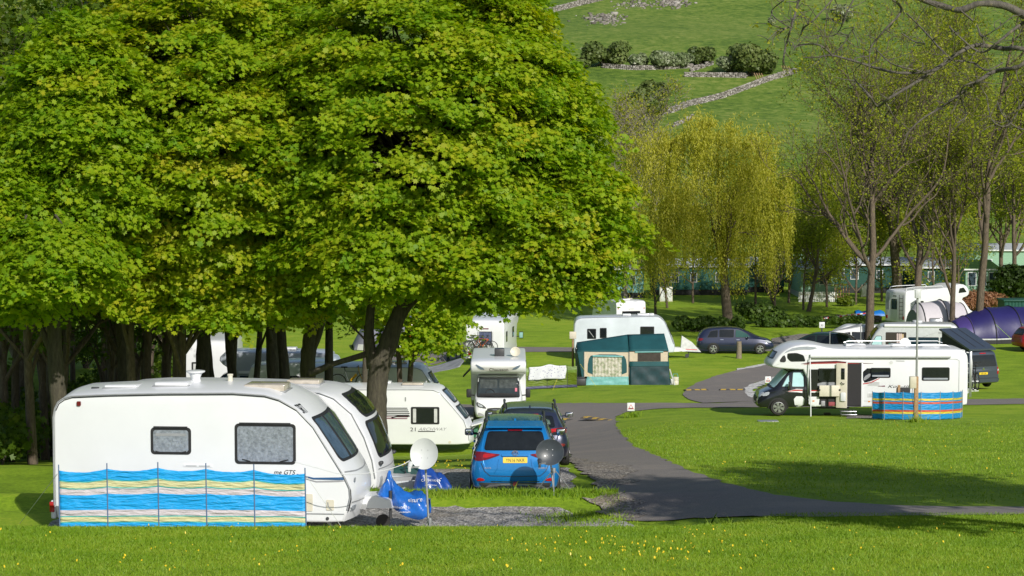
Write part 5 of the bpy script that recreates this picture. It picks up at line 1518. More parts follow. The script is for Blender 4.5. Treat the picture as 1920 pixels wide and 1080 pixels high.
for s in (-1, 1):
    a = patch('tail_lamp', body, B_, [tuple(p) for p in chaikin([(s * 0.30, 1.03), (s * 0.34, 1.00), (s * 0.62, 0.91), (s * 0.80, 0.89), (s * 0.86, 0.94), (s * 0.86, 1.07), (s * 0.66, 1.08), (s * 0.5, 1.05)], 1)], M_REDD, t, 0.010, 0.05)
    patch('lamp_lens', body, B_, [tuple(p) for p in chaikin([(s * 0.36, 1.015), (s * 0.66, 0.94), (s * 0.66, 1.04), (s * 0.5, 1.04)], 1)], M_REDL, a, 0.016, 0.05)
    patch('reflector', body, B_, [tuple(p) for p in chaikin([(s * 0.60, 0.50), (s * 0.79, 0.49), (s * 0.77, 0.55), (s * 0.68, 0.56)], 1)], M_REDL, t, 0.014, 0.05)
    line_patch('tailgate_seam', body, B_, [(s * 0.70, 0.86), (s * 0.63, 0.70), (s * 0.52, 0.60), (0, 0.585)], 0.014, M_RUB, t, 0.006, 0.06)
    line_patch('tailgate_crease', body, B_, [(s * 0.33, 0.94), (s * 0.36, 0.76), (s * 0.42, 0.66)], 0.012, MATS['metallic_blue_paint'], t, 0.02, 0.06)
line_patch('chrome_strip', body, B_, [(-0.5, 0.485), (0, 0.475), (0.5, 0.485)], 0.018, M_CHROME, t, 0.014)
patch('lower_bumper', body, B_, [(-0.70, 0.36), (-0.74, 0.46), (-0.4, 0.455), (0, 0.45), (0.4, 0.455), (0.74, 0.46), (0.70, 0.36)], M_PLAS, t, 0.010, 0.06)
line_patch('bumper_trim', body, B_, [(-0.60, 0.37), (-0.52, 0.405), (-0.3, 0.42), (0, 0.425), (0.3, 0.42), (0.52, 0.405), (0.60, 0.37)], 0.03, M_ALU, t, 0.02, 0.06)
patch('light_bar', body, B_, rrect(0, 1.01, 0.56, 0.05, 0.02), M_BLUEP, t, 0.03, 0.08)
plate(body, B_, 'YN16 NKR', 0.0, 0.915, t, flip=True)
ring = [(0.062 * math.cos(a), 0.925 + 0.042 * math.sin(a)) for a in np.linspace(0, 2 * math.pi, 24, endpoint=False)]
m = MB()
def badge_ring(rx, rz_, cz):
    pts = [(0, rx * math.cos(a), cz + rz_ * math.sin(a)) for a in np.linspace(0, 2 * math.pi, 20, endpoint=False)]
    q = project(body, 'B', [(p[1], p[2]) for p in pts], 0.04); m.tube(q, 0.007, 6, closed=True)
badge_ring(0.065, 0.044, 1.045); badge_ring(0.024, 0.042, 1.045); badge_ring(0.042, 0.018, 1.062); m.done('badge', M_CHROME, t)
text_on('model_lettering', body, B_, 'HYBRID', 0.035, -0.56, 0.76, M_GREYINK, t, flip=True)
text_on('model_lettering', body, B_, 'RAV4', 0.04, 0.56, 0.76, M_GREYINK, t, flip=True)
m = MB(); m.bar((0.15, 0, 0.36), (-0.10, 0, 0.36), 0.05, 0.04); m.cyl((-0.10, 0, 0.34), (-0.10, 0, 0.42), 0.02, n=10); tb = m.done('tow_bar', M_PLAS, t)
m = MB(); m.lathe([(0.02, -0.04), (0.045, -0.02), (0.05, 0.01), (0.035, 0.04), (0.01, 0.05)], (-0.10, 0, 0.44), 'Z', 14); m.done('tow_ball_cap', mat('faded_red_rubber', (0.40, 0.07, 0.05), 0.6), tb)

t, body = suv('parked_car', 'dark grey car parked ahead of the blue car', M_NAVYP, onx(994, 48.6) + Vector((0, 0, 0.02)), R(90), ST_SUV); t.scale = (1, 1, 0.86)
suv_dress(t, body, M_NAVYP, [(-0.60, 1.16), (-0.54, 1.46), (0.54, 1.46), (0.60, 1.16)], None, None)
patch('seat_view', body, 'B', chaikin([(-0.50, 1.19), (-0.44, 1.40), (0.40, 1.40), (0.46, 1.19)], 1), mat('green_reflection_glass', (0.10, 0.15, 0.12), 0.05, var=0.7, scale=5), t, 0.020)
for y in (-0.28, 0.30): patch('headrest', body, 'B', rrect(y, 1.27, 0.22, 0.17, 0.07), M_GLASS, t, 0.026, 0.1)
for s in (-1, 1):
    a = patch('tail_lamp', body, 'B', [tuple(p) for p in chaikin([(s * 0.36, 1.10), (s * 0.6, 1.05), (s * 0.84, 0.98), (s * 0.88, 1.06), (s * 0.80, 1.15), (s * 0.55, 1.13)], 1)], M_REDL, t, 0.012, 0.05)
    patch('lamp_lens', body, 'B', [tuple(p) for p in chaikin([(s * 0.62, 1.03), (s * 0.80, 1.00), (s * 0.80, 1.05), (s * 0.66, 1.07)], 1)], M_CLEAR, a, 0.02, 0.05)
    a = patch('tail_lamp', body, 'R' if s < 0 else 'L', [tuple(p) for p in chaikin([(-0.02, 1.00), (0.0, 1.12), (0.42, 1.08), (0.3, 1.02)], 1)], M_REDL, t, 0.012, 0.05)
    patch('reflector', body, 'B', rrect(s * 0.68, 0.70, 0.28, 0.07, 0.03), M_REDL, t, 0.014, 0.05)
patch('brake_lamp', body, 'B', rrect(0, 1.48, 0.4, 0.03, 0.01), M_REDL, t, 0.02)
patch('lower_bumper', body, 'B', [(-0.70, 0.36), (-0.74, 0.5), (0.74, 0.5), (0.70, 0.36)], M_PLAS, t, 0.010, 0.06)

# people carrier in the middle distance, seen from its side
ST_MPV = [(0.0, 0.42, 0.70, 0.80, 0.60, 0.66, 0.64, 0.52), (0.08, 0.36, 0.98, 1.06, 0.80, 0.86, 0.78, 0.62), (0.2, 0.32, 1.02, 1.20, 0.84, 0.90, 0.82, 0.62), (0.42, 0.28, 1.02, 1.50, 0.86, 0.92, 0.83, 0.60), (0.8, 0.26, 1.01, 1.60, 0.87, 0.93, 0.84, 0.62),
          (1.8, 0.25, 0.99, 1.66, 0.87, 0.93, 0.85, 0.64), (2.6, 0.25, 0.98, 1.62, 0.87, 0.93, 0.85, 0.62), (3.2, 0.25, 0.97, 1.36, 0.87, 0.93, 0.84, 0.60), (3.8, 0.26, 0.96, 1.05, 0.86, 0.92, 0.82, 0.62), (4.4, 0.28, 0.86, 0.92, 0.82, 0.88, 0.78, 0.6), (4.7, 0.32, 0.70, 0.76, 0.7, 0.76, 0.7, 0.56), (4.8, 0.38, 0.55, 0.6, 0.55, 0.6, 0.58, 0.48)]
p = gp(1308, 664)
t = thing('parked_car', 'slate blue people carrier seen side on beyond the grey post', 'car', p + Vector((0, 0.9, 0)), R(-3), 'parked cars')
b = MB(); b.loft(car_rings(ST_MPV)); body = b.done('body', M_SLATE, t, 50)
for s, v in ((-1, 'R'), (1, 'L')):
    for poly in ([(0.62, 1.02), (0.85, 1.42), (1.32, 1.50), (1.30, 1.04)], [(1.38, 1.04), (1.40, 1.51), (2.32, 1.53), (2.30, 1.03)], [(2.38, 1.03), (2.40, 1.52), (2.75, 1.47), (3.15, 1.24), (3.38, 1.03)]):
        shape_window(body, v, poly, t, rim=0.02, name='side_window', pane=M_GLASS if poly[0][0] < 2 else mat('green_tinted_glass', (0.03, 0.09, 0.08), 0.05))
    for x in (1.02, 3.92):
        patch('wheel_arch', body, v, [(x + 0.39 * math.cos(a), 0.33 + 0.39 * math.sin(a)) for a in np.linspace(-0.15, math.pi + 0.15, 18)], M_RUB, t, 0.01)
        wheel(t, x, s * 0.85, 0.335, 0.22, 5, s)
    for x in (1.55, 2.55): patch('door_handle', body, v, rrect(x, 0.90, 0.2, 0.04, 0.015), M_CHROME, t, 0.025)
    line_patch('door_seam', body, v, [(2.36, 0.32), (2.34, 1.02)], 0.012, M_RUB, t, 0.006); line_patch('door_seam', body, v, [(1.35, 0.6), (1.36, 1.02)], 0.012, M_RUB, t, 0.006); line_patch('door_seam', body, v, [(3.42, 0.32), (3.45, 1.0)], 0.012, M_RUB, t, 0.006)
    line_patch('side_strip', body, v, [(0.9 + 0.55, 0.56), (3.4, 0.53)], 0.03, M_RUB, t, 0.012)
    patch('head_lamp', body, v, [tuple(q) for q in chaikin([(4.18, 0.82), (4.30, 0.89), (4.62, 0.76), (4.6, 0.70), (4.4, 0.72)], 1)], M_CLEAR, t, 0.014, 0.06)
    patch('tail_lamp', body, v, [tuple(q) for q in chaikin([(0.04, 0.80), (0.06, 1.0), (0.42, 0.98), (0.36, 0.84)], 1)], M_REDD, t, 0.012, 0.06)
    mirror(t, 3.15, s * 0.86, 1.06, s, M_SLATE, w=0.16, h=0.13, arm=0.03)
shape_window(body, 'F', [(-0.62, 1.05), (-0.5, 1.5), (0.5, 1.5), (0.62, 1.05)], t, rim=0.03, name='windscreen')
shape_window(body, 'B', [(-0.58, 1.06), (-0.5, 1.45), (0.5, 1.45), (0.58, 1.06)], t, rim=0.03, name='rear_window')
m = MB(); m.bar((0.1, 0, 0.38), (-0.16, 0, 0.38), 0.06, 0.05); m.cyl((-0.14, 0, 0.36), (-0.14, 0, 0.46), 0.03, n=10); m.done('tow_bar', M_RUB, t)

# grey van with its roof popped up
HV = R(112)
p = onx(1848, 103.0)
t = thing('camper_van', 'dark blue grey van with a slanting popped up roof, seen from the rear', 'camper van', p + Vector((0, 0, 0.02)), HV)
st = [(0.0, 0.34, 0.98, 1.05, 0.84, 0.88, 0.88, 0.80), (0.06, 0.30, 1.02, 1.78, 0.90, 0.94, 0.93, 0.74), (0.18, 0.28, 1.02, 1.90, 0.91, 0.95, 0.94, 0.74), (1.0, 0.27, 1.02, 1.93, 0.91, 0.95, 0.94, 0.76), (3.2, 0.27, 1.02, 1.93, 0.91, 0.95, 0.94, 0.76), (3.8, 0.27, 1.02, 1.6, 0.91, 0.95, 0.92, 0.72), (4.3, 0.28, 1.0, 1.14, 0.9, 0.94, 0.9, 0.7), (4.8, 0.32, 0.8, 0.86, 0.8, 0.84, 0.8, 0.66), (4.9, 0.38, 0.6, 0.65, 0.6, 0.7, 0.7, 0.6)]
b = MB(); b.loft(car_rings(st, nx=50, chk=2)); body = b.done('body', M_VANG, t, 50)
shape_window(body, 'B', [(-0.78, 1.14), (-0.68, 1.72), (0.68, 1.72), (0.78, 1.14)], t, rim=0.02, frame=M_RUB, name='rear_window', grid=0.1)
for s in (-1, 1):
    a = patch('tail_lamp', body, 'B', rrect(s * 0.87, 0.93, 0.13, 0.36, 0.03), M_REDL, t, 0.014, 0.06)
    patch('lamp_lens', body, 'B', rrect(s * 0.87, 0.95, 0.11, 0.10, 0.02), M_CLEAR, a, 0.02, 0.06)
    patch('reflector', body, 'B', rrect(s * 0.74, 0.40, 0.16, 0.05, 0.02), M_REDL, t, 0.014, 0.06)
    v = 'R' if s < 0 else 'L'
    shape_window(body, v, [(0.3, 1.12), (0.34, 1.66), (1.6, 1.70), (1.6, 1.12)], t, rim=0.03, name='side_window'); shape_window(body, v, [(1.75, 1.12), (1.75, 1.70), (2.9, 1.70), (2.9, 1.12)], t, rim=0.03, name='side_window')
    for x in (0.95, 3.95):
        patch('wheel_arch', body, v, [(x + 0.40 * math.cos(a_), 0.33 + 0.40 * math.sin(a_)) for a_ in np.linspace(-0.15, math.pi + 0.15, 18)], M_RUB, t, 0.01)
        wheel(t, x, s * 0.85, 0.34, 0.22, 5, s)
patch('brake_lamp', body, 'B', rrect(0, 1.79, 0.36, 0.035, 0.01), M_REDL, t, 0.02)
plate(body, 'B', 'K50 LDR', 0.0, 0.80, t, flip=True)
patch('badge', body, 'B', [(0.06 * math.cos(a), 1.02 + 0.06 * math.sin(a)) for a in np.linspace(0, 6.28, 16, endpoint=False)], M_CHROME, t, 0.014)
line_patch('bumper_line', body, 'B', [(-0.85, 0.56), (0, 0.56), (0.85, 0.56)], 0.02, M_RUB, t, 0.01)
patch('bumper', body, 'B', [(-0.88, 0.36), (-0.9, 0.54), (0.9, 0.54), (0.88, 0.36)], M_VANG, t, 0.05, 0.1)
m = MB(); Q = [(0.10, 1.93), (0.10, 2.02), (2.75, 2.86), (2.80, 2.80), (2.75, 2.76)]
m.prism([(x, z) for x, z in Q], 'Y', -0.78, 0.78); m.done('raised_roof', M_VANG, t, bev=0.03)
for y in (-0.25, 0.25):
    m = MB(); m.bar((0.35, y, 2.10), (2.6, y, 2.815), 0.04, 0.02); m.done('roof_rib', M_PLAS, t)
m = MB(); m.loft([[(0.3, -0.70, 1.92), (0.3, -0.70, 1.98), (2.65, -0.70, 2.74), (2.65, -0.70, 1.92)], [(0.3, 0.70, 1.92), (0.3, 0.70, 1.98), (2.65, 0.70, 2.74), (2.65, 0.70, 1.92)]]); m.done('roof_canvas', mat('dark_canvas', (0.05, 0.052, 0.058), 0.9, bump=0.4), t, 0)

# maroon van by the far tent, dark green car and red car at the edges
def simple_car(label, p, rz, paint, st=ST_MPV, platetxt=None, sc=1.0, name='parked_car', cat='car'):
    t = thing(name, label, cat, p, rz, 'parked cars'); t.scale = (sc,) * 3
    b = MB(); b.loft(car_rings(st)); body = b.done('body', paint, t, 50)
    shape_window(body, 'B', [(-0.6, 1.08), (-0.52, 1.46), (0.52, 1.46), (0.6, 1.08)], t, rim=0.03, name='rear_window')
    shape_window(body, 'F', [(-0.62, 1.05), (-0.5, 1.5), (0.5, 1.5), (0.62, 1.05)], t, rim=0.03, name='windscreen')
    for s, v in ((-1, 'R'), (1, 'L')):
        for poly in ([(0.62, 1.02), (0.85, 1.42), (1.32, 1.50), (1.30, 1.04)], [(1.38, 1.04), (1.40, 1.51), (2.32, 1.53), (2.30, 1.03)], [(2.38, 1.03), (2.40, 1.52), (2.75, 1.47), (3.15, 1.24), (3.38, 1.03)]):
            shape_window(body, v, poly, t, rim=0.02, name='side_window')
        for x in (1.02, 3.92):
            patch('wheel_arch', body, v, [(x + 0.39 * math.cos(a), 0.33 + 0.39 * math.sin(a)) for a in np.linspace(-0.15, math.pi + 0.15, 18)], M_RUB, t, 0.01); wheel(t, x, s * 0.85, 0.335, 0.22, 5, s)
        patch('tail_lamp', body, 'B', rrect(s * 0.72, 0.93, 0.18, 0.16, 0.04), M_REDL, t, 0.012, 0.06)
        patch('head_lamp', body, v, [tuple(q) for q in chaikin([(4.18, 0.82), (4.30, 0.89), (4.62, 0.76), (4.6, 0.70), (4.4, 0.72)], 1)], M_CLEAR, t, 0.014, 0.06)
    if platetxt is not None: plate(body, 'B', platetxt, 0, 0.80, t, flip=True)
    return t, body
M_MAROON = mat('maroon_paint', (0.13, 0.012, 0.022), 0.3, metal=0.2, coat=0.7)
ST_VAN = [(0.0, 0.36, 0.9, 0.98, 0.78, 0.84, 0.82, 0.72), (0.06, 0.32, 0.98, 1.62, 0.86, 0.92, 0.90, 0.74), (0.2, 0.30, 1.0, 1.88, 0.88, 0.94, 0.92, 0.74), (2.6, 0.3, 1.0, 1.92, 0.88, 0.94, 0.92, 0.76), (3.4, 0.3, 1.0, 1.5, 0.88, 0.94, 0.9, 0.7), (3.9, 0.3, 0.98, 1.08, 0.88, 0.92, 0.86, 0.68), (4.6, 0.32, 0.8, 0.86, 0.76, 0.82, 0.76, 0.6), (4.75, 0.4, 0.6, 0.65, 0.6, 0.66, 0.62, 0.5)]
simple_car('maroon van with yellow plate parked by the grey tent', gp(788, 657) + Vector((0, 0, 0.02)), R(104), M_MAROON, ST_VAN, '', name='parked_van', cat='van')
simple_car('very dark green car half hidden under the sloping grey canopy', onx(1610, 124), R(160), mat('dark_green_paint', (0.012, 0.035, 0.028), 0.3, metal=0.2, coat=0.7))
simple_car('red car just entering at the right edge beside the purple tent', onx(1909, 131), R(14), mat('bright_red_paint', (0.33, 0.012, 0.015), 0.3, coat=0.7))
# ------------------------------------------------------------------ motorhomes
M_BLACKP = mat('black_cab_paint', (0.010, 0.011, 0.015), 0.22, var=0.1, coat=0.9)
def bicycle(name, label, loc, rz, fm, parent=None, cat='bicycle', group='bicycles on racks', forks=M_PLAS, tilt=0.0, batt=None):
    t = thing(name, label, cat, loc, rz, group)
    rr = 0.34
    for x in (0, 1.06):
        m = MB(); m.tube([(x + rr * math.cos(a), 0, rr + rr * math.sin(a)) for a in np.linspace(0, 2 * math.pi, 26, endpoint=False)], 0.022, 6, closed=True); w = m.done('wheel', M_TYRE, t)
        q = MB()
        for k in range(10): a = k * 0.628; q.tube([(x, 0, rr), (x + rr * math.cos(a), 0, rr + rr * math.sin(a))], 0.004, 4)
        q.cyl((x, -0.05, rr), (x, 0.05, rr), 0.03, n=8); q.done('spokes', M_STEEL, w)
    m = MB(); bb = (0.44, 0, 0.30); seat = (0.30, 0, 0.80); head = (0.86, 0, 0.78)
    for a, b_, r in ((bb, seat, 0.02), (bb, head, 0.032), (seat, head, 0.024), (bb, (0, 0.04, rr), 0.014), (seat, (0, 0.04, rr), 0.011), (bb, (0, -0.04, rr), 0.014)): m.tube([a, b_], r, 8)
    m.done('frame', fm, t)
    m = MB(); m.tube([head, (0.93, 0, 0.60), (1.06, 0.04, rr)], 0.02, 8); m.tube([(0.93, 0, 0.60), (1.06, -0.04, rr)], 0.02, 8); m.tube([head, (0.84, 0, 0.98)], 0.02, 8); m.done('fork', forks, t)
    m = MB(); m.tube([(0.80, -0.31, 1.02), (0.84, -0.1, 1.0), (0.84, 0.1, 1.0), (0.80, 0.31, 1.02)], 0.016, 8); m.done('handlebar', M_RUB, t)
    m = MB(); m.box((0.26, 0, 0.97), (0.27, 0.14, 0.05), bev=0.02); m.tube([(0.27, 0, 0.95), seat], 0.016, 8); m.done('saddle', M_RUB, t)
    m = MB(); m.lathe([(0.10, -0.01), (0.10, 0.01)], (0.44, -0.06, 0.30), 'Y', 18); m.bar((0.44, -0.08, 0.30), (0.58, -0.08, 0.22), 0.02, 0.02); m.bar((0.44, 0.08, 0.30), (0.30, 0.08, 0.38), 0.02, 0.02); m.done('crank', M_PLAS, t)
    if batt: m = MB(); m.bar((0.52, 0, 0.42), (0.76, 0, 0.68), 0.075, 0.09); m.done('battery', batt, t)
    return t

# ---- white motorhome facing the camera on the crossing
YC = 85.8
loc = onx(934, YC); rzC = R(-90)
tC = thing('motorhome', 'white overcab motorhome facing the camera behind the parked cars', 'motorhome', loc + Vector((0, 0, 0.02)), rzC, 'motorhomes')
t = tC
# local x forward, 0 at the front bumper (negative behind)
prof = [(-6.9, 0.4), (-6.9, 2.45), (-6.75, 2.56), (-6.4, 2.61), (-1.8, 2.63), (-0.75, 2.60), (-0.55, 2.52), (-0.50, 2.34), (-0.62, 2.12), (-0.9, 2.0), (-1.7, 1.98), (-1.75, 0.42)]
house = slab('house_body', chaikin(prof, 1), 1.16, M_WHITE, t, r=0.08, camber=0.03, bulge=0.10, bfrom=-1.3)
cabst = [(-1.9, 0.35, 1.15, 1.98, 0.95, 1.02, 1.0, 0.90), (-1.3, 0.32, 1.14, 1.96, 0.95, 1.02, 1.0, 0.84), (-1.05, 0.30, 1.12, 1.90, 0.95, 1.02, 1.0, 0.84), (-0.72, 0.28, 1.10, 1.40, 0.95, 1.02, 0.98, 0.88), (-0.5, 0.28, 1.06, 1.12, 0.95, 1.0, 0.96, 0.86), (-0.2, 0.28, 0.98, 1.02, 0.93, 0.97, 0.9, 0.78), (-0.06, 0.28, 0.74, 0.86, 0.88, 0.92, 0.84, 0.7), (0.0, 0.34, 0.55, 0.6, 0.8, 0.84, 0.8, 0.66)]
b = MB(); b.loft(car_rings(cabst, nx=40)); cab = b.done('cab', M_WHITE, t, 50)
wf = shape_window(cab, 'F', [(-0.90, 1.08), (-0.86, 1.86), (0.86, 1.86), (0.90, 1.08)], t, rim=0.05, name='windscreen', grid=0.08, pane=mat('cab_glass', (0.035, 0.045, 0.05), 0.06, var=0.5, scale=1.2))
for y in (-0.4, 0.4):
    patch('cab_curtain', cab, 'F', rrect(y, 1.60, 0.72, 0.34, 0.03), mat('dim_curtain', (0.065, 0.075, 0.075), 0.15, var=0.4, scale=7), wf, 0.020, 0.1)
m = MB(); q = project(cab, 'F', [(-0.34 + 0.18 * math.cos(a), 1.25 + 0.13 * math.sin(a)) for a in np.linspace(0.1, 3.04, 12)], 0.03); m.tube(q, 0.014, 6); m.done('steering_wheel', M_RUB, wf)
line_patch('dashboard', cab, 'F', [(-0.78, 1.17), (0, 1.20), (0.78, 1.17)], 0.10, M_RUB, wf, 0.022)
patch('window_sticker', cab, 'F', rrect(0.74, 1.37, 0.09, 0.14, 0.01), mat('pink_sticker', (0.6, 0.16, 0.22), 0.5), wf, 0.024)
line_patch('wiper', cab, 'F', [(-0.55, 1.13), (-0.05, 1.10)], 0.025, M_RUB, wf, 0.03); line_patch('wiper', cab, 'F', [(0.1, 1.12), (0.6, 1.10)], 0.025, M_RUB, wf, 0.03)
for s in (-1, 1):
    h = patch('head_lamp', cab, 'F', [tuple(p) for p in chaikin([(s * 0.90, 0.93), (s * 0.88, 0.74), (s * 0.66, 0.68), (s * 0.46, 0.66), (s * 0.60, 0.80), (s * 0.78, 0.88)], 1)], M_PLAS, t, 0.012, 0.05)
    patch('lamp_lens', cab, 'F', [tuple(p) for p in chaikin([(s * 0.85, 0.89), (s * 0.83, 0.76), (s * 0.64, 0.71), (s * 0.62, 0.77), (s * 0.78, 0.85)], 1)], M_CLEAR, h, 0.02, 0.05)
    patch('fog_lamp', cab, 'F', [tuple(p) for p in chaikin([(s * 0.84, 0.52), (s * 0.82, 0.36), (s * 0.52, 0.34), (s * 0.66, 0.46)], 1)], M_GREYINK, t, 0.012, 0.05)
    mirror(t, -1.0, s * 0.98, 1.20, s, M_RUB, w=0.20, h=0.36, arm=0.16, back=-1)
    for x in (-0.85, -5.0): wheel(t, x, s * 0.92, 0.34, 0.22, 5, s)
    v = 'L' if s > 0 else 'R'
    window(house, v, -3.2, 1.75, 1.0, 0.55, t); window(house, v, -5.6, 1.75, 0.9, 0.5, t); window(house, v, -1.1, 2.42, 0.5, 0.3, t)
g = patch('grille', cab, 'F', [tuple(p) for p in chaikin([(-0.50, 0.66), (-0.42, 0.42), (0.42, 0.42), (0.50, 0.66), (0.3, 0.70), (-0.3, 0.70)], 1)], M_RUB, t, 0.012, 0.06)
for k in range(3): line_patch('grille_bar', cab, 'F', [(-0.44, 0.50 + 0.06 * k), (0.44, 0.50 + 0.06 * k)], 0.014, M_CHROME, g, 0.022)
patch('badge', cab, 'F', [(0.075 * math.cos(a), 0.55 + 0.075 * math.sin(a)) for a in np.linspace(0, 6.28, 18, endpoint=False)], M_CHROME, g, 0.03, 0.1)
patch('number_plate', cab, 'F', rrect(0.0, 0.36, 0.5, 0.11, 0.01), M_PLATEW, t, 0.02, 0.2)
patch('overcab_emblem', house, 'F', [tuple(p) for p in chaikin([(-1.0, 2.48), (-0.72, 2.36), (0, 2.34), (0.72, 2.36), (1.0, 2.52), (0.80, 2.26), (0.3, 2.18), (-0.3, 2.18), (-0.80, 2.24)], 1)], mat('light_grey_decal', (0.55, 0.54, 0.52), 0.4), t, 0.012, 0.08)
for s in (-1, 1): patch('overcab_decal', house, 'F', [tuple(p) for p in chaikin([(s * 1.0, 2.50), (s * 0.62, 2.32), (s * 0.56, 2.24), (s * 0.80, 2.27)], 1)], mat('steel_blue_decal', (0.12, 0.16, 0.22), 0.4), t, 0.016, 0.08)
text_on('lettering', house, 'F', 'Chausson', 0.13, 0.02, 2.265, M_INK, t, 0.022, stretch=1.15)
z = 2.63
m = MB(); m.box((-2.3, 0.04, z + 0.17), (0.5, 0.42, 0.34), bev=0.04); m.done('roof_box', M_PLAS, t)
dish(t, (-2.1, 0.72, z + 0.20), (0.9, -0.1, 0.35), 0.21, M_CREAM, 'roof_dish')
m = MB(); m.cyl((-2.15, 0.72, z - 0.02), (-2.15, 0.72, z + 0.16), 0.05, n=10); m.done('dish_mount', M_WHITE, t)
# raised window on its shaded flank
m = MB(); m.loft([[(-2.6, -1.17, 2.05), (-3.4, -1.17, 2.05), (-3.4, -1.50, 1.70), (-2.6, -1.50, 1.70)], [(-2.6, -1.19, 2.08), (-3.4, -1.19, 2.08), (-3.4, -1.53, 1.72), (-2.6, -1.53, 1.72)]]); m.done('raised_window', M_PLAS, t)
# canopy stretched from its roof
a0, a1 = at(862, 687, 87.5), at(882, 665, 93.8); b1, b0_ = at(781, 690, 93.3), at(777, 706, 89.0)
tt = thing('awning_canopy', 'grey mesh awning canopy stretched left from the white overcab motorhome', 'awning', (a0 + b0_) / 2 * 1.0)
o3 = tt.location.copy(); g = 14
V = []; F = []
for i in range(g + 1):
    for j in range(g + 1):
        u, v = i / g, j / g
        p = (b0_.lerp(a0, u)).lerp(b1.lerp(a1, u), v) - Vector((0, 0, 0.08 * math.sin(math.pi * u) * (0.5 + 0.5 * v) + 0.02 * math.sin(9 * u + 5 * v))); V.append(tuple(p - o3))
for i in range(g):
    for j in range(g): F.append((i * (g + 1) + j, (i + 1) * (g + 1) + j, (i + 1) * (g + 1) + j + 1, i * (g + 1) + j + 1))
me = bpy.data.meshes.new('canopy_cloth'); me.from_pydata(V, [], F); finish(me, mat('grey_mesh_cloth', (0.34, 0.35, 0.36), 0.8, var=0.35, scale=3, bump=0.3), 60); c = link(bpy.data.objects.new('canopy_cloth', me), tt)
sd = c.modifiers.new('thickness', 'SOLIDIFY'); sd.thickness = 0.006
for p in (b0_, b1):
    m = MB(); q = p - o3; gzz = float(gz(p.x, p.y)) - o3.z; m.cyl((q.x, q.y, gzz - 0.1), (q.x, q.y, q.z + 0.05), 0.02, n=8); m.done('canopy_pole', M_STEEL, tt)
m = MB(); m.tube([tuple(b0_ - o3), tuple(b1 - o3)], 0.03, 8); m.done('edge_bar', M_ALU, tt)

# camp stove table, pot and cans beside it
p = onx(862, 83.5)
t = thing('camp_table', 'dark folding camp table left of the motorhome with the overcab', 'table', p)
m = MB(); m.box((0, 0, 0.74), (0.9, 0.5, 0.04), bev=0.01); m.done('tabletop', M_PLAS, t)
for x in (-0.38, 0.38):
    m = MB(); m.bar((x, -0.22, 0), (x, 0.22, 0.72), 0.03, 0.03); m.bar((x, 0.22, 0), (x, -0.22, 0.72), 0.03, 0.03); m.done('leg', M_STEEL, t)
m = MB(); m.box((p.x + 0.05, p.y, p.z + 0.81), (0.55, 0.34, 0.10), bev=0.02); o = m.done('camp_stove', M_PLAS, None); tag(o, 'black camp stove on the dark folding table', 'stove')
m = MB(); m.lathe([(0.10, 0.86), (0.11, 0.87), (0.11, 1.06), (0.105, 1.06), (0.10, 0.88), (0.02, 0.88)], p, 'Z', 20); o = m.done('cooking_pot', M_GREYINK, None); tag(o, 'small grey pot on the camp stove', 'pot')
def drum(label, px, Y, r, h, m_, cap=True, name='water_barrel'):
    p = onx(px, Y); t = thing(name, label, 'barrel', p)
    m = MB(); m.lathe([(r * 0.9, 0), (r, 0.03), (r, h * 0.3), (r * 0.97, h * 0.33), (r, h * 0.36), (r, h * 0.66), (r * 0.97, h * 0.69), (r, h * 0.72), (r, h - 0.03), (r * 0.85, h)], (0, 0, 0), 'Z', 24); m.done('barrel_body', m_, t)
    m = MB(); m.lathe([(0.05, h - 0.01), (0.05, h + 0.05)], (r * 0.4, 0, 0), 'Z', 12); m.done('cap', M_RUB, t)
    m = MB(); m.tube([(-r * 1.02, 0, h * 0.5), (-r * 0.9, 0, h + 0.12), (r * 0.9, 0, h + 0.12), (r * 1.02, 0, h * 0.5)], 0.012, 6); m.done('handle', M_STEEL, t)
drum('dark water barrel under the camp stove table', 873, 82.3, 0.24, 0.42, mat('dark_teal_plastic', (0.03, 0.07, 0.075), 0.5))

# ---- the long white motorhome with the black cab at the right
YK = 81.8; SK = S(YK)
rzK = R(180)
loc = onx(1819, YK)
t = thing('motorhome', 'long white motorhome with a black cab and open side door', 'motorhome', loc + Vector((0, 1.15, 0.02)), rzK, 'motorhomes')
prof = [(0.05, 0.42), (0, 0.6), (0, 2.25), (0.04, 2.55), (0.2, 2.72), (0.5, 2.75), (4.9, 2.75), (5.5, 2.80), (6.0, 2.93), (6.45, 2.96), (6.95, 2.88), (7.36, 2.62), (7.62, 2.28), (7.75, 2.08), (7.66, 2.00), (7.0, 1.93), (6.35, 1.92), (6.3, 0.42), (5.9, 0.36), (1.0, 0.38)]
house = slab('house_body', chaikin(prof, 1), 1.15, M_WHITE, t, r=0.07, camber=0.06, bulge=0.18, bfrom=6.6)
cst = [(6.2, 0.36, 1.16, 1.93, 0.98, 1.03, 1.0, 0.92), (6.8, 0.34, 1.15, 1.92, 0.98, 1.03, 1.0, 0.86), (7.02, 0.32, 1.13, 1.86, 0.98, 1.03, 1.0, 0.84), (7.4, 0.30, 1.10, 1.42, 0.98, 1.03, 0.98, 0.86), (7.62, 0.3, 1.04, 1.14, 0.97, 1.0, 0.95, 0.85), (7.95, 0.3, 0.94, 1.0, 0.93, 0.97, 0.9, 0.78), (8.18, 0.3, 0.75, 0.86, 0.88, 0.92, 0.84, 0.7), (8.27, 0.36, 0.56, 0.62, 0.8, 0.84, 0.8, 0.66)]
b = MB(); b.loft(car_rings(cst, nx=40)); cab = b.done('cab', M_BLACKP, t, 50)
V_ = 'L'
shape_window(cab, V_, [(6.42, 1.17), (6.46, 1.80), (6.90, 1.80), (6.96, 1.17)], t, rim=0.03, pane=M_SUNB, name='cab_window')
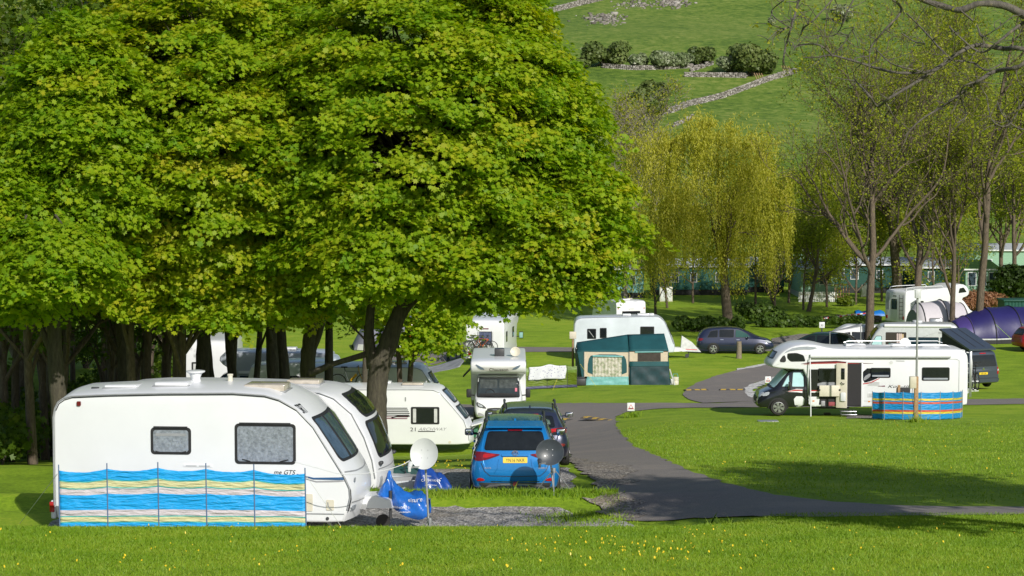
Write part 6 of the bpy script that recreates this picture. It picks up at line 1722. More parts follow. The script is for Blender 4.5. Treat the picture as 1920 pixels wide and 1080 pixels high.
shape_window(cab, V_, [(7.00, 1.17), (7.02, 1.70), (7.12, 1.62), (7.36, 1.17)], t, rim=0.03, pane=M_SUNB, name='cab_window')
shape_window(cab, 'R', [(6.42, 1.17), (6.46, 1.80), (7.05, 1.75), (7.36, 1.17)], t, rim=0.03, name='cab_window')
shape_window(cab, 'F', [(-0.86, 1.10), (-0.80, 1.82), (0.80, 1.82), (0.86, 1.10)], t, rim=0.04, pane=M_SUNB, name='windscreen')
line_patch('side_stripe', cab, V_, [(6.52, 1.02), (6.75, 1.04), (7.15, 0.99)], [0.16, 0.14, 0.01], M_WHITE, t, 0.010); line_patch('side_stripe', cab, V_, [(6.52, 1.05), (6.8, 1.05), (7.12, 0.99)], [0.05, 0.06, 0.01], M_REDINK, t, 0.014)
patch('lower_panel', cab, V_, [tuple(p) for p in chaikin([(6.42, 0.80), (6.88, 0.80), (6.80, 0.34), (6.48, 0.33)], 1)], M_WHITE, t, 0.012)
patch('head_lamp', cab, V_, [tuple(p) for p in chaikin([(7.78, 0.98), (8.02, 0.92), (8.12, 0.78), (7.86, 0.82)], 1)], M_CLEAR, t, 0.014, 0.05)
for y in (-0.7, 0.7): patch('head_lamp', cab, 'F', rrect(y, 0.84, 0.26, 0.18, 0.05), M_CLEAR, t, 0.014, 0.05)
patch('grille', cab, 'F', rrect(0, 0.6, 0.9, 0.22, 0.05), M_RUB, t, 0.012)
for s in (-1, 1):
    v = 'L' if s > 0 else 'R'
    patch('wheel_arch', cab, v, [(7.46 + 0.40 * math.cos(a), 0.32 + 0.42 * math.sin(a)) for a in np.linspace(-0.1, math.pi + 0.1, 18)], M_RUB, t, 0.006)
    wheel(t, 7.46, s * 0.94, 0.34, 0.24, 6, s, style=1)
    wheel(t, 2.1, s * 0.94, 0.34, 0.24, 6, s); wheel(t, 1.35, s * 0.94, 0.34, 0.24, 6, s)
    mirror(t, 7.05, s * 1.0, 1.26, s, M_RUB, w=0.18, h=0.32, arm=0.10, back=1)
# overcab window, coachline, awning case
w_ = shape_window(house, V_, [(6.42, 2.26), (6.50, 2.52), (6.78, 2.62), (7.15, 2.60), (7.16, 2.40), (7.02, 2.25)], t, rim=0.03, name='overcab_window')
shape_window(house, 'F', [(-0.85, 2.34), (-0.7, 2.62), (0.7, 2.62), (0.85, 2.34)], t, rim=0.04, name='overcab_window')
patch('overcab_trim', house, V_, [tuple(p) for p in chaikin([(7.20, 2.22), (7.20, 2.42), (7.28, 2.56), (7.50, 2.24)], 1)], M_RUB, t, 0.008)
patch('overcab_band', house, V_, [tuple(p) for p in chaikin([(5.9, 2.84), (6.5, 2.90), (7.1, 2.78), (7.45, 2.40), (7.2, 2.66), (6.6, 2.76), (6.2, 2.74)], 1)], mat('silver_grey_decal', (0.33, 0.36, 0.40), 0.35), t, 0.009)
line_patch('roof_stripe', house, V_, [(6.6, 2.16), (6.2, 2.22), (5.2, 2.245), (4.4, 2.19), (3.75, 2.18)], [0.01, 0.07, 0.09, 0.035, 0.01], mat('dark_red_decal', (0.10, 0.012, 0.02), 0.4), t)
line_patch('roof_stripe', house, V_, [(6.5, 2.13), (6.1, 2.18), (5.2, 2.20), (4.3, 2.17)], [0.008, 0.03, 0.035, 0.01], M_REDINK, t, 0.016)
m = MB(); m.prism(chaikin([(1.15, 2.44), (1.15, 2.56), (1.28, 2.60), (1.28, 2.42)], 2), 'X', 0.7, 6.25); ac = m.done('awning_case', M_WHITE, t, 50)
m = MB(); m.box((3.5, 1.22, 2.425), (5.5, 0.10, 0.02)); m.done('case_lip', M_TRIM, ac)
patch('cab_side_panel', house, V_, [tuple(p) for p in chaikin([(5.0, 0.80), (5.0, 1.95), (6.28, 1.93), (6.30, 0.80)], 0)], M_BLACKP, t, 0.008)
m_silver = mat('silver_fade_decal', (0.28, 0.29, 0.31), 0.35, var=0.2)
patch('panel_fade', house, V_, [tuple(p) for p in chaikin([(5.95, 1.40), (5.1, 1.40), (5.05, 1.28), (5.95, 1.20)], 1)], m_silver, t, 0.014)
patch('stripe_band', house, V_, rrect(6.0, 1.02, 0.45, 0.10, 0.01), M_WHITE, t, 0.014); patch('stripe_band', house, V_, rrect(6.0, 1.05, 0.45, 0.04, 0.01), M_REDINK, t, 0.018)
patch('white_panel', house, V_, [tuple(p) for p in chaikin([(5.85, 0.80), (6.28, 0.80), (6.28, 0.40), (5.9, 0.40)], 1)], M_WHITE, t, 0.016)
window(house, V_, 5.52, 1.70, 0.82, 0.55, t, rim=0.03)
# open locker hatch and its dark inside
patch('locker_opening', house, V_, rrect(5.50, 0.62, 0.76, 0.50, 0.02), M_RUB, t, 0.012)
m = MB(); m.box((5.50, 1.34, 1.06), (0.80, 0.05, 0.46), Matrix.Rotation(R(-62), 3, 'X') @ Matrix.Rotation(R(62), 3, 'X'), bev=0.02); lh = m.done('locker_hatch', M_CREAM, t)
for x in (5.1, 5.9): m = MB(); m.box((x, 1.36, 1.10), (0.08, 0.05, 0.08), bev=0.02); m.done('hatch_latch', M_RUB, lh)
m = MB(); m.box((5.35, 1.165, 0.50), (0.32, 0.04, 0.17), bev=0.03); m.done('stowed_bag', mat('faded_red_cloth', (0.30, 0.07, 0.08), 0.8), t)
m = MB(); m.box((5.72, 1.165, 0.52), (0.16, 0.04, 0.22), bev=0.03); m.done('stowed_crate', M_GREYINK, t)
# door and its leaf
d = patch('door_opening', house, V_, rrect(4.49, 1.30, 0.56, 1.80, 0.05), mat('dark_doorway', (0.016, 0.015, 0.016), 0.7), t, 0.014)  # open doorway laid on the wall as a flat dark patch
m = MB()
for z0, z1, x0, x1 in ((0.38, 2.24, 4.77, 4.83), (0.38, 2.24, 4.16, 4.22)): m.box(((x0 + x1) / 2, 1.165, (z0 + z1) / 2), (x1 - x0, 0.04, z1 - z0), bev=0.01)
m.box((4.49, 1.165, 2.24), (0.66, 0.04, 0.06), bev=0.01); m.done('door_frame', M_WHITE, t)
m = MB(); m.box((5.02, 1.32, 1.28), (0.44, 0.05, 1.86), Matrix.Rotation(R(-18), 3, 'Z'), bev=0.03); dl = m.done('door_leaf', M_CREAM, t)
m = MB(); m.box((4.98, 1.375, 1.77), (0.14, 0.01, 0.46), Matrix.Rotation(R(-18), 3, 'Z'), bev=0.004); m.done('door_window', M_GLASS, dl)
m = MB(); m.box((4.97, 1.40, 0.82), (0.20, 0.06, 0.36), Matrix.Rotation(R(-18), 3, 'Z'), bev=0.02); m.done('waste_bin', M_WHITE, dl)
m = MB(); m.tube([(5.05, 1.38, 1.42), (4.99, 1.43, 1.36), (4.92, 1.42, 1.37)], 0.018, 6); m.done('door_handle', M_RUB, dl)
patch('window_decal', house, V_, [tuple(p) for p in chaikin([(4.16, 1.36), (4.16, 1.98), (3.5, 1.98), (3.5, 1.60), (3.85, 1.44)], 1)], M_BLACKP, t, 0.008)
line_patch('window_decal_edge', house, V_, [(4.16, 1.33), (3.85, 1.38), (3.5, 1.56)], [0.03, 0.05, 0.02], M_REDINK, t, 0.014)
patch('window_fade', house, V_, [tuple(p) for p in chaikin([(4.14, 1.44), (4.12, 1.62), (3.86, 1.80), (3.86, 1.62)], 1)], m_silver, t, 0.014)
def win_k(cx, cz, w, h):
    f = window(house, V_, cx, cz, w, h, t, rim=0.03, r=0.06)
    patch('half_blind', house, V_, rrect(cx, cz - h / 2 + 0.085, w - 0.14, 0.07, 0.02), MATS['silver_grey_decal'], f, 0.019)
win_k(3.46, 1.79, 0.80, 0.42); win_k(1.28, 1.74, 1.10, 0.56)
for z_ in (1.34, 0.86):
    f = patch('grille_vent', house, V_, rrect(3.72, z_, 0.48, 0.17, 0.02), mat('off_white_plastic', (0.62, 0.63, 0.62), 0.5), t, 0.012)
    for k in range(4): line_patch('vent_slot', house, V_, [(3.52, z_ - 0.055 + 0.036 * k), (3.92, z_ - 0.055 + 0.036 * k)], 0.012, M_TRIM, f, 0.017)
text_on('lettering', house, V_, 'Kon-tiki', 0.125, 2.70, 1.235, M_INK, t, italic=0.4, stretch=1.75, flip=True)
line_patch('name_dash', house, V_, [(3.56, 1.235), (3.28, 1.24)], [0.008, 0.05], mat('maroon_decal', (0.16, 0.03, 0.06), 0.4), t)
line_patch('roof_rail', house, V_, [(2.52, 2.28), (2.85, 2.285)], 0.025, M_TRIM, t); patch('round_vent', house, V_, [(3.04 + 0.07 * math.cos(a), 2.22 + 0.07 * math.sin(a)) for a in np.linspace(0, 6.28, 16, endpoint=False)], MATS['off_white_plastic'], t, 0.014)
patch('amber_marker', house, V_, rrect(3.9, 0.60, 0.08, 0.05, 0.01), M_AMB, t, 0.014); patch('amber_marker', house, V_, rrect(6.1, 0.62, 0.08, 0.05, 0.01), M_AMB, t, 0.022)
line_patch('panel_seam', house, V_, [(0.36, 0.6), (0.36, 2.30), (0.48, 2.36), (3.0, 2.37)], 0.02, M_TRIM, t, 0.008)
line_patch('skirt_line', house, V_, [(0.6, 0.62), (4.1, 0.62)], 0.012, M_TRIM, t, 0.008)
m = MB(); m.tube([(6.27, 1.28, 2.42), (6.26, 1.5, 0.7), (6.25, 1.5, 0.02)], 0.025, 8); m.done('awning_leg', M_WHITE, t)
m = MB(); m.tube([(4.6, -0.9, 2.86), (4.4, -0.95, 2.92), (0.8, -0.95, 2.92), (0.6, -0.9, 2.84)], 0.02, 8); m.tube([(4.6, 0.7, 2.84), (4.4, 0.75, 2.90), (0.8, 0.75, 2.90), (0.6, 0.7, 2.82)], 0.02, 8); m.done('roof_bars', M_ALU, t)
for x, lx in ((1.3, 0.7), (2.6, 0.5), (4.3, 0.8)): rooflight(house, x, 0.0, lx, 0.6, 0.10, t)
m = MB(); m.box((4.75, 1.32, 0.22), (0.62, 0.4, 0.03), bev=0.01); m.box((4.75, 1.45, 0.10), (0.62, 0.3, 0.03), bev=0.01); m.bar((4.46, 1.3, 0.22), (4.46, 1.5, 0.0), 0.03, 0.03); m.bar((5.04, 1.3, 0.22), (5.04, 1.5, 0.0), 0.03, 0.03); st_ = m.done('door_step', M_ALU, t)
m = MB(); m.box((5.4, 0.7, 0.34), (1.5, 0.6, 0.12)); m.done('under_tank', M_RUB, t)
# rear: ladder bars and bicycle rack
m = MB()
for y in (-0.3, 0.9):
    m.tube([(0.02, y, 2.62), (-0.16, y, 2.58), (-0.20, y, 2.2), (-0.18, y, 1.0), (0.0, y, 0.9)], 0.022, 8)
for z_ in (1.3, 1.7, 2.1): m.bar((-0.19, -0.3, z_), (-0.19, 0.9, z_), 0.03, 0.03)
for y in (-0.2, 0.2, 0.6): m.bar((0, y, 0.95), (-0.55, y, 0.98), 0.03, 0.03)
m.done('bike_rack', M_WHITE, t)
m = MB(); m.box((-0.14, 0.95, 1.7), (0.09, 0.06, 1.9), bev=0.01); m.done('rear_post', M_ALU, t)
t.scale = (1, 1, 0.955)
MWK = Matrix.Translation(t.location) @ Matrix.Rotation(rzK, 4, 'Z')
for k, (dx, fm, lb) in enumerate(((-0.27, M_ALU, 'inner bicycle on the rack of the black cabbed motorhome'), (-0.43, M_RUB, 'outer bicycle on the rack of the black cabbed motorhome'))):
    q = MWK @ Vector((dx, 0.85, 1.0)); bicycle('bicycle', lb, q, rzK + R(-90), fm)

# ---- motorhome with bicycles beyond the crossing, seen from the rear
p = onx(909, 121.0)
t = thing('motorhome', 'white motorhome seen from behind with bicycles hung on its rear', 'motorhome', p, R(82), 'motorhomes')
prof = [(0.03, 0.4), (0, 0.6), (0, 2.35), (0.12, 2.6), (0.5, 2.68), (4.2, 2.7), (5.0, 2.95), (5.9, 2.95), (6.2, 2.6), (6.15, 2.15), (5.4, 2.0), (5.3, 0.4)]
house = slab('house_body', chaikin(prof, 1), 1.13, M_WHITE, t, r=0.06, camber=0.05)
cst2 = [(x - 1.25, *r_) for x, *r_ in cst]
b = MB(); b.loft(car_rings(cst2, nx=30)); cab = b.done('cab', M_WHITE, t, 50)
window(house, 'B', -0.05, 1.62, 0.85, 0.80, t, pane=mat('brick_blue_blind', (0.10, 0.12, 0.20), 0.3, var=0.4, scale=14)); patch('brake_lamp', house, 'B', rrect(-0.05, 2.18, 0.34, 0.06, 0.02), M_REDD, t, 0.012)
for s in (-1, 1):
    patch('tail_lamp', house, 'B', rrect(s * 0.9, 0.75, 0.18, 0.24, 0.04), M_REDL, t, 0.012); v = 'R' if s < 0 else 'L'
    window(house, v, 1.1, 1.65, 0.55, 0.62, t); window(house, v, 3.8, 1.72, 0.75, 0.62, t)
    for z_ in (2.15, 1.75): patch('grille_vent', house, v, rrect(0.3, z_, 0.3, 0.1, 0.02), MATS['off_white_plastic'], t, 0.012)
    for x in (1.4, 6.2): wheel(t, x, s * 0.93, 0.33, 0.22, 5, s)
    mirror(t, 5.85, s * 1.05, 1.35, s, M_RUB, w=0.26, h=0.42, arm=0.16, glass=mat('mirror_sky', (0.25, 0.45, 0.42), 0.1))
shape_window(cab, 'R', [(5.2, 1.2), (5.25, 1.8), (5.8, 1.75), (6.1, 1.2)], t, rim=0.03, name='cab_window')
m = MB()
for y in (-0.45, 0.35): m.tube([(0.0, y, 2.1), (-0.10, y, 2.05), (-0.12, y, 0.8), (-0.5, y, 0.78)], 0.02, 8)
m.done('bike_rack', M_WHITE, t)
MW = Matrix.Translation(t.location) @ Matrix.Rotation(R(82), 4, 'Z')
M_ORB = mat('orange_frame', (0.62, 0.12, 0.02), 0.3, coat=0.5)
for dx, dy, fm, lb in ((-0.20, 0.95, M_WHITE, 'white bicycle nearest the rear wall of the motorhome'), (-0.34, 0.60, M_ORB, 'orange bicycle on the rear of the far white motorhome'), (-0.48, 0.85, M_PLAS, 'dark bicycle outermost on the far white motorhome')):
    bicycle('bicycle', lb, MW @ Vector((dx, dy, 0.82)), R(82 - 90), fm)

# ---- blue grey motorhome and white camper behind the row of trunks
p = onx(368, 91.0)
t = thing('motorhome', 'blue grey low motorhome behind the row of dark trunks', 'motorhome', p + Vector((5.9, 1.1, 0)), R(180), 'motorhomes')
prof = [(0.03, 0.4), (0, 0.6), (0, 2.5), (0.1, 2.75), (0.5, 2.82), (3.6, 2.84), (4.4, 2.86), (4.9, 2.72), (4.95, 2.4), (4.3, 2.0), (4.2, 0.42)]
house = slab('house_body', chaikin(prof, 1), 1.12, M_GREYB, t, r=0.06, camber=0.06)
cst3 = [(x - 2.2, *r_) for x, *r_ in cst]
M_CABB = mat('slate_blue_cab', (0.05, 0.075, 0.16), 0.3, metal=0.2, coat=0.7)
b = MB(); b.loft(car_rings(cst3, nx=30)); cab = b.done('cab', M_CABB, t, 50)
shape_window(cab, 'L', [(4.3, 1.2), (4.35, 1.8), (4.7, 1.8), (5.1, 1.2)], t, rim=0.03, name='cab_window', pane=M_SUNB); shape_window(cab, 'F', [(-0.86, 1.10), (-0.80, 1.82), (0.80, 1.82), (0.86, 1.10)], t, rim=0.04, name='windscreen')
line_patch('awning_case', house, 'L', [(0.2, 1.98), (4.1, 1.98)], 0.12, M_WHITE, t, 0.06)
patch('side_shade', house, 'L', rrect(2.1, 1.45, 3.9, 0.75, 0.05), mat('dark_teal_glass', (0.018, 0.04, 0.06), 0.15), t, 0.01)
window(house, 'L', 1.7, 1.4, 0.5, 0.6, t); window(house, 'L', 3.2, 1.4, 0.7, 0.5, t)
patch('door', house, 'L', rrect(0.95, 1.2, 0.55, 1.5, 0.04), mat('pale_door', (0.45, 0.48, 0.5), 0.4), t, 0.016)
for s in (-1, 1):
    for x in (1.2, 5.3): wheel(t, x, s * 0.93, 0.33, 0.22, 5, s)
rooflight(house, 2.0, 0, 0.7, 0.6, 0.1, t)
p = onx(380, 96.0)
t = thing('motorhome', 'white box camper standing behind the blue grey motorhome', 'motorhome', p, R(90), 'motorhomes')
b = chaikin([(0.03, 0.4), (0, 0.6), (0, 2.9), (0.15, 3.15), (0.5, 3.2), (4.6, 3.2), (5.2, 3.1), (5.5, 2.5), (5.4, 0.4)], 1)
house = slab('house_body', b, 1.1, M_WHITE, t, r=0.06, camber=0.04)
window(house, 'B', 0.1, 1.75, 0.95, 0.95, t, rim=0.08, pane=M_CURT); patch('top_lamp', house, 'B', rrect(0, 2.75, 0.6, 0.12, 0.04), MATS['off_white_plastic'], t, 0.014)
for s in (-1, 1):
    for x in (1.2, 4.6): wheel(t, x, s * 0.93, 0.33, 0.22, 5, s)
    window(house, 'R' if s < 0 else 'L', 2.5, 1.8, 1.2, 0.6, t)
p = onx(592, 87.0)
t = thing('motorhome', 'white rear end of a camper between the thick trunk and the grey dish', 'motorhome', p + Vector((-2.9, 1.0, 0)), R(0), 'motorhomes')
prof = [(0, 0.45), (0, 2.0), (0.2, 2.5), (3.0, 2.62), (3.25, 2.5), (3.36, 1.6), (3.40, 0.5)]
house = slab('house_body', chaikin(prof, 1), 1.0, M_WHITE, t, r=0.06, camber=0.05)
patch('tail_lamp', house, 'R', rrect(3.3, 2.25, 0.06, 0.14, 0.02), M_REDL, t, 0.012); patch('locker', house, 'R', rrect(3.05, 0.95, 0.4, 0.5, 0.03), MATS['off_white_plastic'], t, 0.012)
window(house, 'R', 1.6, 1.7, 1.2, 0.6, t); window(house, 'F', 0, 1.7, 1.2, 0.6, t)
for s in (-1, 1): wheel(t, 1.5, s * 0.88, 0.33, 0.2, 5, s)

# ---- silver panel van camper behind the long motorhome
YS_ = 116.0; p = onx(1604, YS_)
t = thing('camper_van', 'silver grey van camper with its side door slid open behind the long motorhome', 'camper van', p + Vector((6.0, 1.05, 0)), R(176))
prof = [(0.05, 0.4), (0, 0.7), (0.06, 2.3), (0.2, 2.58), (0.6, 2.64), (3.9, 2.62), (4.35, 2.52), (4.75, 2.1), (5.05, 1.45), (5.5, 1.2), (5.95, 0.95), (6.02, 0.5), (5.9, 0.38)]
M_SILV = mat('pale_silver_paint', (0.52, 0.54, 0.55), 0.35, metal=0.15, coat=0.5)
house = slab('body', chaikin(prof, 1), 1.02, M_SILV, t, r=0.12, camber=0.08, taper=0.06)
op = patch('door_opening', house, 'L', rrect(3.55, 1.55, 1.15, 1.30, 0.05), mat('dim_interior', (0.035, 0.028, 0.022), 0.8), t, 0.008)
patch('cupboard', house, 'L', rrect(3.25, 1.50, 0.26, 1.20, 0.02), mat('pale_wood', (0.52, 0.38, 0.24), 0.5), op, 0.016)
for k in range(3): patch('curtain', house, 'L', rrect(3.47 - 0.10 * k, 1.55, 0.075, 1.16, 0.02), mat('striped_curtain', (0.55, 0.44, 0.44), 0.8), op, 0.020 + 0.004 * k)
patch('galley_front', house, 'L', rrect(3.85, 1.30, 0.22, 0.6, 0.02), mat('teal_galley', (0.05, 0.16, 0.15), 0.5), op, 0.016)
window(house, 'L', 2.02, 1.62, 1.7, 0.62, t, rim=0.02, pane=mat('night_blue_glass', (0.012, 0.03, 0.045), 0.06)); window(house, 'L', 0.62, 1.62, 0.95, 0.62, t, rim=0.02, pane=MATS['night_blue_glass'])
shape_window(house, 'L', [(4.30, 1.40), (4.34, 2.0), (4.66, 2.0), (5.0, 1.40)], t, rim=0.03, pane=M_SUNB, name='cab_window')
shape_window(house, 'F', [(-0.82, 1.5), (-0.74, 2.4), (0.74, 2.4), (0.82, 1.5)], t, rim=0.04, name='windscreen')
m = MB(); m.prism(chaikin([(0.90, 2.50), (0.90, 2.64), (1.04, 2.66), (1.04, 2.48)], 2), 'X', 0.5, 4.2); m.done('awning_case', M_WHITE, t, 50)
patch('badge_plate', house, 'L', rrect(0.95, 2.18, 0.5, 0.07, 0.01), M_TRIM, t, 0.012)
for s in (-1, 1):
    for x in (1.1, 5.0): wheel(t, x, s * 0.9, 0.34, 0.22, 5, s)
z = roof_z(house, 2.6, 0.3); dish(t, (2.75, 0.75, 2.05 + 0.7), (-0.3, 1, 0.3), 0.02, M_WHITE, 'roof_stud')
z = roof_z(house, 2.2, 0.0); m = MB(); m.lathe([(0.22, z - 0.05), (0.28, z + 0.03), (0.28, z + 0.09), (0.15, z + 0.11)], (2.25, 0, 0), 'Z', 20); m.done('roof_dome', M_WHITE, t)
# dish on a rail between the two
q = at(1696, 648, 83.6); 
t = thing('satellite_dish', 'small white dish folded up on the roof of the long motorhome', 'satellite dish', Vector((q.x, q.y, q.z - 0.22)))
dish(t, (0, 0, 0.28), (0.25, -1, 0.25), 0.24, M_WHITE, 'dish_bowl'); m = MB(); m.cyl((0, 0.02, -0.12), (0, 0.04, 0.26), 0.03, n=10); m.box((0, 0.02, -0.1), (0.2, 0.2, 0.06), bev=0.01); m.done('mount', M_CREAM, t)

# ---- white motorhome with awning tent among the ashes
YM = 150.0; p = onx(1680, YM); th = R(30)
t = thing('motorhome', 'white motorhome beyond the ash trunks with a domed tent at its side', 'motorhome', p, th, 'motorhomes')
prof = [(0.03, 0.4), (0, 0.6), (0, 2.4), (0.12, 2.68), (0.5, 2.74), (4.3, 2.80), (5.0, 3.05), (5.7, 3.0), (6.1, 2.55), (6.0, 2.15), (5.3, 2.0), (5.2, 0.4)]
house = slab('house_body', chaikin(prof, 1), 1.13, M_WHITE, t, r=0.10, camber=0.05)
b = MB(); b.loft(car_rings(cst2, nx=30)); cab = b.done('cab', M_WHITE, t, 50)
window(house, 'B', 0.1, 1.7, 0.6, 0.75, t, pane=M_GLASSB); patch('rear_panel', house, 'B', rrect(0.80, 1.9, 0.34, 1.2, 0.05), MATS['silver_grey_decal'], t, 0.012); patch('badge', house, 'B', rrect(0.05, 2.30, 0.4, 0.10, 0.05), M_TRIM, t, 0.012)
for s in (-1, 1):
    patch('tail_lamp', house, 'B', rrect(s * 0.9, 0.75, 0.18, 0.24, 0.04), M_REDL, t, 0.012); v = 'R' if s < 0 else 'L'
    window(house, v, 1.3, 1.7, 0.8, 0.5, t); shape_window(house, v, [(5.0, 2.4), (5.1, 2.75), (5.5, 2.8), (5.8, 2.45)], t, rim=0.03, name='overcab_window')
    for x in (1.4, 6.2): wheel(t, x, s * 0.93, 0.33, 0.22, 5, s)
m = MB()
for y in (-0.9, 0.9): m.tube([(0.2, y, 2.6), (0.3, y, 2.9), (0.9, y, 2.95), (3.6, y, 2.96), (3.8, y, 2.78)], 0.025, 8)
m.done('roof_rail', M_WHITE, t)
m = MB()
for y in (0.15, 0.55): m.bar((-0.08, y - 1.5 + 0.4, 0.6), (-0.08, y - 1.5 + 0.4, 2.4), 0.03, 0.03)
for k in range(6): m.bar((-0.08, -0.95, 0.75 + 0.28 * k), (-0.08, -0.55, 0.75 + 0.28 * k), 0.03, 0.03)
m.done('ladder', M_PLAS, t)
MW = Matrix.Translation(p) @ Matrix.Rotation(th, 4, 'Z')
m = MB(); m.box((0.9, -1.5, 1.2), (1.2, 0.05, 2.1), Matrix.Rotation(R(35), 3, 'Z'), bev=0.02)
o = m.done('open_door', M_WHITE, t)

# ---- white vehicles: box camper behind the trailer tent
p = onx(1184, 139.0)
t = thing('caravan', 'white box caravan with two red lamps rising behind the grey caravan', 'caravan', p + Vector((0, 0, 0.0)), R(108), 'caravans')
prof = [(0.03, 0.4), (0, 0.6), (0, 2.42), (0.10, 2.62), (0.4, 2.68), (1.6, 2.70), (4.0, 2.45), (4.6, 2.0), (4.8, 1.0), (4.7, 0.4)]
house = slab('body', chaikin(prof, 1), 1.05, M_WHITE, t, r=0.05, camber=0.03)
for s in (-1, 1): patch('tail_lamp', house, 'B', rrect(s * 0.93, 2.18, 0.07, 0.10, 0.02), M_REDL, t, 0.014)
window(house, 'B', 0, 1.7, 1.3, 0.6, t); text_on('lettering', house, 'B', 'caravan', 0.10, 0, 2.16, M_GREYINK, t, flip=True)
rooflight(house, 0.6, 0.2, 0.5, 0.5, 0.10, t); rooflight(house, 1.2, -0.3, 0.4, 0.4, 0.08, t, M_CREAM)
for s in (-1, 1): wheel(t, 2.2, s * 0.95, 0.32, 0.2, 5, s)
# grey caravan in the shade behind the trailer tent
Yg = 125.0; p = onx(1077, Yg)
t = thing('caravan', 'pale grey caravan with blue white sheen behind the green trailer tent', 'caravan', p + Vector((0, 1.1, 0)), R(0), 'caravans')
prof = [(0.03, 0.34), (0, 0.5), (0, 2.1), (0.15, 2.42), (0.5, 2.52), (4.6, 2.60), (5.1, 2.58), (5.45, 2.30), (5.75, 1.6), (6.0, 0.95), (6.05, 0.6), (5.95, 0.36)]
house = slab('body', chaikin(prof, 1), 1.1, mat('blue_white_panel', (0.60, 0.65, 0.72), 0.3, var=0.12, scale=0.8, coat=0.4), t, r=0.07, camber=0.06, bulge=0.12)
window(house, 'R', 1.05, 1.55, 0.55, 0.62, t); window(house, 'R', 1.75, 1.60, 0.42, 0.62, t); window(house, 'R', 4.4, 1.72, 0.85, 0.55, t)
line_patch('window_bar', house, 'R', [(0.88, 1.75), (1.18, 1.35)], 0.04, M_TRIM, t, 0.022)
m = MB(); m.tube([(x, -1.105, z) for x, z in prof[1:-2]], 0.014, 6); m.done('gutter_trim', M_TRIM, t)
window(house, 'F', 0, 1.75, 1.7, 0.6, t)
for x, lx in ((3.2, 0.5), (4.2, 0.7), (4.7, 0.3)): rooflight(house, x, -0.3, lx, 0.5, 0.1, t)
for s in (-1, 1): wheel(t, 2.8, s * 0.97, 0.32, 0.2, 5, s)
m = MB()
for y in (-0.4, 0.4): m.bar((5.9, y, 0.45), (7.2, y * 0.1, 0.45), 0.06, 0.1)
m.prism([(5.95, 0.42), (6.0, 0.66), (6.5, 0.64), (6.6, 0.42)], 'Y', -0.3, 0.3); m.done('drawbar', M_WHITE, t)
m = MB(); m.cyl((7.0, 0, 0.5), (7.0, 0, 0.15), 0.03, n=8); m.lathe([(0.05, -0.04), (0.12, -0.04), (0.12, 0.04), (0.05, 0.04)], (6.9, 0, 0.12), 'Y', 16); m.done('jockey_wheel', M_PLAS, t)
q = p + Vector((7.0, 1.1, 0))
m = MB(); m.loft([[(-0.5, -0.2, 0.42), (-0.5, 0.2, 0.42), (0.75, 0.12, 0.36), (0.75, -0.12, 0.36)], [(-0.42, -0.05, 1.35), (-0.42, 0.05, 1.35), (0.2, 0.03, 0.95), (0.2, -0.03, 0.95)]])
t = thing('hitch_cover', 'white peaked hitch cover with red print on the grey caravan drawbar', 'hitch cover', q); cl = m.done('cloth', M_CURT, t, 20)
line_patch('red_print', cl, 'R', [(-0.2, 0.56), (0.5, 0.52)], 0.10, M_REDINK, t, 0.01)
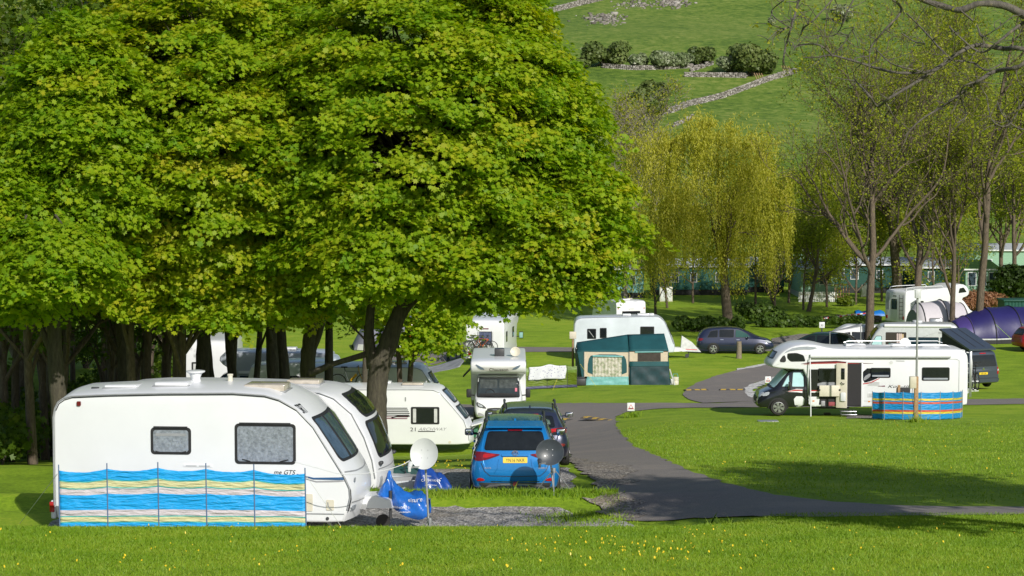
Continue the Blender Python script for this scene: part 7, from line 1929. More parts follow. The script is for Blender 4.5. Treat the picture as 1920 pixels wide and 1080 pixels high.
# ------------------------------------------------------------------ dishes on tripods by the near pitch
def tripod_dish(label, px, py, Y, Rpx, m, az, pole_px, lean=0.0, wy=1.06, legs=0.42):
    s = S(Y); c = at(px, py, Y); foot_ = onx(pole_px, Y); g = foot_.z
    t = thing('satellite_dish', label, 'satellite dish', foot_, 0, 'satellite dishes on tripods')
    h = c.z - g; dx = c.x - foot_.x; Rm = Rpx / s
    d = Vector((math.sin(az), -math.cos(az), 0.22))
    M = d.normalized().to_track_quat('Z', 'Y').to_matrix().to_4x4() @ Matrix.Scale(wy, 4, (0, 1, 0))
    b = MB(); pr = [(Rm * k / 8, 0.07 * (k / 8) ** 2) for k in range(1, 9)]; inner = [(Rm * k / 8 * 0.975, 0.07 * (k / 8) ** 2 + 0.010) for k in range(8, 0, -1)]
    M3 = M.to_3x3(); rings = pr + [(Rm * 1.0, 0.085), (Rm * 0.975, 0.085)] + inner
    b.lathe(rings, (dx, 0, h), M3, 44); bw = b.done('dish_bowl', m, t, 50)
    q = MB()
    for ax in (-0.055, 0.055):
        for az_ in (-0.06, 0.06):
            p = Vector((dx, 0, h)) + M3 @ Vector((ax, az_, 0.014)); q.cyl(p, p + M3 @ Vector((0, 0, 0.008)), 0.009, n=8)
    q.done('bolts', M_STEEL, bw)
    dn = Vector((dx, 0, h)) + Vector((-math.cos(az) * 0.1 - 0.07, 0, -Rm * wy * 0.92)); arm_end = dn + Vector((d.x, d.y, 0)) * 0.30 + Vector((-0.04, 0, 0.06))
    q = MB(); q.bar((dx, 0.04, h - Rm * wy * 0.8), arm_end, 0.022, 0.03); a = q.done('feed_arm', M_STEEL, t)
    q = MB(); q.cyl(arm_end, arm_end - Vector((d.x, d.y, -0.1)) * 0.10 + Vector((0, 0, 0.05)), 0.034, 0.045, 14); q.box(arm_end + Vector((0, 0, -0.03)), (0.05, 0.07, 0.09), bev=0.012); q.done('receiver', m if m is not M_CREAM else M_PLAS, a)
    q = MB(); q.cyl((0, 0, 0.02), (dx, 0.08, h - Rm * 0.2), 0.019, n=12); q.box((dx, 0.06, h - 0.05), (0.10, 0.08, 0.16), bev=0.015); q.done('pole', M_STEEL, t)
    q = MB(); q.lathe([(0.035, -0.05), (0.04, 0), (0.035, 0.05)], (0, 0, 0.46), 'Z', 12); q.done('collar', M_STEEL, t)
    for k in range(3):
        a_ = 2 * math.pi * k / 3 + 0.5
        q = MB(); q.cyl((0.03 * math.cos(a_), 0.03 * math.sin(a_), 0.46), (legs * math.cos(a_), legs * math.sin(a_), 0.0), 0.010, n=8); q.done('leg', M_STEEL, t)
    return t
tripod_dish('pale grey satellite dish on a steel tripod beside the blue hitch covers', 796.5, 851.5, 35.75, 26.5, mat('pale_dish_enamel', (0.60, 0.62, 0.62), 0.4, var=0.05, coat=0.2), -0.14, 804.5, wy=1.12)
tripod_dish('dark slate satellite dish on a tripod in front of the blue car', 1031, 848.5, 41.3, 26.5, mat('slate_dish_enamel', (0.045, 0.055, 0.065), 0.4, var=0.2, coat=0.2), 0.0, 1039, wy=0.94)
# green bag and grey crate behind the pale dish
p = onx(788, 43.9)
t = thing('green_bag', 'dark green sagging cloth bag behind the pale satellite dish', 'bag', p)
rng = np.random.default_rng(9); rings = []
for i, (z, r) in enumerate(((0, 0.50), (0.12, 0.53), (0.3, 0.50), (0.46, 0.44), (0.58, 0.34), (0.66, 0.16))):
    rings.append([(r * 1.15 * math.cos(a) * (1 + 0.05 * math.sin(5 * a + i)) - 0.06 * i, r * 0.6 * math.sin(a) * (1 + 0.06 * math.sin(4 * a)), z + 0.03 * math.sin(3 * a + i)) for a in np.linspace(0, 2 * math.pi, 24, endpoint=False)])
m = MB(); m.loft(rings); m.done('bag_cloth', mat('dark_green_canvas', (0.01, 0.06, 0.055), 0.7, var=0.3, bump=0.8, bscale=6), t, 60)
m = MB(); m.tube([(-0.3, -0.2, 0.5), (-0.35, -0.3, 0.72), (-0.1, -0.3, 0.75), (0, -0.25, 0.6)], 0.015, 6); m.done('strap', M_PLAS, t)
p = onx(754, 43.6)
t = thing('water_box', 'pale grey water tank low beside the dark front caravan', 'water tank', p)
m = MB(); m.box((0, 0, 0.27), (0.55, 0.4, 0.42), bev=0.05); m.done('tank', mat('pale_grey_tank', (0.52, 0.56, 0.60), 0.4, var=0.1), t)
m = MB(); m.cyl((0.1, 0, 0.47), (0.1, 0, 0.53), 0.06, n=16); m.done('cap', M_GREYINK, t)
m = MB()
for x in (-0.2, 0.2): m.box((x, 0, 0.035), (0.08, 0.4, 0.07), bev=0.01)
m.done('skids', M_PLAS, t)

# ------------------------------------------------------------------ bicycle and dish behind the third caravan
p = onx(632, 84); tb_ = thing('bike_stand', 'low folding stand holding up the yellow bicycle', 'bike stand', Vector((p.x + 0.55, p.y, p.z)))
zt = at(660, 733, 84).z
m = MB()
for x in (-0.6, 0.6):
    m.bar((x, -0.25, 0), (x, 0.25, zt - p.z), 0.04, 0.04); m.bar((x, 0.25, 0), (x, -0.25, zt - p.z), 0.04, 0.04)
m.bar((-0.8, 0, zt - p.z - 0.02), (1.0, 0, zt - p.z - 0.02), 0.05, 0.04); m.done('stand_frame', M_STEEL, tb_)
bicycle('bicycle', 'silver and yellow electric bicycle left of the big sycamore trunk', Vector((p.x, p.y, zt)), 0, M_ALU, forks=mat('yellow_fork', (0.75, 0.42, 0.01), 0.35), batt=MATS['yellow_fork'], group='bicycles')
Y = 92.0; c = at(628, 674, Y); f = onx(623, Y)
t = thing('satellite_dish', 'grey satellite dish on a tall pole between two dark trunks', 'satellite dish', f)
dish(t, (c.x - f.x, -0.02, c.z - f.z), (0.25, -1, 0.25), 0.23, mat('blue_grey_dish', (0.25, 0.31, 0.36), 0.4), 'dish_bowl')
m = MB(); m.cyl((0, 0.05, 0), (c.x - f.x, 0.06, c.z - f.z), 0.025, n=10); m.done('pole', M_STEEL, t)
m = MB(); m.tube([(c.x - f.x, -0.05, c.z - f.z - 0.2), (c.x - f.x - 0.05, -0.35, c.z - f.z - 0.15)], 0.014, 6); m.done('feed_arm', M_STEEL, t)

# picnic table and chair on the far lawn
p = gp(843, 678)
t = thing('picnic_table', 'blue grey folding picnic table on the lawn behind the awning canopy', 'table', p)
m = MB(); m.box((0, 0, 0.72), (1.0, 0.6, 0.04), bev=0.01); m.done('tabletop', mat('blue_grey_table', (0.04, 0.07, 0.10), 0.5), t)
for x in (-0.42, 0.42):
    m = MB(); m.bar((x, -0.25, 0), (x, -0.25, 0.70), 0.03, 0.03); m.bar((x, 0.25, 0), (x, 0.25, 0.70), 0.03, 0.03); m.bar((x, -0.25, 0.05), (x, 0.25, 0.05), 0.03, 0.03); m.done('leg', M_PLAS, t)
m = MB(); m.box((0.3, 0.75, 0.42), (1.1, 0.28, 0.04), bev=0.01); m.bar((-0.1, 0.75, 0), (-0.1, 0.75, 0.42), 0.04, 0.2); m.bar((0.7, 0.75, 0), (0.7, 0.75, 0.42), 0.04, 0.2); m.done('bench', MATS['blue_grey_table'], t)
def folding_chair(label, p, rz, m_, group='folding chairs', s=1.0):
    t = thing('folding_chair', label, 'chair', p, rz, group); t.scale = (s,) * 3
    m = MB(); m.box((0, 0, 0.44), (0.46, 0.44, 0.03), bev=0.01); m.done('seat', m_, t)
    m = MB(); m.box((0, 0.26, 0.76), (0.46, 0.03, 0.56), Matrix.Rotation(R(-14), 3, 'X'), bev=0.01); m.done('backrest', m_, t)
    for x in (-0.24, 0.24):
        m = MB(); m.bar((x, -0.24, 0), (x, 0.22, 0.46), 0.025, 0.025); m.done('leg', M_STEEL, t)
        m = MB(); m.bar((x, 0.28, 0), (x, -0.2, 0.46), 0.025, 0.025); m.done('leg', M_STEEL, t)
        m = MB(); m.bar((x, -0.2, 0.64), (x, 0.24, 0.64), 0.04, 0.025); m.done('armrest', M_PLAS, t)
    return t
folding_chair('dark folding chair left of the blue grey picnic table', gp(826, 679), R(60), MATS['blue_grey_table'])

# tents at the left of the far lawn
def tunnel_tent(name, label, loc, rz, hoops, m, base=None, win=None, pole=M_PLAS, seg=20, cat='tent', front=None):
    """hoops: (x, half width, height)"""
    t = thing(name, label, cat, loc, rz)
    H = catmull(np.array(hoops, float), 6); rings = []
    for k, (x, w, h) in enumerate(H):
        sag = 0.035 * math.sin(math.pi * (k % 6) / 6)
        rings.append([(x, -w * math.cos(a) * (1 - sag), h * (math.sin(a) ** 0.85 if 0 < a < math.pi else 0) * (1 - sag)) for a in np.linspace(0, math.pi, seg)])
    b = MB(); b.loft(rings, caps=False, closed=False); c = b.done('canopy', m, t, 60); s_ = c.modifiers.new('thickness', 'SOLIDIFY'); s_.thickness = 0.008
    for x, w, h in hoops[1:-1] if len(hoops) > 3 else hoops:
        q = MB(); q.tube([(x, -w * 1.01 * math.cos(a), h * 1.01 * (math.sin(a) ** 0.85 if 0 < a < math.pi else 0)) for a in np.linspace(0, math.pi, 18)], 0.035, 6); q.done('pole_sleeve', pole, t)
    for x, w, h, mm in ((hoops[0][0], hoops[0][1], hoops[0][2], front), (hoops[-1][0], hoops[-1][1], hoops[-1][2], m)):
        if mm is None or h < 0.3: continue
        q = MB(); q._faces([(x, -w * math.cos(a), h * (math.sin(a) ** 0.85 if 0 < a < math.pi else 0)) for a in np.linspace(0, math.pi, 18)], [tuple(range(18))]); q.done('end_panel', mm, t, 0)
    return t, c
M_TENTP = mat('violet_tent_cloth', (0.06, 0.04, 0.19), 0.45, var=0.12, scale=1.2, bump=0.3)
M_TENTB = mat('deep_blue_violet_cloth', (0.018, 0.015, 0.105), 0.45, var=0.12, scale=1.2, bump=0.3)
M_TENTG = mat('grey_tent_cloth', (0.20, 0.20, 0.25), 0.6, var=0.1, bump=0.3)
t, c = tunnel_tent('grey_tent', 'grey lilac tent with a dark porch beside the maroon van', gp(690, 658) + Vector((0, 1.6, 0)), R(8), [(-1.1, 1.2, 0.25), (-0.4, 1.6, 1.5), (0.8, 1.7, 2.0), (2.2, 1.6, 1.9), (3.2, 1.2, 0.5)], M_TENTG)
patch('mud_wall', c, 'R', [(-0.9, 0.04), (-0.8, 0.4), (2.9, 0.4), (3.0, 0.04)], M_CURT, t, 0.02)
patch('tent_door', c, 'R', [(0.1, 0.06), (0.5, 1.3), (1.2, 1.3), (1.5, 0.06)], mat('dark_lilac_cloth', (0.06, 0.05, 0.11), 0.7), t, 0.04)
t, c = tunnel_tent('grey_tent', 'grey awning tent rising behind the maroon van', gp(756, 657) + Vector((0, 2.6, 0)), R(5), [(-0.9, 1.2, 1.2), (-0.3, 1.3, 2.3), (1.4, 1.3, 2.3), (1.9, 1.2, 1.4)], mat('slate_tent_cloth', (0.07, 0.08, 0.15), 0.6, var=0.1))

# ------------------------------------------------------------------ lime windbreak with a towel, trailer tent
Yw = 106.0
xs = [984, 1026, 1064, 1082]
T_ = [at(984, 682, Yw), at(1026, 682, Yw + 0.1), at(1064, 682, Yw), at(1082, 682, Yw - 0.2)]; B_ = [Vector((p.x, p.y, float(gz(p.x, p.y)) + 0.02)) for p in T_]
T_ = [Vector((b.x, b.y, b.z + 1.10)) for b in B_]
wb = windbreak('windbreak', 'lime green windbreak with a white towel over it, left of the trailer tent', T_, B_, M_STR3, 0.012, 'striped windbreaks', polemat=M_PLAS, rows=24, above=0.03)
c0 = T_[0].lerp(T_[1], 0.18); c1 = T_[2].lerp(T_[1], 0.08); V = []; F = []
nx, nz = 26, 10
for i in range(nx + 1):
    u = i / nx; top = c0.lerp(c1, u) + Vector((0, 0, 0.04 + 0.10 * math.exp(-((u - 0.55) / 0.16) ** 2)))
    for j in range(nz + 1):
        v = j / nz; dp = (0.66 + 0.02 * math.sin(u * 9) + 0.10 * math.exp(-((u - 0.55) / 0.16) ** 2)) * v
        V.append(top + Vector((0.03 * math.sin(v * 5), -0.035 - 0.035 * math.sin(u * 21 + v * 2) * v - 0.02, -dp)))
for i in range(nx):
    for j in range(nz): F.append((i * (nz + 1) + j, (i + 1) * (nz + 1) + j, (i + 1) * (nz + 1) + j + 1, i * (nz + 1) + j + 1))
m_, nt_, b_ = nt_new('dotted_towel'); vo = N(nt_, 'ShaderNodeTexVoronoi', i_Scale=9.0); nt_.links.new(coords(nt_), vo.inputs['Vector'])
rp = ramp(nt_, vo.outputs['Distance'], [(0.20, (0.30, 0.28, 0.46)), (0.27, (0.70, 0.71, 0.77))]); nt_.links.new(rp.outputs[0], b_.inputs['Base Color']); b_.inputs['Roughness'].default_value = 0.9
o0 = (c0 + c1) / 2; me = bpy.data.meshes.new('towel'); me.from_pydata([tuple(v - o0) for v in V], [], F); finish(me, m_, 60); o = link(bpy.data.objects.new('towel', me)); o.location = o0
sd = o.modifiers.new('thickness', 'SOLIDIFY'); sd.thickness = 0.01
tag(o, 'white towel with small lilac dots hung over the lime green windbreak', 'towel')
q = o0 + Vector((0.5, -0.2, -0.6)); rope('yellow guy rope under the dotted towel on the lime windbreak', q, Vector((q.x - 0.25, q.y - 1.0, float(gz(q.x - 0.25, q.y - 1.0)))), 0.008, m=mat('yellow_cord', (0.6, 0.5, 0.03), 0.6))

Yt = 107.5; st_ = S(Yt); pt = onx(1096, Yt)
t = thing('trailer_tent', 'dark green and cream trailer tent with a checked curtain in its window', 'trailer tent', pt + Vector((0, 0, 0)))
U = lambda v: (v / 4.155 + 1040 - 1096) / st_
Zz = lambda v: (758 - v) / 4.155 / st_
M_DG = mat('dark_teal_canvas', (0.008, 0.075, 0.085), 0.7, var=0.15, scale=1.5, bump=0.25)
M_CC = mat('cream_canvas', (0.58, 0.49, 0.37), 0.75, var=0.06); M_LT = mat('pale_teal_groundsheet', (0.17, 0.42, 0.42), 0.5, var=0.12, bump=0.5, bscale=5)
M_TARP = mat('teal_black_tarp', (0.006, 0.035, 0.045), 0.5, var=0.3, bump=0.5, bscale=2)
xa, xb, xc = U(232), U(582), U(892)
def quad(name, pts, m, par, th=0.03, n=8, wav=0.0):
    A = [Vector(p) for p in pts]; V = []; F = []
    nrm = (A[1] - A[0]).cross(A[3] - A[0]).normalized()
    for i in range(n + 1):
        for j in range(n + 1):
            u, v = i / n, j / n
            p = (A[0].lerp(A[1], u)).lerp(A[3].lerp(A[2], u), v)
            V.append(tuple(p + nrm * wav * (math.sin(u * 14 + v * 5) * 0.6 + math.sin(u * 6 - v * 9) * 0.4) * math.sin(math.pi * min(1, max(0, v * 0.9 + 0.1)))))
    for i in range(n):
        for j in range(n): F.append((i * (n + 1) + j, (i + 1) * (n + 1) + j, (i + 1) * (n + 1) + j + 1, i * (n + 1) + j + 1))
    me = bpy.data.meshes.new(name); me.from_pydata(V, [], F); finish(me, m, 60); o = link(bpy.data.objects.new(name, me), par)
    s_ = o.modifiers.new('thickness', 'SOLIDIFY'); s_.thickness = th; return o
D1, D2 = 2.4, 3.6
ze, zp = Zz(495), Zz(345) - 0.22
quad('awning_roof', [(U(182), 0.0, ze + 0.02), (xb, -0.02, ze), (xb, 1.5, zp), (U(180), 1.3, Zz(415) - 0.15)], M_DG, t, wav=0.01)
quad('bed_roof', [(xb + 0.02, -0.08, ze + 0.05), (xc, -0.08, ze + 0.07), (U(874), 1.5, zp + 0.05), (xb + 0.05, 1.5, zp)], M_DG, t, wav=0.015)
quad('back_roof', [(U(180), 1.3, Zz(415) - 0.15), (xb, 1.5, zp), (xb, D2, ze), (U(190), D2, ze - 0.1)], M_DG, t); quad('back_roof', [(xb, 1.5, zp), (U(874), 1.5, zp + 0.05), (xc, D2, ze), (xb, D2, ze)], M_DG, t)
quad('end_wall', [(U(182), 0.0, ze + 0.02), (U(232), 0.0, 0.0), (U(190), D2, 0.0), (U(180), D2, ze - 0.1)], M_DG, t, wav=0.02)
quad('gable', [(U(182), 0.0, ze + 0.02), (U(180), 1.3, Zz(415) - 0.15), (U(182), D2, ze - 0.1), (U(182), D2 * 0.5, ze)], M_DG, t, n=4)
w = MB(); w.prism([(U(184), ze), (xa + 0.02, ze), (xa + 0.02, 0.0), (U(230), 0.0)], 'Y', 0.0, 0.03); w.done('corner_wall', M_DG, t, 0)
fwall = MB(); fwall.box(((xa + xb) / 2, 0.02, (Zz(690) + ze) / 2), (xb - xa, 0.03, ze - Zz(690))); fo = fwall.done('front_wall', M_CC, t, 0)
surr = MB(); surr.prism(chaikin([(U(258), Zz(688)), (U(262), Zz(560)), (U(290), Zz(515)), (U(540), Zz(517)), (U(566), Zz(570)), (U(566), Zz(688))], 1), 'Y', -0.012, 0.004); wn_ = surr.done('window_surround', M_DG, t, 0)
m_, nt_, b_ = nt_new('checked_curtain'); tc_ = coords(nt_); mp_ = N(nt_, 'ShaderNodeMapping'); mp_.inputs['Scale'].default_value = (4, 1, 4); nt_.links.new(tc_, mp_.inputs[0])
ck = N(nt_, 'ShaderNodeTexNoise', i_Scale=1.6, i_Detail=5.0); nt_.links.new(mp_.outputs[0], ck.inputs['Vector']); rp = ramp(nt_, ck.outputs[0], [(0.42, (0.30, 0.33, 0.22)), (0.5, (0.50, 0.47, 0.38)), (0.62, (0.58, 0.56, 0.50))])
nt_.links.new(rp.outputs[0], b_.inputs['Base Color']); b_.inputs['Roughness'].default_value = 0.9; M_CHECK = m_
c = MB(); n = 60; x0, x1 = U(300), U(526)
c.loft([[(x0 + (x1 - x0) * k / n, -0.03 + 0.014 * math.sin(k * 0.9), z) for k in range(n + 1)] for z in (Zz(690), Zz(620), Zz(540))], caps=False, closed=False); cu_ = c.done('curtain', M_CHECK, wn_, 60)
q = MB(); q.tube([(x0 - 0.02, -0.05, Zz(528)), (x1 + 0.05, -0.05, Zz(532))], 0.045, 8); q.done('rolled_blind', M_LT, wn_)
quad('mud_wall', [(U(230), -0.03, 0.0), (xb, -0.05, 0.0), (xb, -0.01, Zz(690)), (U(258), -0.01, Zz(690))], M_LT, t, wav=0.02, n=14)
w = MB(); w.box(((xb + xc) / 2, -0.04, (Zz(570) + ze) / 2), (xc - xb - 0.06, 0.03, ze - Zz(570))); w.done('bed_wall', M_CC, t, 0)
w = MB(); w.box(((U(650) + U(830)) / 2, -0.062, (Zz(568) + Zz(503)) / 2), (U(830) - U(650), 0.016, Zz(503) - Zz(568))); bw_ = w.done('bed_window', mat('brown_dark_window', (0.05, 0.04, 0.035), 0.4, var=0.3), t, 0)
w = MB(); w.tube([(U(628), -0.08, Zz(497)), (U(850), -0.08, Zz(495))], 0.035, 8); w.done('rolled_blind', M_LT, bw_)
quad('valance', [(xb + 0.02, -0.10, Zz(610)), (xc + 0.03, -0.10, Zz(608)), (xc + 0.02, -0.06, Zz(570)), (xb + 0.02, -0.06, Zz(572))], M_DG, t)
quad('skirt_tarp', [(U(590), -0.16, 0.0), (U(906), -0.14, 0.0), (xc + 0.02, -0.08, Zz(606)), (xb + 0.04, -0.08, Zz(610))], M_TARP, t, n=24, wav=0.018)
quad('bed_end', [(xc, -0.08, 0), (xc, D2, 0), (xc, D2, ze), (xc, -0.08, ze)], M_DG, t)
quad('rear_wall', [(U(190), D2, 0), (xc, D2, 0), (xc, D2, ze), (U(190), D2, ze)], M_DG, t)
w = MB()
for x in (xa, xb): w = MB(); w.cyl((x, -0.02, 0), (x, -0.02, ze), 0.02, n=8); w.done('frame_pole', M_STEEL, t)

rope('pale green guy rope at the left end of the trailer tent', pt + Vector((U(200), -0.1, Zz(590))), pt + Vector((U(335), -1.2, -0.08)), 0.008, m=MATS['yellow_cord'])
for dx, r, h, lb, mm in ((U(948), 0.17, 0.40, 'pale water carrier standing right of the trailer tent', M_CREAM), (U(912), 0.10, 0.30, 'small white canister against the trailer tent', M_WHITE)):
    p = pt + Vector((dx, 0.1, 0)); p.z = float(gz(p.x, p.y)); tt = thing('water_carrier', lb, 'water carrier', p)
    m = MB(); m.lathe([(r * 0.92, 0), (r, 0.02), (r, h * 0.45), (r * 0.94, h * 0.5), (r, h * 0.55), (r, h - 0.02), (r * 0.9, h)], (0, 0, 0), 'Z', 20); m.done('carrier_body', mm, tt)
    m = MB(); m.tube([(-r, 0, h * 0.6), (-r * 0.6, 0, h + 0.16), (r * 0.6, 0, h + 0.16), (r, 0, h * 0.6)], 0.015, 6); m.done('handle', mat('turquoise_hose', (0.08, 0.42, 0.42), 0.4), tt)
m = MB(); p = pt + Vector((U(900), -0.1, 0)); m.bar((0, 0, Zz(630)), (0.26, -0.15, 0.02), 0.06, 0.04); o = m.done('leaning_board', M_CURT, None); o.location = p; tag(o, 'narrow white board leaning at the right end of the trailer tent', 'board')
# small dark things left of the tent: dark bag, half seen car nose
p = pt + Vector((U(205), -0.2, 0)); m = MB(); m.box((0, 0, 0.2), (0.55, 0.45, 0.4), bev=0.08); m.box((0, 0, 0.43), (0.4, 0.06, 0.05), bev=0.02); o = m.done('black_holdall', M_PLAS, None, 50); o.location = p; tag(o, 'black holdall on the grass at the left foot of the trailer tent', 'bag')

# ------------------------------------------------------------------ posts, signs, lamp
def warning_sign(label, px, pyc, pyb, Y=None, w=0.30, tilt=0.0):
    b = gp(px, pyb); s = S(b.y)
    t = thing('warning_sign', label, 'warning sign', b, 0, 'speed hump warning signs')
    zc = at(px, pyc, b.y).z - b.z; h = w * 1.12
    m = MB(); m.box((0, 0, zc), (w, 0.012, h), Matrix.Rotation(tilt, 3, 'Y'), bev=0.004); bd = m.done('board', M_WHITE, t)
    rot = Matrix.Rotation(tilt, 3, 'Y')
    def P(x, z): v = rot @ Vector((x, 0, z)); return (v.x, -0.009, zc + v.z)
    m = MB(); a = w * 0.40; tri = [(0, a * 0.95), (a * 1.0, -a * 0.75), (-a * 1.0, -a * 0.75)]; inn = [(x * 0.72, (z + 0.02 * w) * 0.72 - 0.02 * w) for x, z in tri]
    V = [P(*q) for q in tri] + [P(*q) for q in inn]; m._faces(V, [(0, 1, 4, 3), (1, 2, 5, 4), (2, 0, 3, 5)]); m.done('red_triangle', mat('sign_red', (0.6, 0.02, 0.03), 0.4), bd, 0)
    m = MB(); pts = [(-0.24, -0.24), (-0.22, -0.14), (-0.14, -0.10), (-0.06, -0.15), (0, -0.19), (0.06, -0.15), (0.14, -0.10), (0.22, -0.14), (0.24, -0.24)]; m._faces([P(x * w, z * w) for x, z in pts], [tuple(range(9))]); m.done('hump_symbol', M_INK, bd, 0)
    m = MB(); m.cyl((0, 0.015, -0.1), (0, 0.015, zc), 0.014, n=8); m.done('post', mat('green_post', (0.02, 0.09, 0.03), 0.6), t)
warning_sign('white hump warning sign at the tip of the roundabout lawn', 1183, 763, 783)
warning_sign('white hump warning sign beside the white chippings and the black cab', 1440, 712, 724)
for px, yb, n in ((1184, 783, 120), (1720, 792, 130)):
    q = gp(px, yb); blades('grass', n, lambda k: q.x + RNG.normal(0, 0.16, k), lambda k: q.y + RNG.normal(0, 0.1, k), 0.2, 0.025)
# wooden hook-up post with cream box and the tall lamp behind it
b = gp(1717, 791)
t = thing('hookup_post', 'squared wooden post with a cream electric box before the striped windbreak', 'power post', b)
s = S(b.y); hp = (791 - 705) / s
m = MB(); m.box((0, 0, hp / 2), (0.15, 0.13, hp), bev=0.012); m.done('post', M_WOODP, t)
m = MB(); m.box((-0.13, -0.03, (791 - 716) / s), (0.24, 0.18, 0.44), bev=0.02); bx = m.done('electric_box', mat('cream_metal_box', (0.58, 0.54, 0.42), 0.5), t)
m = MB(); m.tube([(-0.15, -0.05, (791 - 727) / s), (-0.16, -0.06, 0.9), (-0.08, -0.08, 0.4), (-0.2, -0.1, 0.0)], 0.01, 6); m.done('cable', M_PLAS, bx)
b2 = b + Vector((0.04, 0.14, 0))
t = thing('lamp_post', 'tall thin grey lamp pole behind the wooden hook-up post', 'lamp post', b2)
ht = (790 - 548) / s
m = MB(); m.tube([(0, 0, 0), (0, 0, ht)], [0.045, 0.038], 12); m.done('pole', M_STEEL, t)
m = MB(); m.box((0, -0.05, ht - 0.02), (0.22, 0.12, 0.30), bev=0.02); m.box((0.0, -0.03, ht + 0.15), (0.36, 0.10, 0.05), bev=0.015); hd = m.done('floodlight', mat('pale_lamp_housing', (0.55, 0.57, 0.57), 0.4), t)
# grey old post before the people carrier, sign posts
b = gp(1385.5, 672); s = S(b.y)
m = MB(); m.tube([(0, 0, -0.1), (0, 0, 0.12), (0.01, 0, 0.6), (0, 0, 32 / s)], [0.20, 0.17, 0.155, 0.15], 12); o = m.done('wooden_post', M_WOODG, None, 50); o.location = b; tag(o, 'short grey wooden post before the slate blue people carrier', 'post')
Y = 110; b = onx(1074.5, Y); s = S(Y)
t = thing('sign_post', 'round wooden post with a plain cream board at the corner of the grey caravan', 'sign post', b)
h = b.z; zt = at(1074, 622, Y).z - b.z
m = MB(); m.tube([(0, 0, -0.1), (0, 0, zt)], [0.065, 0.055], 10); m.done('post', M_WOODP, t)
m = MB(); m.box((0, -0.08, zt - 0.18), (0.36, 0.03, 0.38), bev=0.008); m.done('board', mat('cream_board', (0.62, 0.57, 0.46), 0.6), t)
b = gp(1541, 626); s = S(b.y)
t = thing('number_post', 'white numbered board on a dark stake in front of the barrier pole', 'sign post', b)
m = MB(); m.box((0, 0.03, 0.3), (0.09, 0.06, 0.62), bev=0.01); m.done('stake', M_PLAS, t)
m = MB(); m.box((0, -0.02, 0.62), (0.38, 0.02, 0.40), bev=0.006); bd = m.done('board', M_WHITE, t)
text_flat('number', '30', 0.15, (0, -0.034, 0.60), M_INK, bd)
# red and white barrier
a = gp(1540, 612); za = at(1540, 598, a.y); zb = at(1628, 587, a.y + 1.5)
t = thing('barrier_pole', 'red and white striped barrier pole beside the ash trunk', 'barrier', a)
for k in range(16):
    p0 = za.lerp(zb, k / 16) - a; p1 = za.lerp(zb, (k + 1) / 16) - a
    m = MB(); m.cyl(p0, p1, 0.055, n=10); m.done('band', M_WHITE if k % 2 else mat('barrier_red', (0.5, 0.03, 0.04), 0.4), t)
for q in (za, zb):
    m = MB(); g = float(gz(q.x, q.y)); m.box((q.x - a.x, q.y - a.y, (g + q.z) / 2 - a.z), (0.10, 0.10, q.z - g + 0.4), bev=0.01); m.done('barrier_post', M_WOODG, t)

# ------------------------------------------------------------------ bright windbreak, chair and step things by the long motorhome
cx = [1639, 1662, 1697, 1731, 1767, 1791, 1806, 1809]; YWK = [78.7, 78.4, 78.1, 77.9, 78.1, 78.7, 79.6, 80.8]
B_ = [onx(x, Y) + Vector((0, 0, 0.02)) for x, Y in zip(cx, YWK)]; T_ = [b + Vector((0, 0, 1.03)) for b in B_]
windbreak('windbreak', 'bright blue windbreak with yellow and red stripes curving round the motorhome corner', T_, B_, M_STR2, 0.014, 'striped windbreaks', rows=40, above=0.03, sag=0.02)
p = onx(1694, 80.6)
folding_chair('dark folding chair with high back behind the bright striped windbreak', p + Vector((0, 0, 0.0)), R(180), M_PLAS, s=1.18)
m = MB(); m.box((0, 0, 0.64), (0.10, 0.04, 1.28), bev=0.01); m.box((0, -0.02, 0.02), (0.2, 0.2, 0.04), bev=0.01); o = m.done('wooden_stake', M_WOODP, None); o.location = onx(1689, 80.2); tag(o, 'dark wooden stake standing by the folding chair at the windbreak', 'stake')
p = gp(1551, 778); m = MB(); m.box((0, 0, 0.04), (0.28, 0.11, 0.07), bev=0.03); m.box((0.02, 0.16, 0.04), (0.28, 0.11, 0.07), bev=0.03); o = m.done('pair_of_shoes', M_WOODG, None, 60); o.location = p; tag(o, 'pair of shoes on the grass below the open locker of the long motorhome', 'shoes')
sheet('worn_patch', [(1586, 779), (1640, 779), (1646, 784), (1588, 785)], M_GRAV2, off=0.012, jit=0.03)
# manhole plates in the lawn
for px, yb, lb in ((1440, 790.5, 'flat grey manhole cover in the lawn below the black cab'),):
    p = gp(px, yb); m = MB(); m.box((0, 0, 0.015), (0.75, 0.55, 0.03), bev=0.008); o = m.done('manhole_cover', M_STEEL, None); o.location = p; tag(o, lb, 'manhole cover')

# ------------------------------------------------------------------ tents and canopy among the ashes
th = R(-8); p = onx(1733, 139.5)
M_AWN = mat('pale_lilac_awning', (0.55, 0.52, 0.56), 0.55, var=0.05, bump=0.2)
t, c = tunnel_tent('awning_tent', 'pale domed awning tent with black hoops beside the white motorhome', p + Vector((-0.2, 2.2, 0)), R(12), [(-0.1, 1.3, 1.9), (0.3, 1.5, 2.35), (1.9, 1.6, 2.55), (3.4, 1.5, 2.3), (4.0, 1.1, 1.2)], M_AWN, front=mat('grey_blue_porch', (0.16, 0.20, 0.25), 0.7))
for x0 in (0.75, 2.35): 
    f = patch('tent_window', c, 'R', rrect(x0 + 0.3, 0.95, 1.0, 0.9, 0.12), M_PLAS, t, 0.02); patch('film', c, 'R', rrect(x0 + 0.3, 0.95, 0.86, 0.76, 0.1), mat('smoky_film', (0.13, 0.16, 0.20), 0.12), f, 0.03)
p = gp(1872, 648)
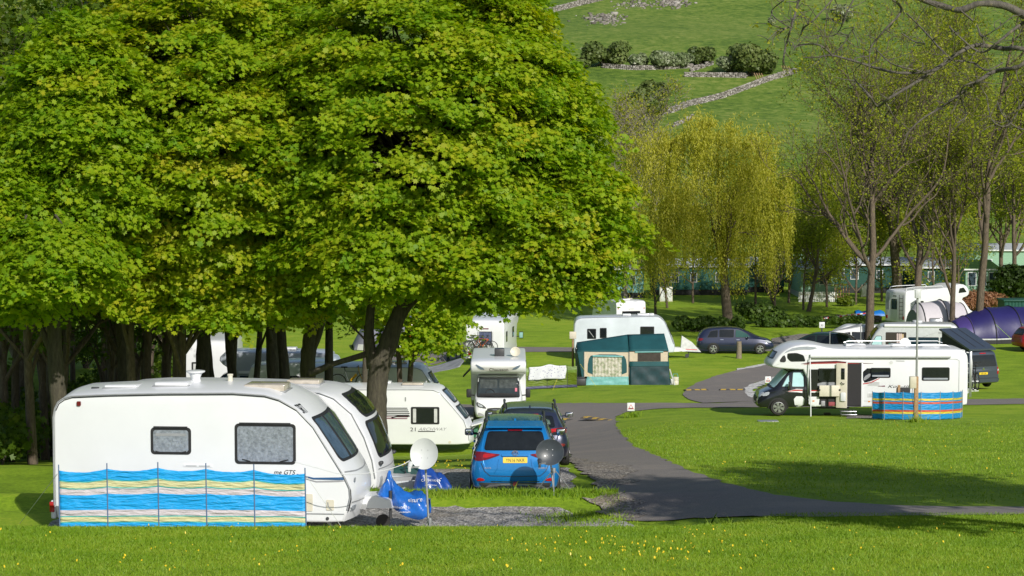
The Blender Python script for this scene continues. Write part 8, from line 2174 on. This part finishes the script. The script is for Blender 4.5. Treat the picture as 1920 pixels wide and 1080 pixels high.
t, c = tunnel_tent('tunnel_tent', 'long violet tunnel tent with black hoops at the right edge', p + Vector((-2.6, 2.2, 0)), R(16), [(-0.9, 0.9, 0.35), (0.0, 1.3, 1.35), (0.9, 1.5, 1.75), (2.3, 1.9, 2.3), (4.2, 1.9, 2.35), (6.0, 1.9, 2.2), (7.4, 1.4, 0.8)], M_TENTB, pole=M_RUB)
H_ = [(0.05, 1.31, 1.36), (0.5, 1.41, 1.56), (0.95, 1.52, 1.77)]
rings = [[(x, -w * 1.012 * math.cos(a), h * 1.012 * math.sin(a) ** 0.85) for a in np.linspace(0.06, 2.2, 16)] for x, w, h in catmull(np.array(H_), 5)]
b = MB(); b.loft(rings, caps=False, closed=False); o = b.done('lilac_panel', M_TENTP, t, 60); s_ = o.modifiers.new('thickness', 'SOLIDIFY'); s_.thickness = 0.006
patch('mud_flap', c, 'R', [(0.2, 0.02), (0.2, 0.28), (6.8, 0.34), (6.9, 0.02)], M_RUB, t, 0.03)
line_patch('skirt_edge', c, 'R', [(0.3, 0.30), (6.5, 0.36)], 0.09, M_CURT, t, 0.04)
for (x, y0, z0) in ((2.3, -1.7, 1.3), (4.2, -1.75, 1.3)):
    a_ = t.location + Matrix.Rotation(R(16), 3, 'Z') @ Vector((x, y0, z0)); e = t.location + Matrix.Rotation(R(16), 3, 'Z') @ Vector((x + 0.8, y0 - 1.6, 0)); e.z = float(gz(e.x, e.y))
    rope('lime green guy rope of the violet tunnel tent at its %s hoop' % ('middle' if x < 3 else 'far'), a_, e, 0.012, m=mat('lime_cord', (0.35, 0.55, 0.06), 0.6))
a_, b_, c_, d_ = at(1556, 622, 122), at(1614, 612, 122), at(1616, 606, 125), at(1572, 618, 125)
t = thing('grey_canopy', 'sloping grey cloth canopy over the very dark green car', 'awning', (a_ + b_) / 2); o3 = t.location
quad('canopy_cloth', [a_ - o3, b_ - o3, c_ - o3, d_ - o3], mat('grey_mesh_cloth', (0.16, 0.17, 0.18), 0.8), t, wav=0.01)
for q in (a_, b_): m = MB(); m.cyl((q.x - o3.x, q.y - o3.y, float(gz(q.x, q.y)) - o3.z), q - o3, 0.03, n=8); m.done('canopy_pole', M_STEEL, t)
p = gp(1556, 650)
t = thing('pod_chair', 'small dark hooded camp chair with a pale back under the grey canopy', 'chair', p)
rings = [[(0.48 * math.cos(a) * k, y, 1.0 * math.sin(a) * k) for a in np.linspace(0, math.pi, 12)] for y, k in ((-0.4, 1.0), (0.0, 1.04), (0.4, 0.9))]
m = MB(); m.loft(rings, caps=False, closed=False); h = m.done('hood', M_PLAS, t, 60); s_ = h.modifiers.new('thickness', 'SOLIDIFY'); s_.thickness = 0.03
m = MB(); m._faces([(0.46 * math.cos(a), -0.2, 0.98 * math.sin(a)) for a in np.linspace(0.9, math.pi - 0.9, 10)], [tuple(range(10))]); m.done('pale_panel', mat('sage_film', (0.30, 0.36, 0.30), 0.4), t, 0)
m = MB(); m.box((0, 0, 0.3), (0.8, 0.6, 0.08), bev=0.03); m.done('seat', M_PLAS, t)
# white estate behind the ash trunk
simple_car('white van-like car whose pale roof shows behind the tall ash trunk', onx(1668, 128), R(176), M_WHITE, ST_VAN, name='parked_van', cat='van')
p = gp(1630, 598); m = MB(); rings = []
for i, x in enumerate(np.linspace(-1.1, 1.1, 9)): rings.append([(x, 0.5 * math.cos(a), 0.38 * math.sin(a) * (1 + 0.2 * math.sin(i * 2.1)) + 0.25) for a in np.linspace(0, math.pi, 9)])
m.loft(rings, caps=False, closed=False); t = thing('tarpaulin', 'bright blue tarpaulin heaped behind the ash trunk', 'tarpaulin', p); o = m.done('sheet', mat('sky_blue_tarp', (0.01, 0.17, 0.55), 0.4, bump=0.6), t, 60)
p = gp(1600, 604); s = S(p.y)
n = 60; C = np.stack([RNG.uniform(-2.0, 2.0, n), RNG.uniform(-0.4, 0.4, n), np.abs(RNG.normal(0.2, 0.15, n))], 1)
o = put('log_heap', boxes_mesh('log_heap', C, np.stack([RNG.uniform(0.2, 0.5, n), RNG.uniform(0.2, 0.4, n), RNG.uniform(0.15, 0.25, n)], 1), RNG.uniform(0, 3, n), M_WOODG, jit=0.05), None, p); tag(o, 'brown heap of logs and earth behind the barrier pole', 'heap')

# ------------------------------------------------------------------ green lodges (static caravans) behind the trees
def clad(name, col, sc=26.0):
    m, nt, b = nt_new(name); tc = coords(nt); sp = N(nt, 'ShaderNodeSeparateXYZ'); nt.links.new(tc, sp.inputs[0])
    mu = N(nt, 'ShaderNodeMath', operation='MULTIPLY'); mu.inputs[1].default_value = 6.0; nt.links.new(sp.outputs['Z'], mu.inputs[0])
    fr = N(nt, 'ShaderNodeMath', operation='FRACT'); nt.links.new(mu.outputs[0], fr.inputs[0])
    r = ramp(nt, fr.outputs[0], [(0.0, tuple(c * 0.75 for c in col)), (0.12, col), (1.0, tuple(min(1, c * 1.1) for c in col))]); nt.links.new(r.outputs[0], b.inputs['Base Color'])
    b.inputs['Roughness'].default_value = 0.55; bp = N(nt, 'ShaderNodeBump', i_Strength=0.5, i_Distance=0.02); nt.links.new(fr.outputs[0], bp.inputs['Height']); nt.links.new(bp.outputs[0], b.inputs['Normal'])
    return m
M_LG = clad('pale_green_cladding', (0.27, 0.45, 0.33)); M_MG = clad('teal_green_cladding', (0.022, 0.11, 0.09)); M_DKG = clad('dark_green_cladding', (0.014, 0.075, 0.058))
M_ROOFL = mat('pale_grey_roof', (0.40, 0.43, 0.46), 0.6, var=0.12); M_LODW = mat('lodge_window_glass', (0.05, 0.075, 0.095), 0.06, var=0.4)
def lodge(label, px, Y, rz, L, W, m, wins, h=3.0, roof=M_ROOFL, skirt=None, endwins=(), extra=None):
    t = thing('holiday_lodge', label, 'lodge', onx(px, Y), rz, 'green lodges beyond the trees')
    b = MB(); b.box((L / 2, W / 2, 0.5 + (h - 0.9) / 2), (L, W, h - 0.9)); wall = b.done('wall', m, t, 0)
    b = MB(); b.box((L / 2, W / 2, 0.25), (L - 0.1, W - 0.1, 0.5)); b.done('skirting', skirt or M_RUB, t, 0)
    b = MB(); b.prism([(-0.2, h - 0.42), (W / 2, h + 0.12), (W + 0.2, h - 0.42), (W + 0.2, h - 0.34), (W / 2, h + 0.22), (-0.2, h - 0.34)], 'X', -0.2, L + 0.2); b.done('roof', roof, t, 0)
    for x in (-0.01, L + 0.01):
        b = MB(); b.prism([(0, h - 0.4), (W, h - 0.4), (W / 2, h + 0.1)], 'X', x - 0.02, x + 0.02); b.done('gable', m, t, 0)
    b = MB(); b.box((L / 2, -0.22, h - 0.42), (L + 0.4, 0.06, 0.12)); b.done('gutter', M_WHITE, t, 0)
    def wd(c, d, ax):
        b = MB(); b.box(c, d); f = b.done('window', M_WHITE, t, 0)
        b = MB(); k = list(d); off = [0, 0, 0]
        if ax == 'y': k[0] -= 0.12; k[2] -= 0.12; off[1] = -0.02
        else: k[1] -= 0.12; k[2] -= 0.12; off[0] = -0.02 if c[0] < L / 2 else 0.02
        b.box((c[0] + off[0], c[1] + off[1], c[2] + off[2]), k); b.done('pane', M_LODW, f, 0)
    for x, z, w, hh in wins: wd((x, -0.02, z), (w, 0.06, hh), 'y')
    for y, z, w, hh in endwins: wd((-0.02, y, z), (0.06, w, hh), 'x')
    return t
lodge('pale aqua lodge end glimpsed under the sycamore branches', 1118, 182, R(0), 4.2, 9, mat('aqua_boards', (0.22, 0.46, 0.44), 0.5), [(1.2, 1.6, 1.1, 0.9), (2.9, 1.6, 1.1, 0.9)])
lodge('teal lodge behind the hanging willow, white shed at its left', 1226, 186, R(2), 8.5, 3.6, M_MG, [(1.9, 1.6, 0.75, 0.9), (3.6, 1.6, 0.6, 0.9), (6.0, 1.6, 0.9, 0.9)])
lodge('teal green lodge right behind the willow trunk', 1338, 190, R(0), 6.5, 3.6, M_MG, [(1.5, 1.6, 0.7, 0.9), (4.4, 1.6, 0.8, 0.9)])
lodge('pale green lodge with a white veranda window left of the wooden steps', 1502, 182, R(0), 3.0, 8.0, M_LG, [(0.75, 1.75, 1.1, 1.15), (2.15, 1.75, 1.1, 1.15)], skirt=M_WHITE)
lodge('long dark green lodge behind the ash trunks', 1564, 189, R(1), 9.5, 3.7, M_DKG, [(0.6, 1.75, 0.75, 1.0), (1.9, 1.75, 0.75, 1.0), (4.2, 1.7, 0.6, 0.8), (6.6, 1.7, 0.7, 0.9)])
lodge('dark green lodge with a pale roof between the last two ashes', 1728, 184, R(0), 6.4, 4.0, M_DKG, [(0.9, 1.8, 0.6, 0.9), (4.2, 1.75, 0.5, 1.2), (5.1, 1.75, 0.8, 1.2)])
lodge('light green gabled lodge with white window bay near the right edge', 1812, 181, R(0), 2.9, 9, M_LG, [(0.55, 1.75, 0.75, 1.2), (1.45, 1.75, 0.75, 1.2), (2.3, 1.75, 0.6, 1.2)], roof=mat('grass_green_fascia', (0.14, 0.28, 0.05), 0.5))
lodge('grey roofed lodge high among the leaves at the right', 1776, 206, R(-4), 8, 3.6, M_LG, [(1.4, 1.8, 0.9, 1.0), (4, 1.8, 0.9, 1.0)], h=3.6)
lodge('far pale roofed lodge glimpsed left of the long dark one', 1440, 205, R(0), 7, 3.6, M_LG, [(1.4, 1.8, 0.9, 1.0), (4, 1.8, 0.9, 1.0)], h=3.6)
def fridge_box(name, label, px, Y, w, h, d, cat='shed'):
    p = onx(px, Y); t = thing(name, label, cat, p)
    m = MB(); m.box((0, 0, h / 2), (w, d, h), bev=0.03); m.done('cabinet', M_CREAM, t)
    m = MB(); m.box((0, -d / 2 - 0.012, h / 2), (w * 0.86, 0.02, h * 0.88), bev=0.01); dr = m.done('door', M_WHITE, t)
    m = MB(); m.box((w * 0.33, -d / 2 - 0.04, h * 0.55), (0.05, 0.04, 0.22), bev=0.01); m.done('handle', M_STEEL, dr)
fridge_box('garden_shed', 'low white shed before the teal lodge left of the willow', 1249, 178, 1.1, 1.25, 0.9); fridge_box('garden_shed', 'slim white cupboard against the long dark green lodge', 1621, 184, 0.55, 1.1, 0.5)
# wooden steps and rail, white picket fence
p = onx(1578, 178); t = thing('wooden_steps', 'brown wooden platform with an upright rail before the dark green lodge', 'steps', p)
m = MB(); m.box((0, 0, 0.35), (1.4, 1.2, 0.12), bev=0.01); m.box((0, -0.7, 0.17), (1.2, 0.3, 0.1), bev=0.01); m.done('platform', M_WOODP, t)
m = MB()
for k in range(6): m.box((-0.6 + 0.24 * k, -0.55, 0.95), (0.07, 0.06, 1.1))
m.box((0, -0.56, 1.5), (1.36, 0.08, 0.08)); m.done('rail', M_WOODP, t, 0)
for x in (-0.6, 0.6): m = MB(); m.box((x, 0, 0.15), (0.1, 1.0, 0.3)); m.done('support', M_WOODG, t, 0)
p = onx(1535, 177); t = thing('picket_fence', 'low white picket fence under the pale green lodge', 'fence', p)
m = MB()
for k in range(22): m.box((-1.6 + 0.15 * k, 0, 0.45), (0.09, 0.025, 0.85))
m.done('pickets', M_WHITE, t, 0); m = MB(); m.box((0, 0.03, 0.3), (3.4, 0.03, 0.08)); m.box((0, 0.03, 0.65), (3.4, 0.03, 0.08)); m.done('rails', M_CREAM, t, 0)
# green container at the right edge
p = onx(1886, 152); t = thing('green_container', 'dark green metal store at the right edge behind the violet tent', 'container', p)
m = MB(); pts = []
for k in range(34): x = 0.12 * k; pts += [(x, 0.0 if k % 2 else 0.04)]
m.prism([(q[0], q[1]) for q in pts] + [(4.0, 2.2), (0, 2.2)], 'Z', 0.05, 1.75); m.done('shell', mat('container_green', (0.010, 0.075, 0.055), 0.5, var=0.15), t, 0)
m = MB(); m.box((2.0, 1.1, 1.82), (4.2, 2.4, 0.12), bev=0.02); m.done('roof', mat('container_green', (0, 0, 0)), t)
m = MB(); m.box((1.3, -0.03, 0.95), (0.45, 0.03, 0.6), bev=0.01); m.done('notice', MATS['silver_grey_decal'], t)

# ------------------------------------------------------------------ stone walls and rocks on the hill
M_STONE = nt_new('drystone')[0]
nt_ = M_STONE.node_tree; b_ = nt_.nodes['Principled BSDF']; a_ = N(nt_, 'ShaderNodeAttribute', attribute_name='tint'); r_ = ramp(nt_, a_.outputs['Fac'], [(0, (0.10, 0.09, 0.075)), (0.5, (0.24, 0.22, 0.195)), (1, (0.44, 0.42, 0.385))])
nt_.links.new(r_.outputs[0], b_.inputs['Base Color']); b_.inputs['Roughness'].default_value = 0.9
def stone_wall(label, pts, h, name='stone_wall', broken=0.0, group='drystone walls on the hill'):
    P = [gp(*p) for p in pts]; o0 = P[0].copy(); C = []; D = []; A = []
    for a, b in zip(P, P[1:]):
        L = math.hypot(b.x - a.x, b.y - a.y); ang = math.atan2(b.y - a.y, b.x - a.x); n = max(2, int(L / 0.36))
        for i in range(n):
            f = (i + 0.5) / n; x = a.x + (b.x - a.x) * f; y = a.y + (b.y - a.y) * f; z = float(gz(x, y))
            hh = h * (1 - broken * abs(math.sin(i * 0.37 + 1)) * random.random())
            for j in range(5):
                if j / 5 * h > hh: break
                C.append((x + random.gauss(0, 0.05) - o0.x, y + random.gauss(0, 0.05) - o0.y, z - o0.z - 0.1 + h * (j + 0.5) / 5)); D.append((0.42 * random.uniform(0.6, 1.4), 0.5 - 0.05 * j, h / 5 * 1.15 * random.uniform(0.7, 1.3))); A.append(ang + random.gauss(0, 0.15))
    n = len(C); o = put(name, boxes_mesh(name, C, D, np.array(A), M_STONE, tint=np.clip(RNG.normal(0.5, 0.25, n), 0, 1), jit=0.06), None, o0)
    return tag(o, label, 'stone wall', group)
stone_wall('longest drystone wall climbing the hillside from the dark scrub', [(1150, 240), (1195, 230), (1230, 219), (1262, 210), (1290, 199), (1350, 185), (1400, 167), (1440, 152), (1492, 137)], 1.0)
stone_wall('short drystone wall under the blossoming hawthorns', [(1130, 127), (1190, 131), (1245, 130), (1300, 127)], 0.85)
stone_wall('drystone wall corner left of the largest thicket', [(1283, 144), (1320, 144), (1362, 145), (1400, 146)], 0.9)
stone_wall('short broken wall rising right of the round dark hawthorn', [(1295, 134), (1315, 128), (1336, 121)], 0.9, broken=0.6)
stone_wall('drystone wall high at the top left of the hill', [(1005, 28), (1040, 22), (1080, 12), (1130, 0), (1180, -10)], 1.3)
stone_wall('low tumbled wall beside the willow top', [(1263, 238), (1280, 230), (1300, 220)], 0.7, broken=0.8)
def rocks(label, cx, cy, wx, wy, n, sz, name='rocky_outcrop'):
    o0 = gp(cx, cy); C = []; D = []
    for k in range(n):
        p = gp(cx + random.gauss(0, wx), cy + random.gauss(0, wy)); C.append(tuple(p - o0)); s = sz * random.lognormvariate(0, 0.4); D.append((s * 1.5, s * 1.2, s))
    o = put(name, boxes_mesh(name, C, D, RNG.uniform(0, 3.1, n), M_STONE, tint=np.clip(RNG.normal(0.35, 0.25, n), 0, 1), jit=0.14), None, o0); tag(o, label, 'rocks', 'rock outcrops on the hill', 'stuff')
rocks('wide grey scatter of rocks upper left on the hill', 1133, 36, 16, 5, 260, 0.28)
rocks('pale rocks at the top of the hill below the frame edge', 1262, 5, 14, 5, 170, 0.32); rocks('thin line of rocks left of the topmost ones', 1195, 10, 22, 4, 150, 0.24)
for px, py, a, lb in ((1426, 152, 0.3, 'pale wooden hurdle leaning on the long drystone wall'), (1477, 138, 0.35, 'pale wooden hurdle at the upper end of the long drystone wall')):
    p = gp(px, py); t = thing('wooden_hurdle', lb, 'hurdle', p + Vector((0, -0.5, 0)), 0.5, 'wooden hurdles on the hill')
    for k in range(4): m = MB(); m.bar((-0.9 + 0.5 * k, -0.3, 0), (-1.2 + 0.5 * k, 0.3, 1.35), 0.16, 0.06); m.done('plank', M_WOODP, t, 0)
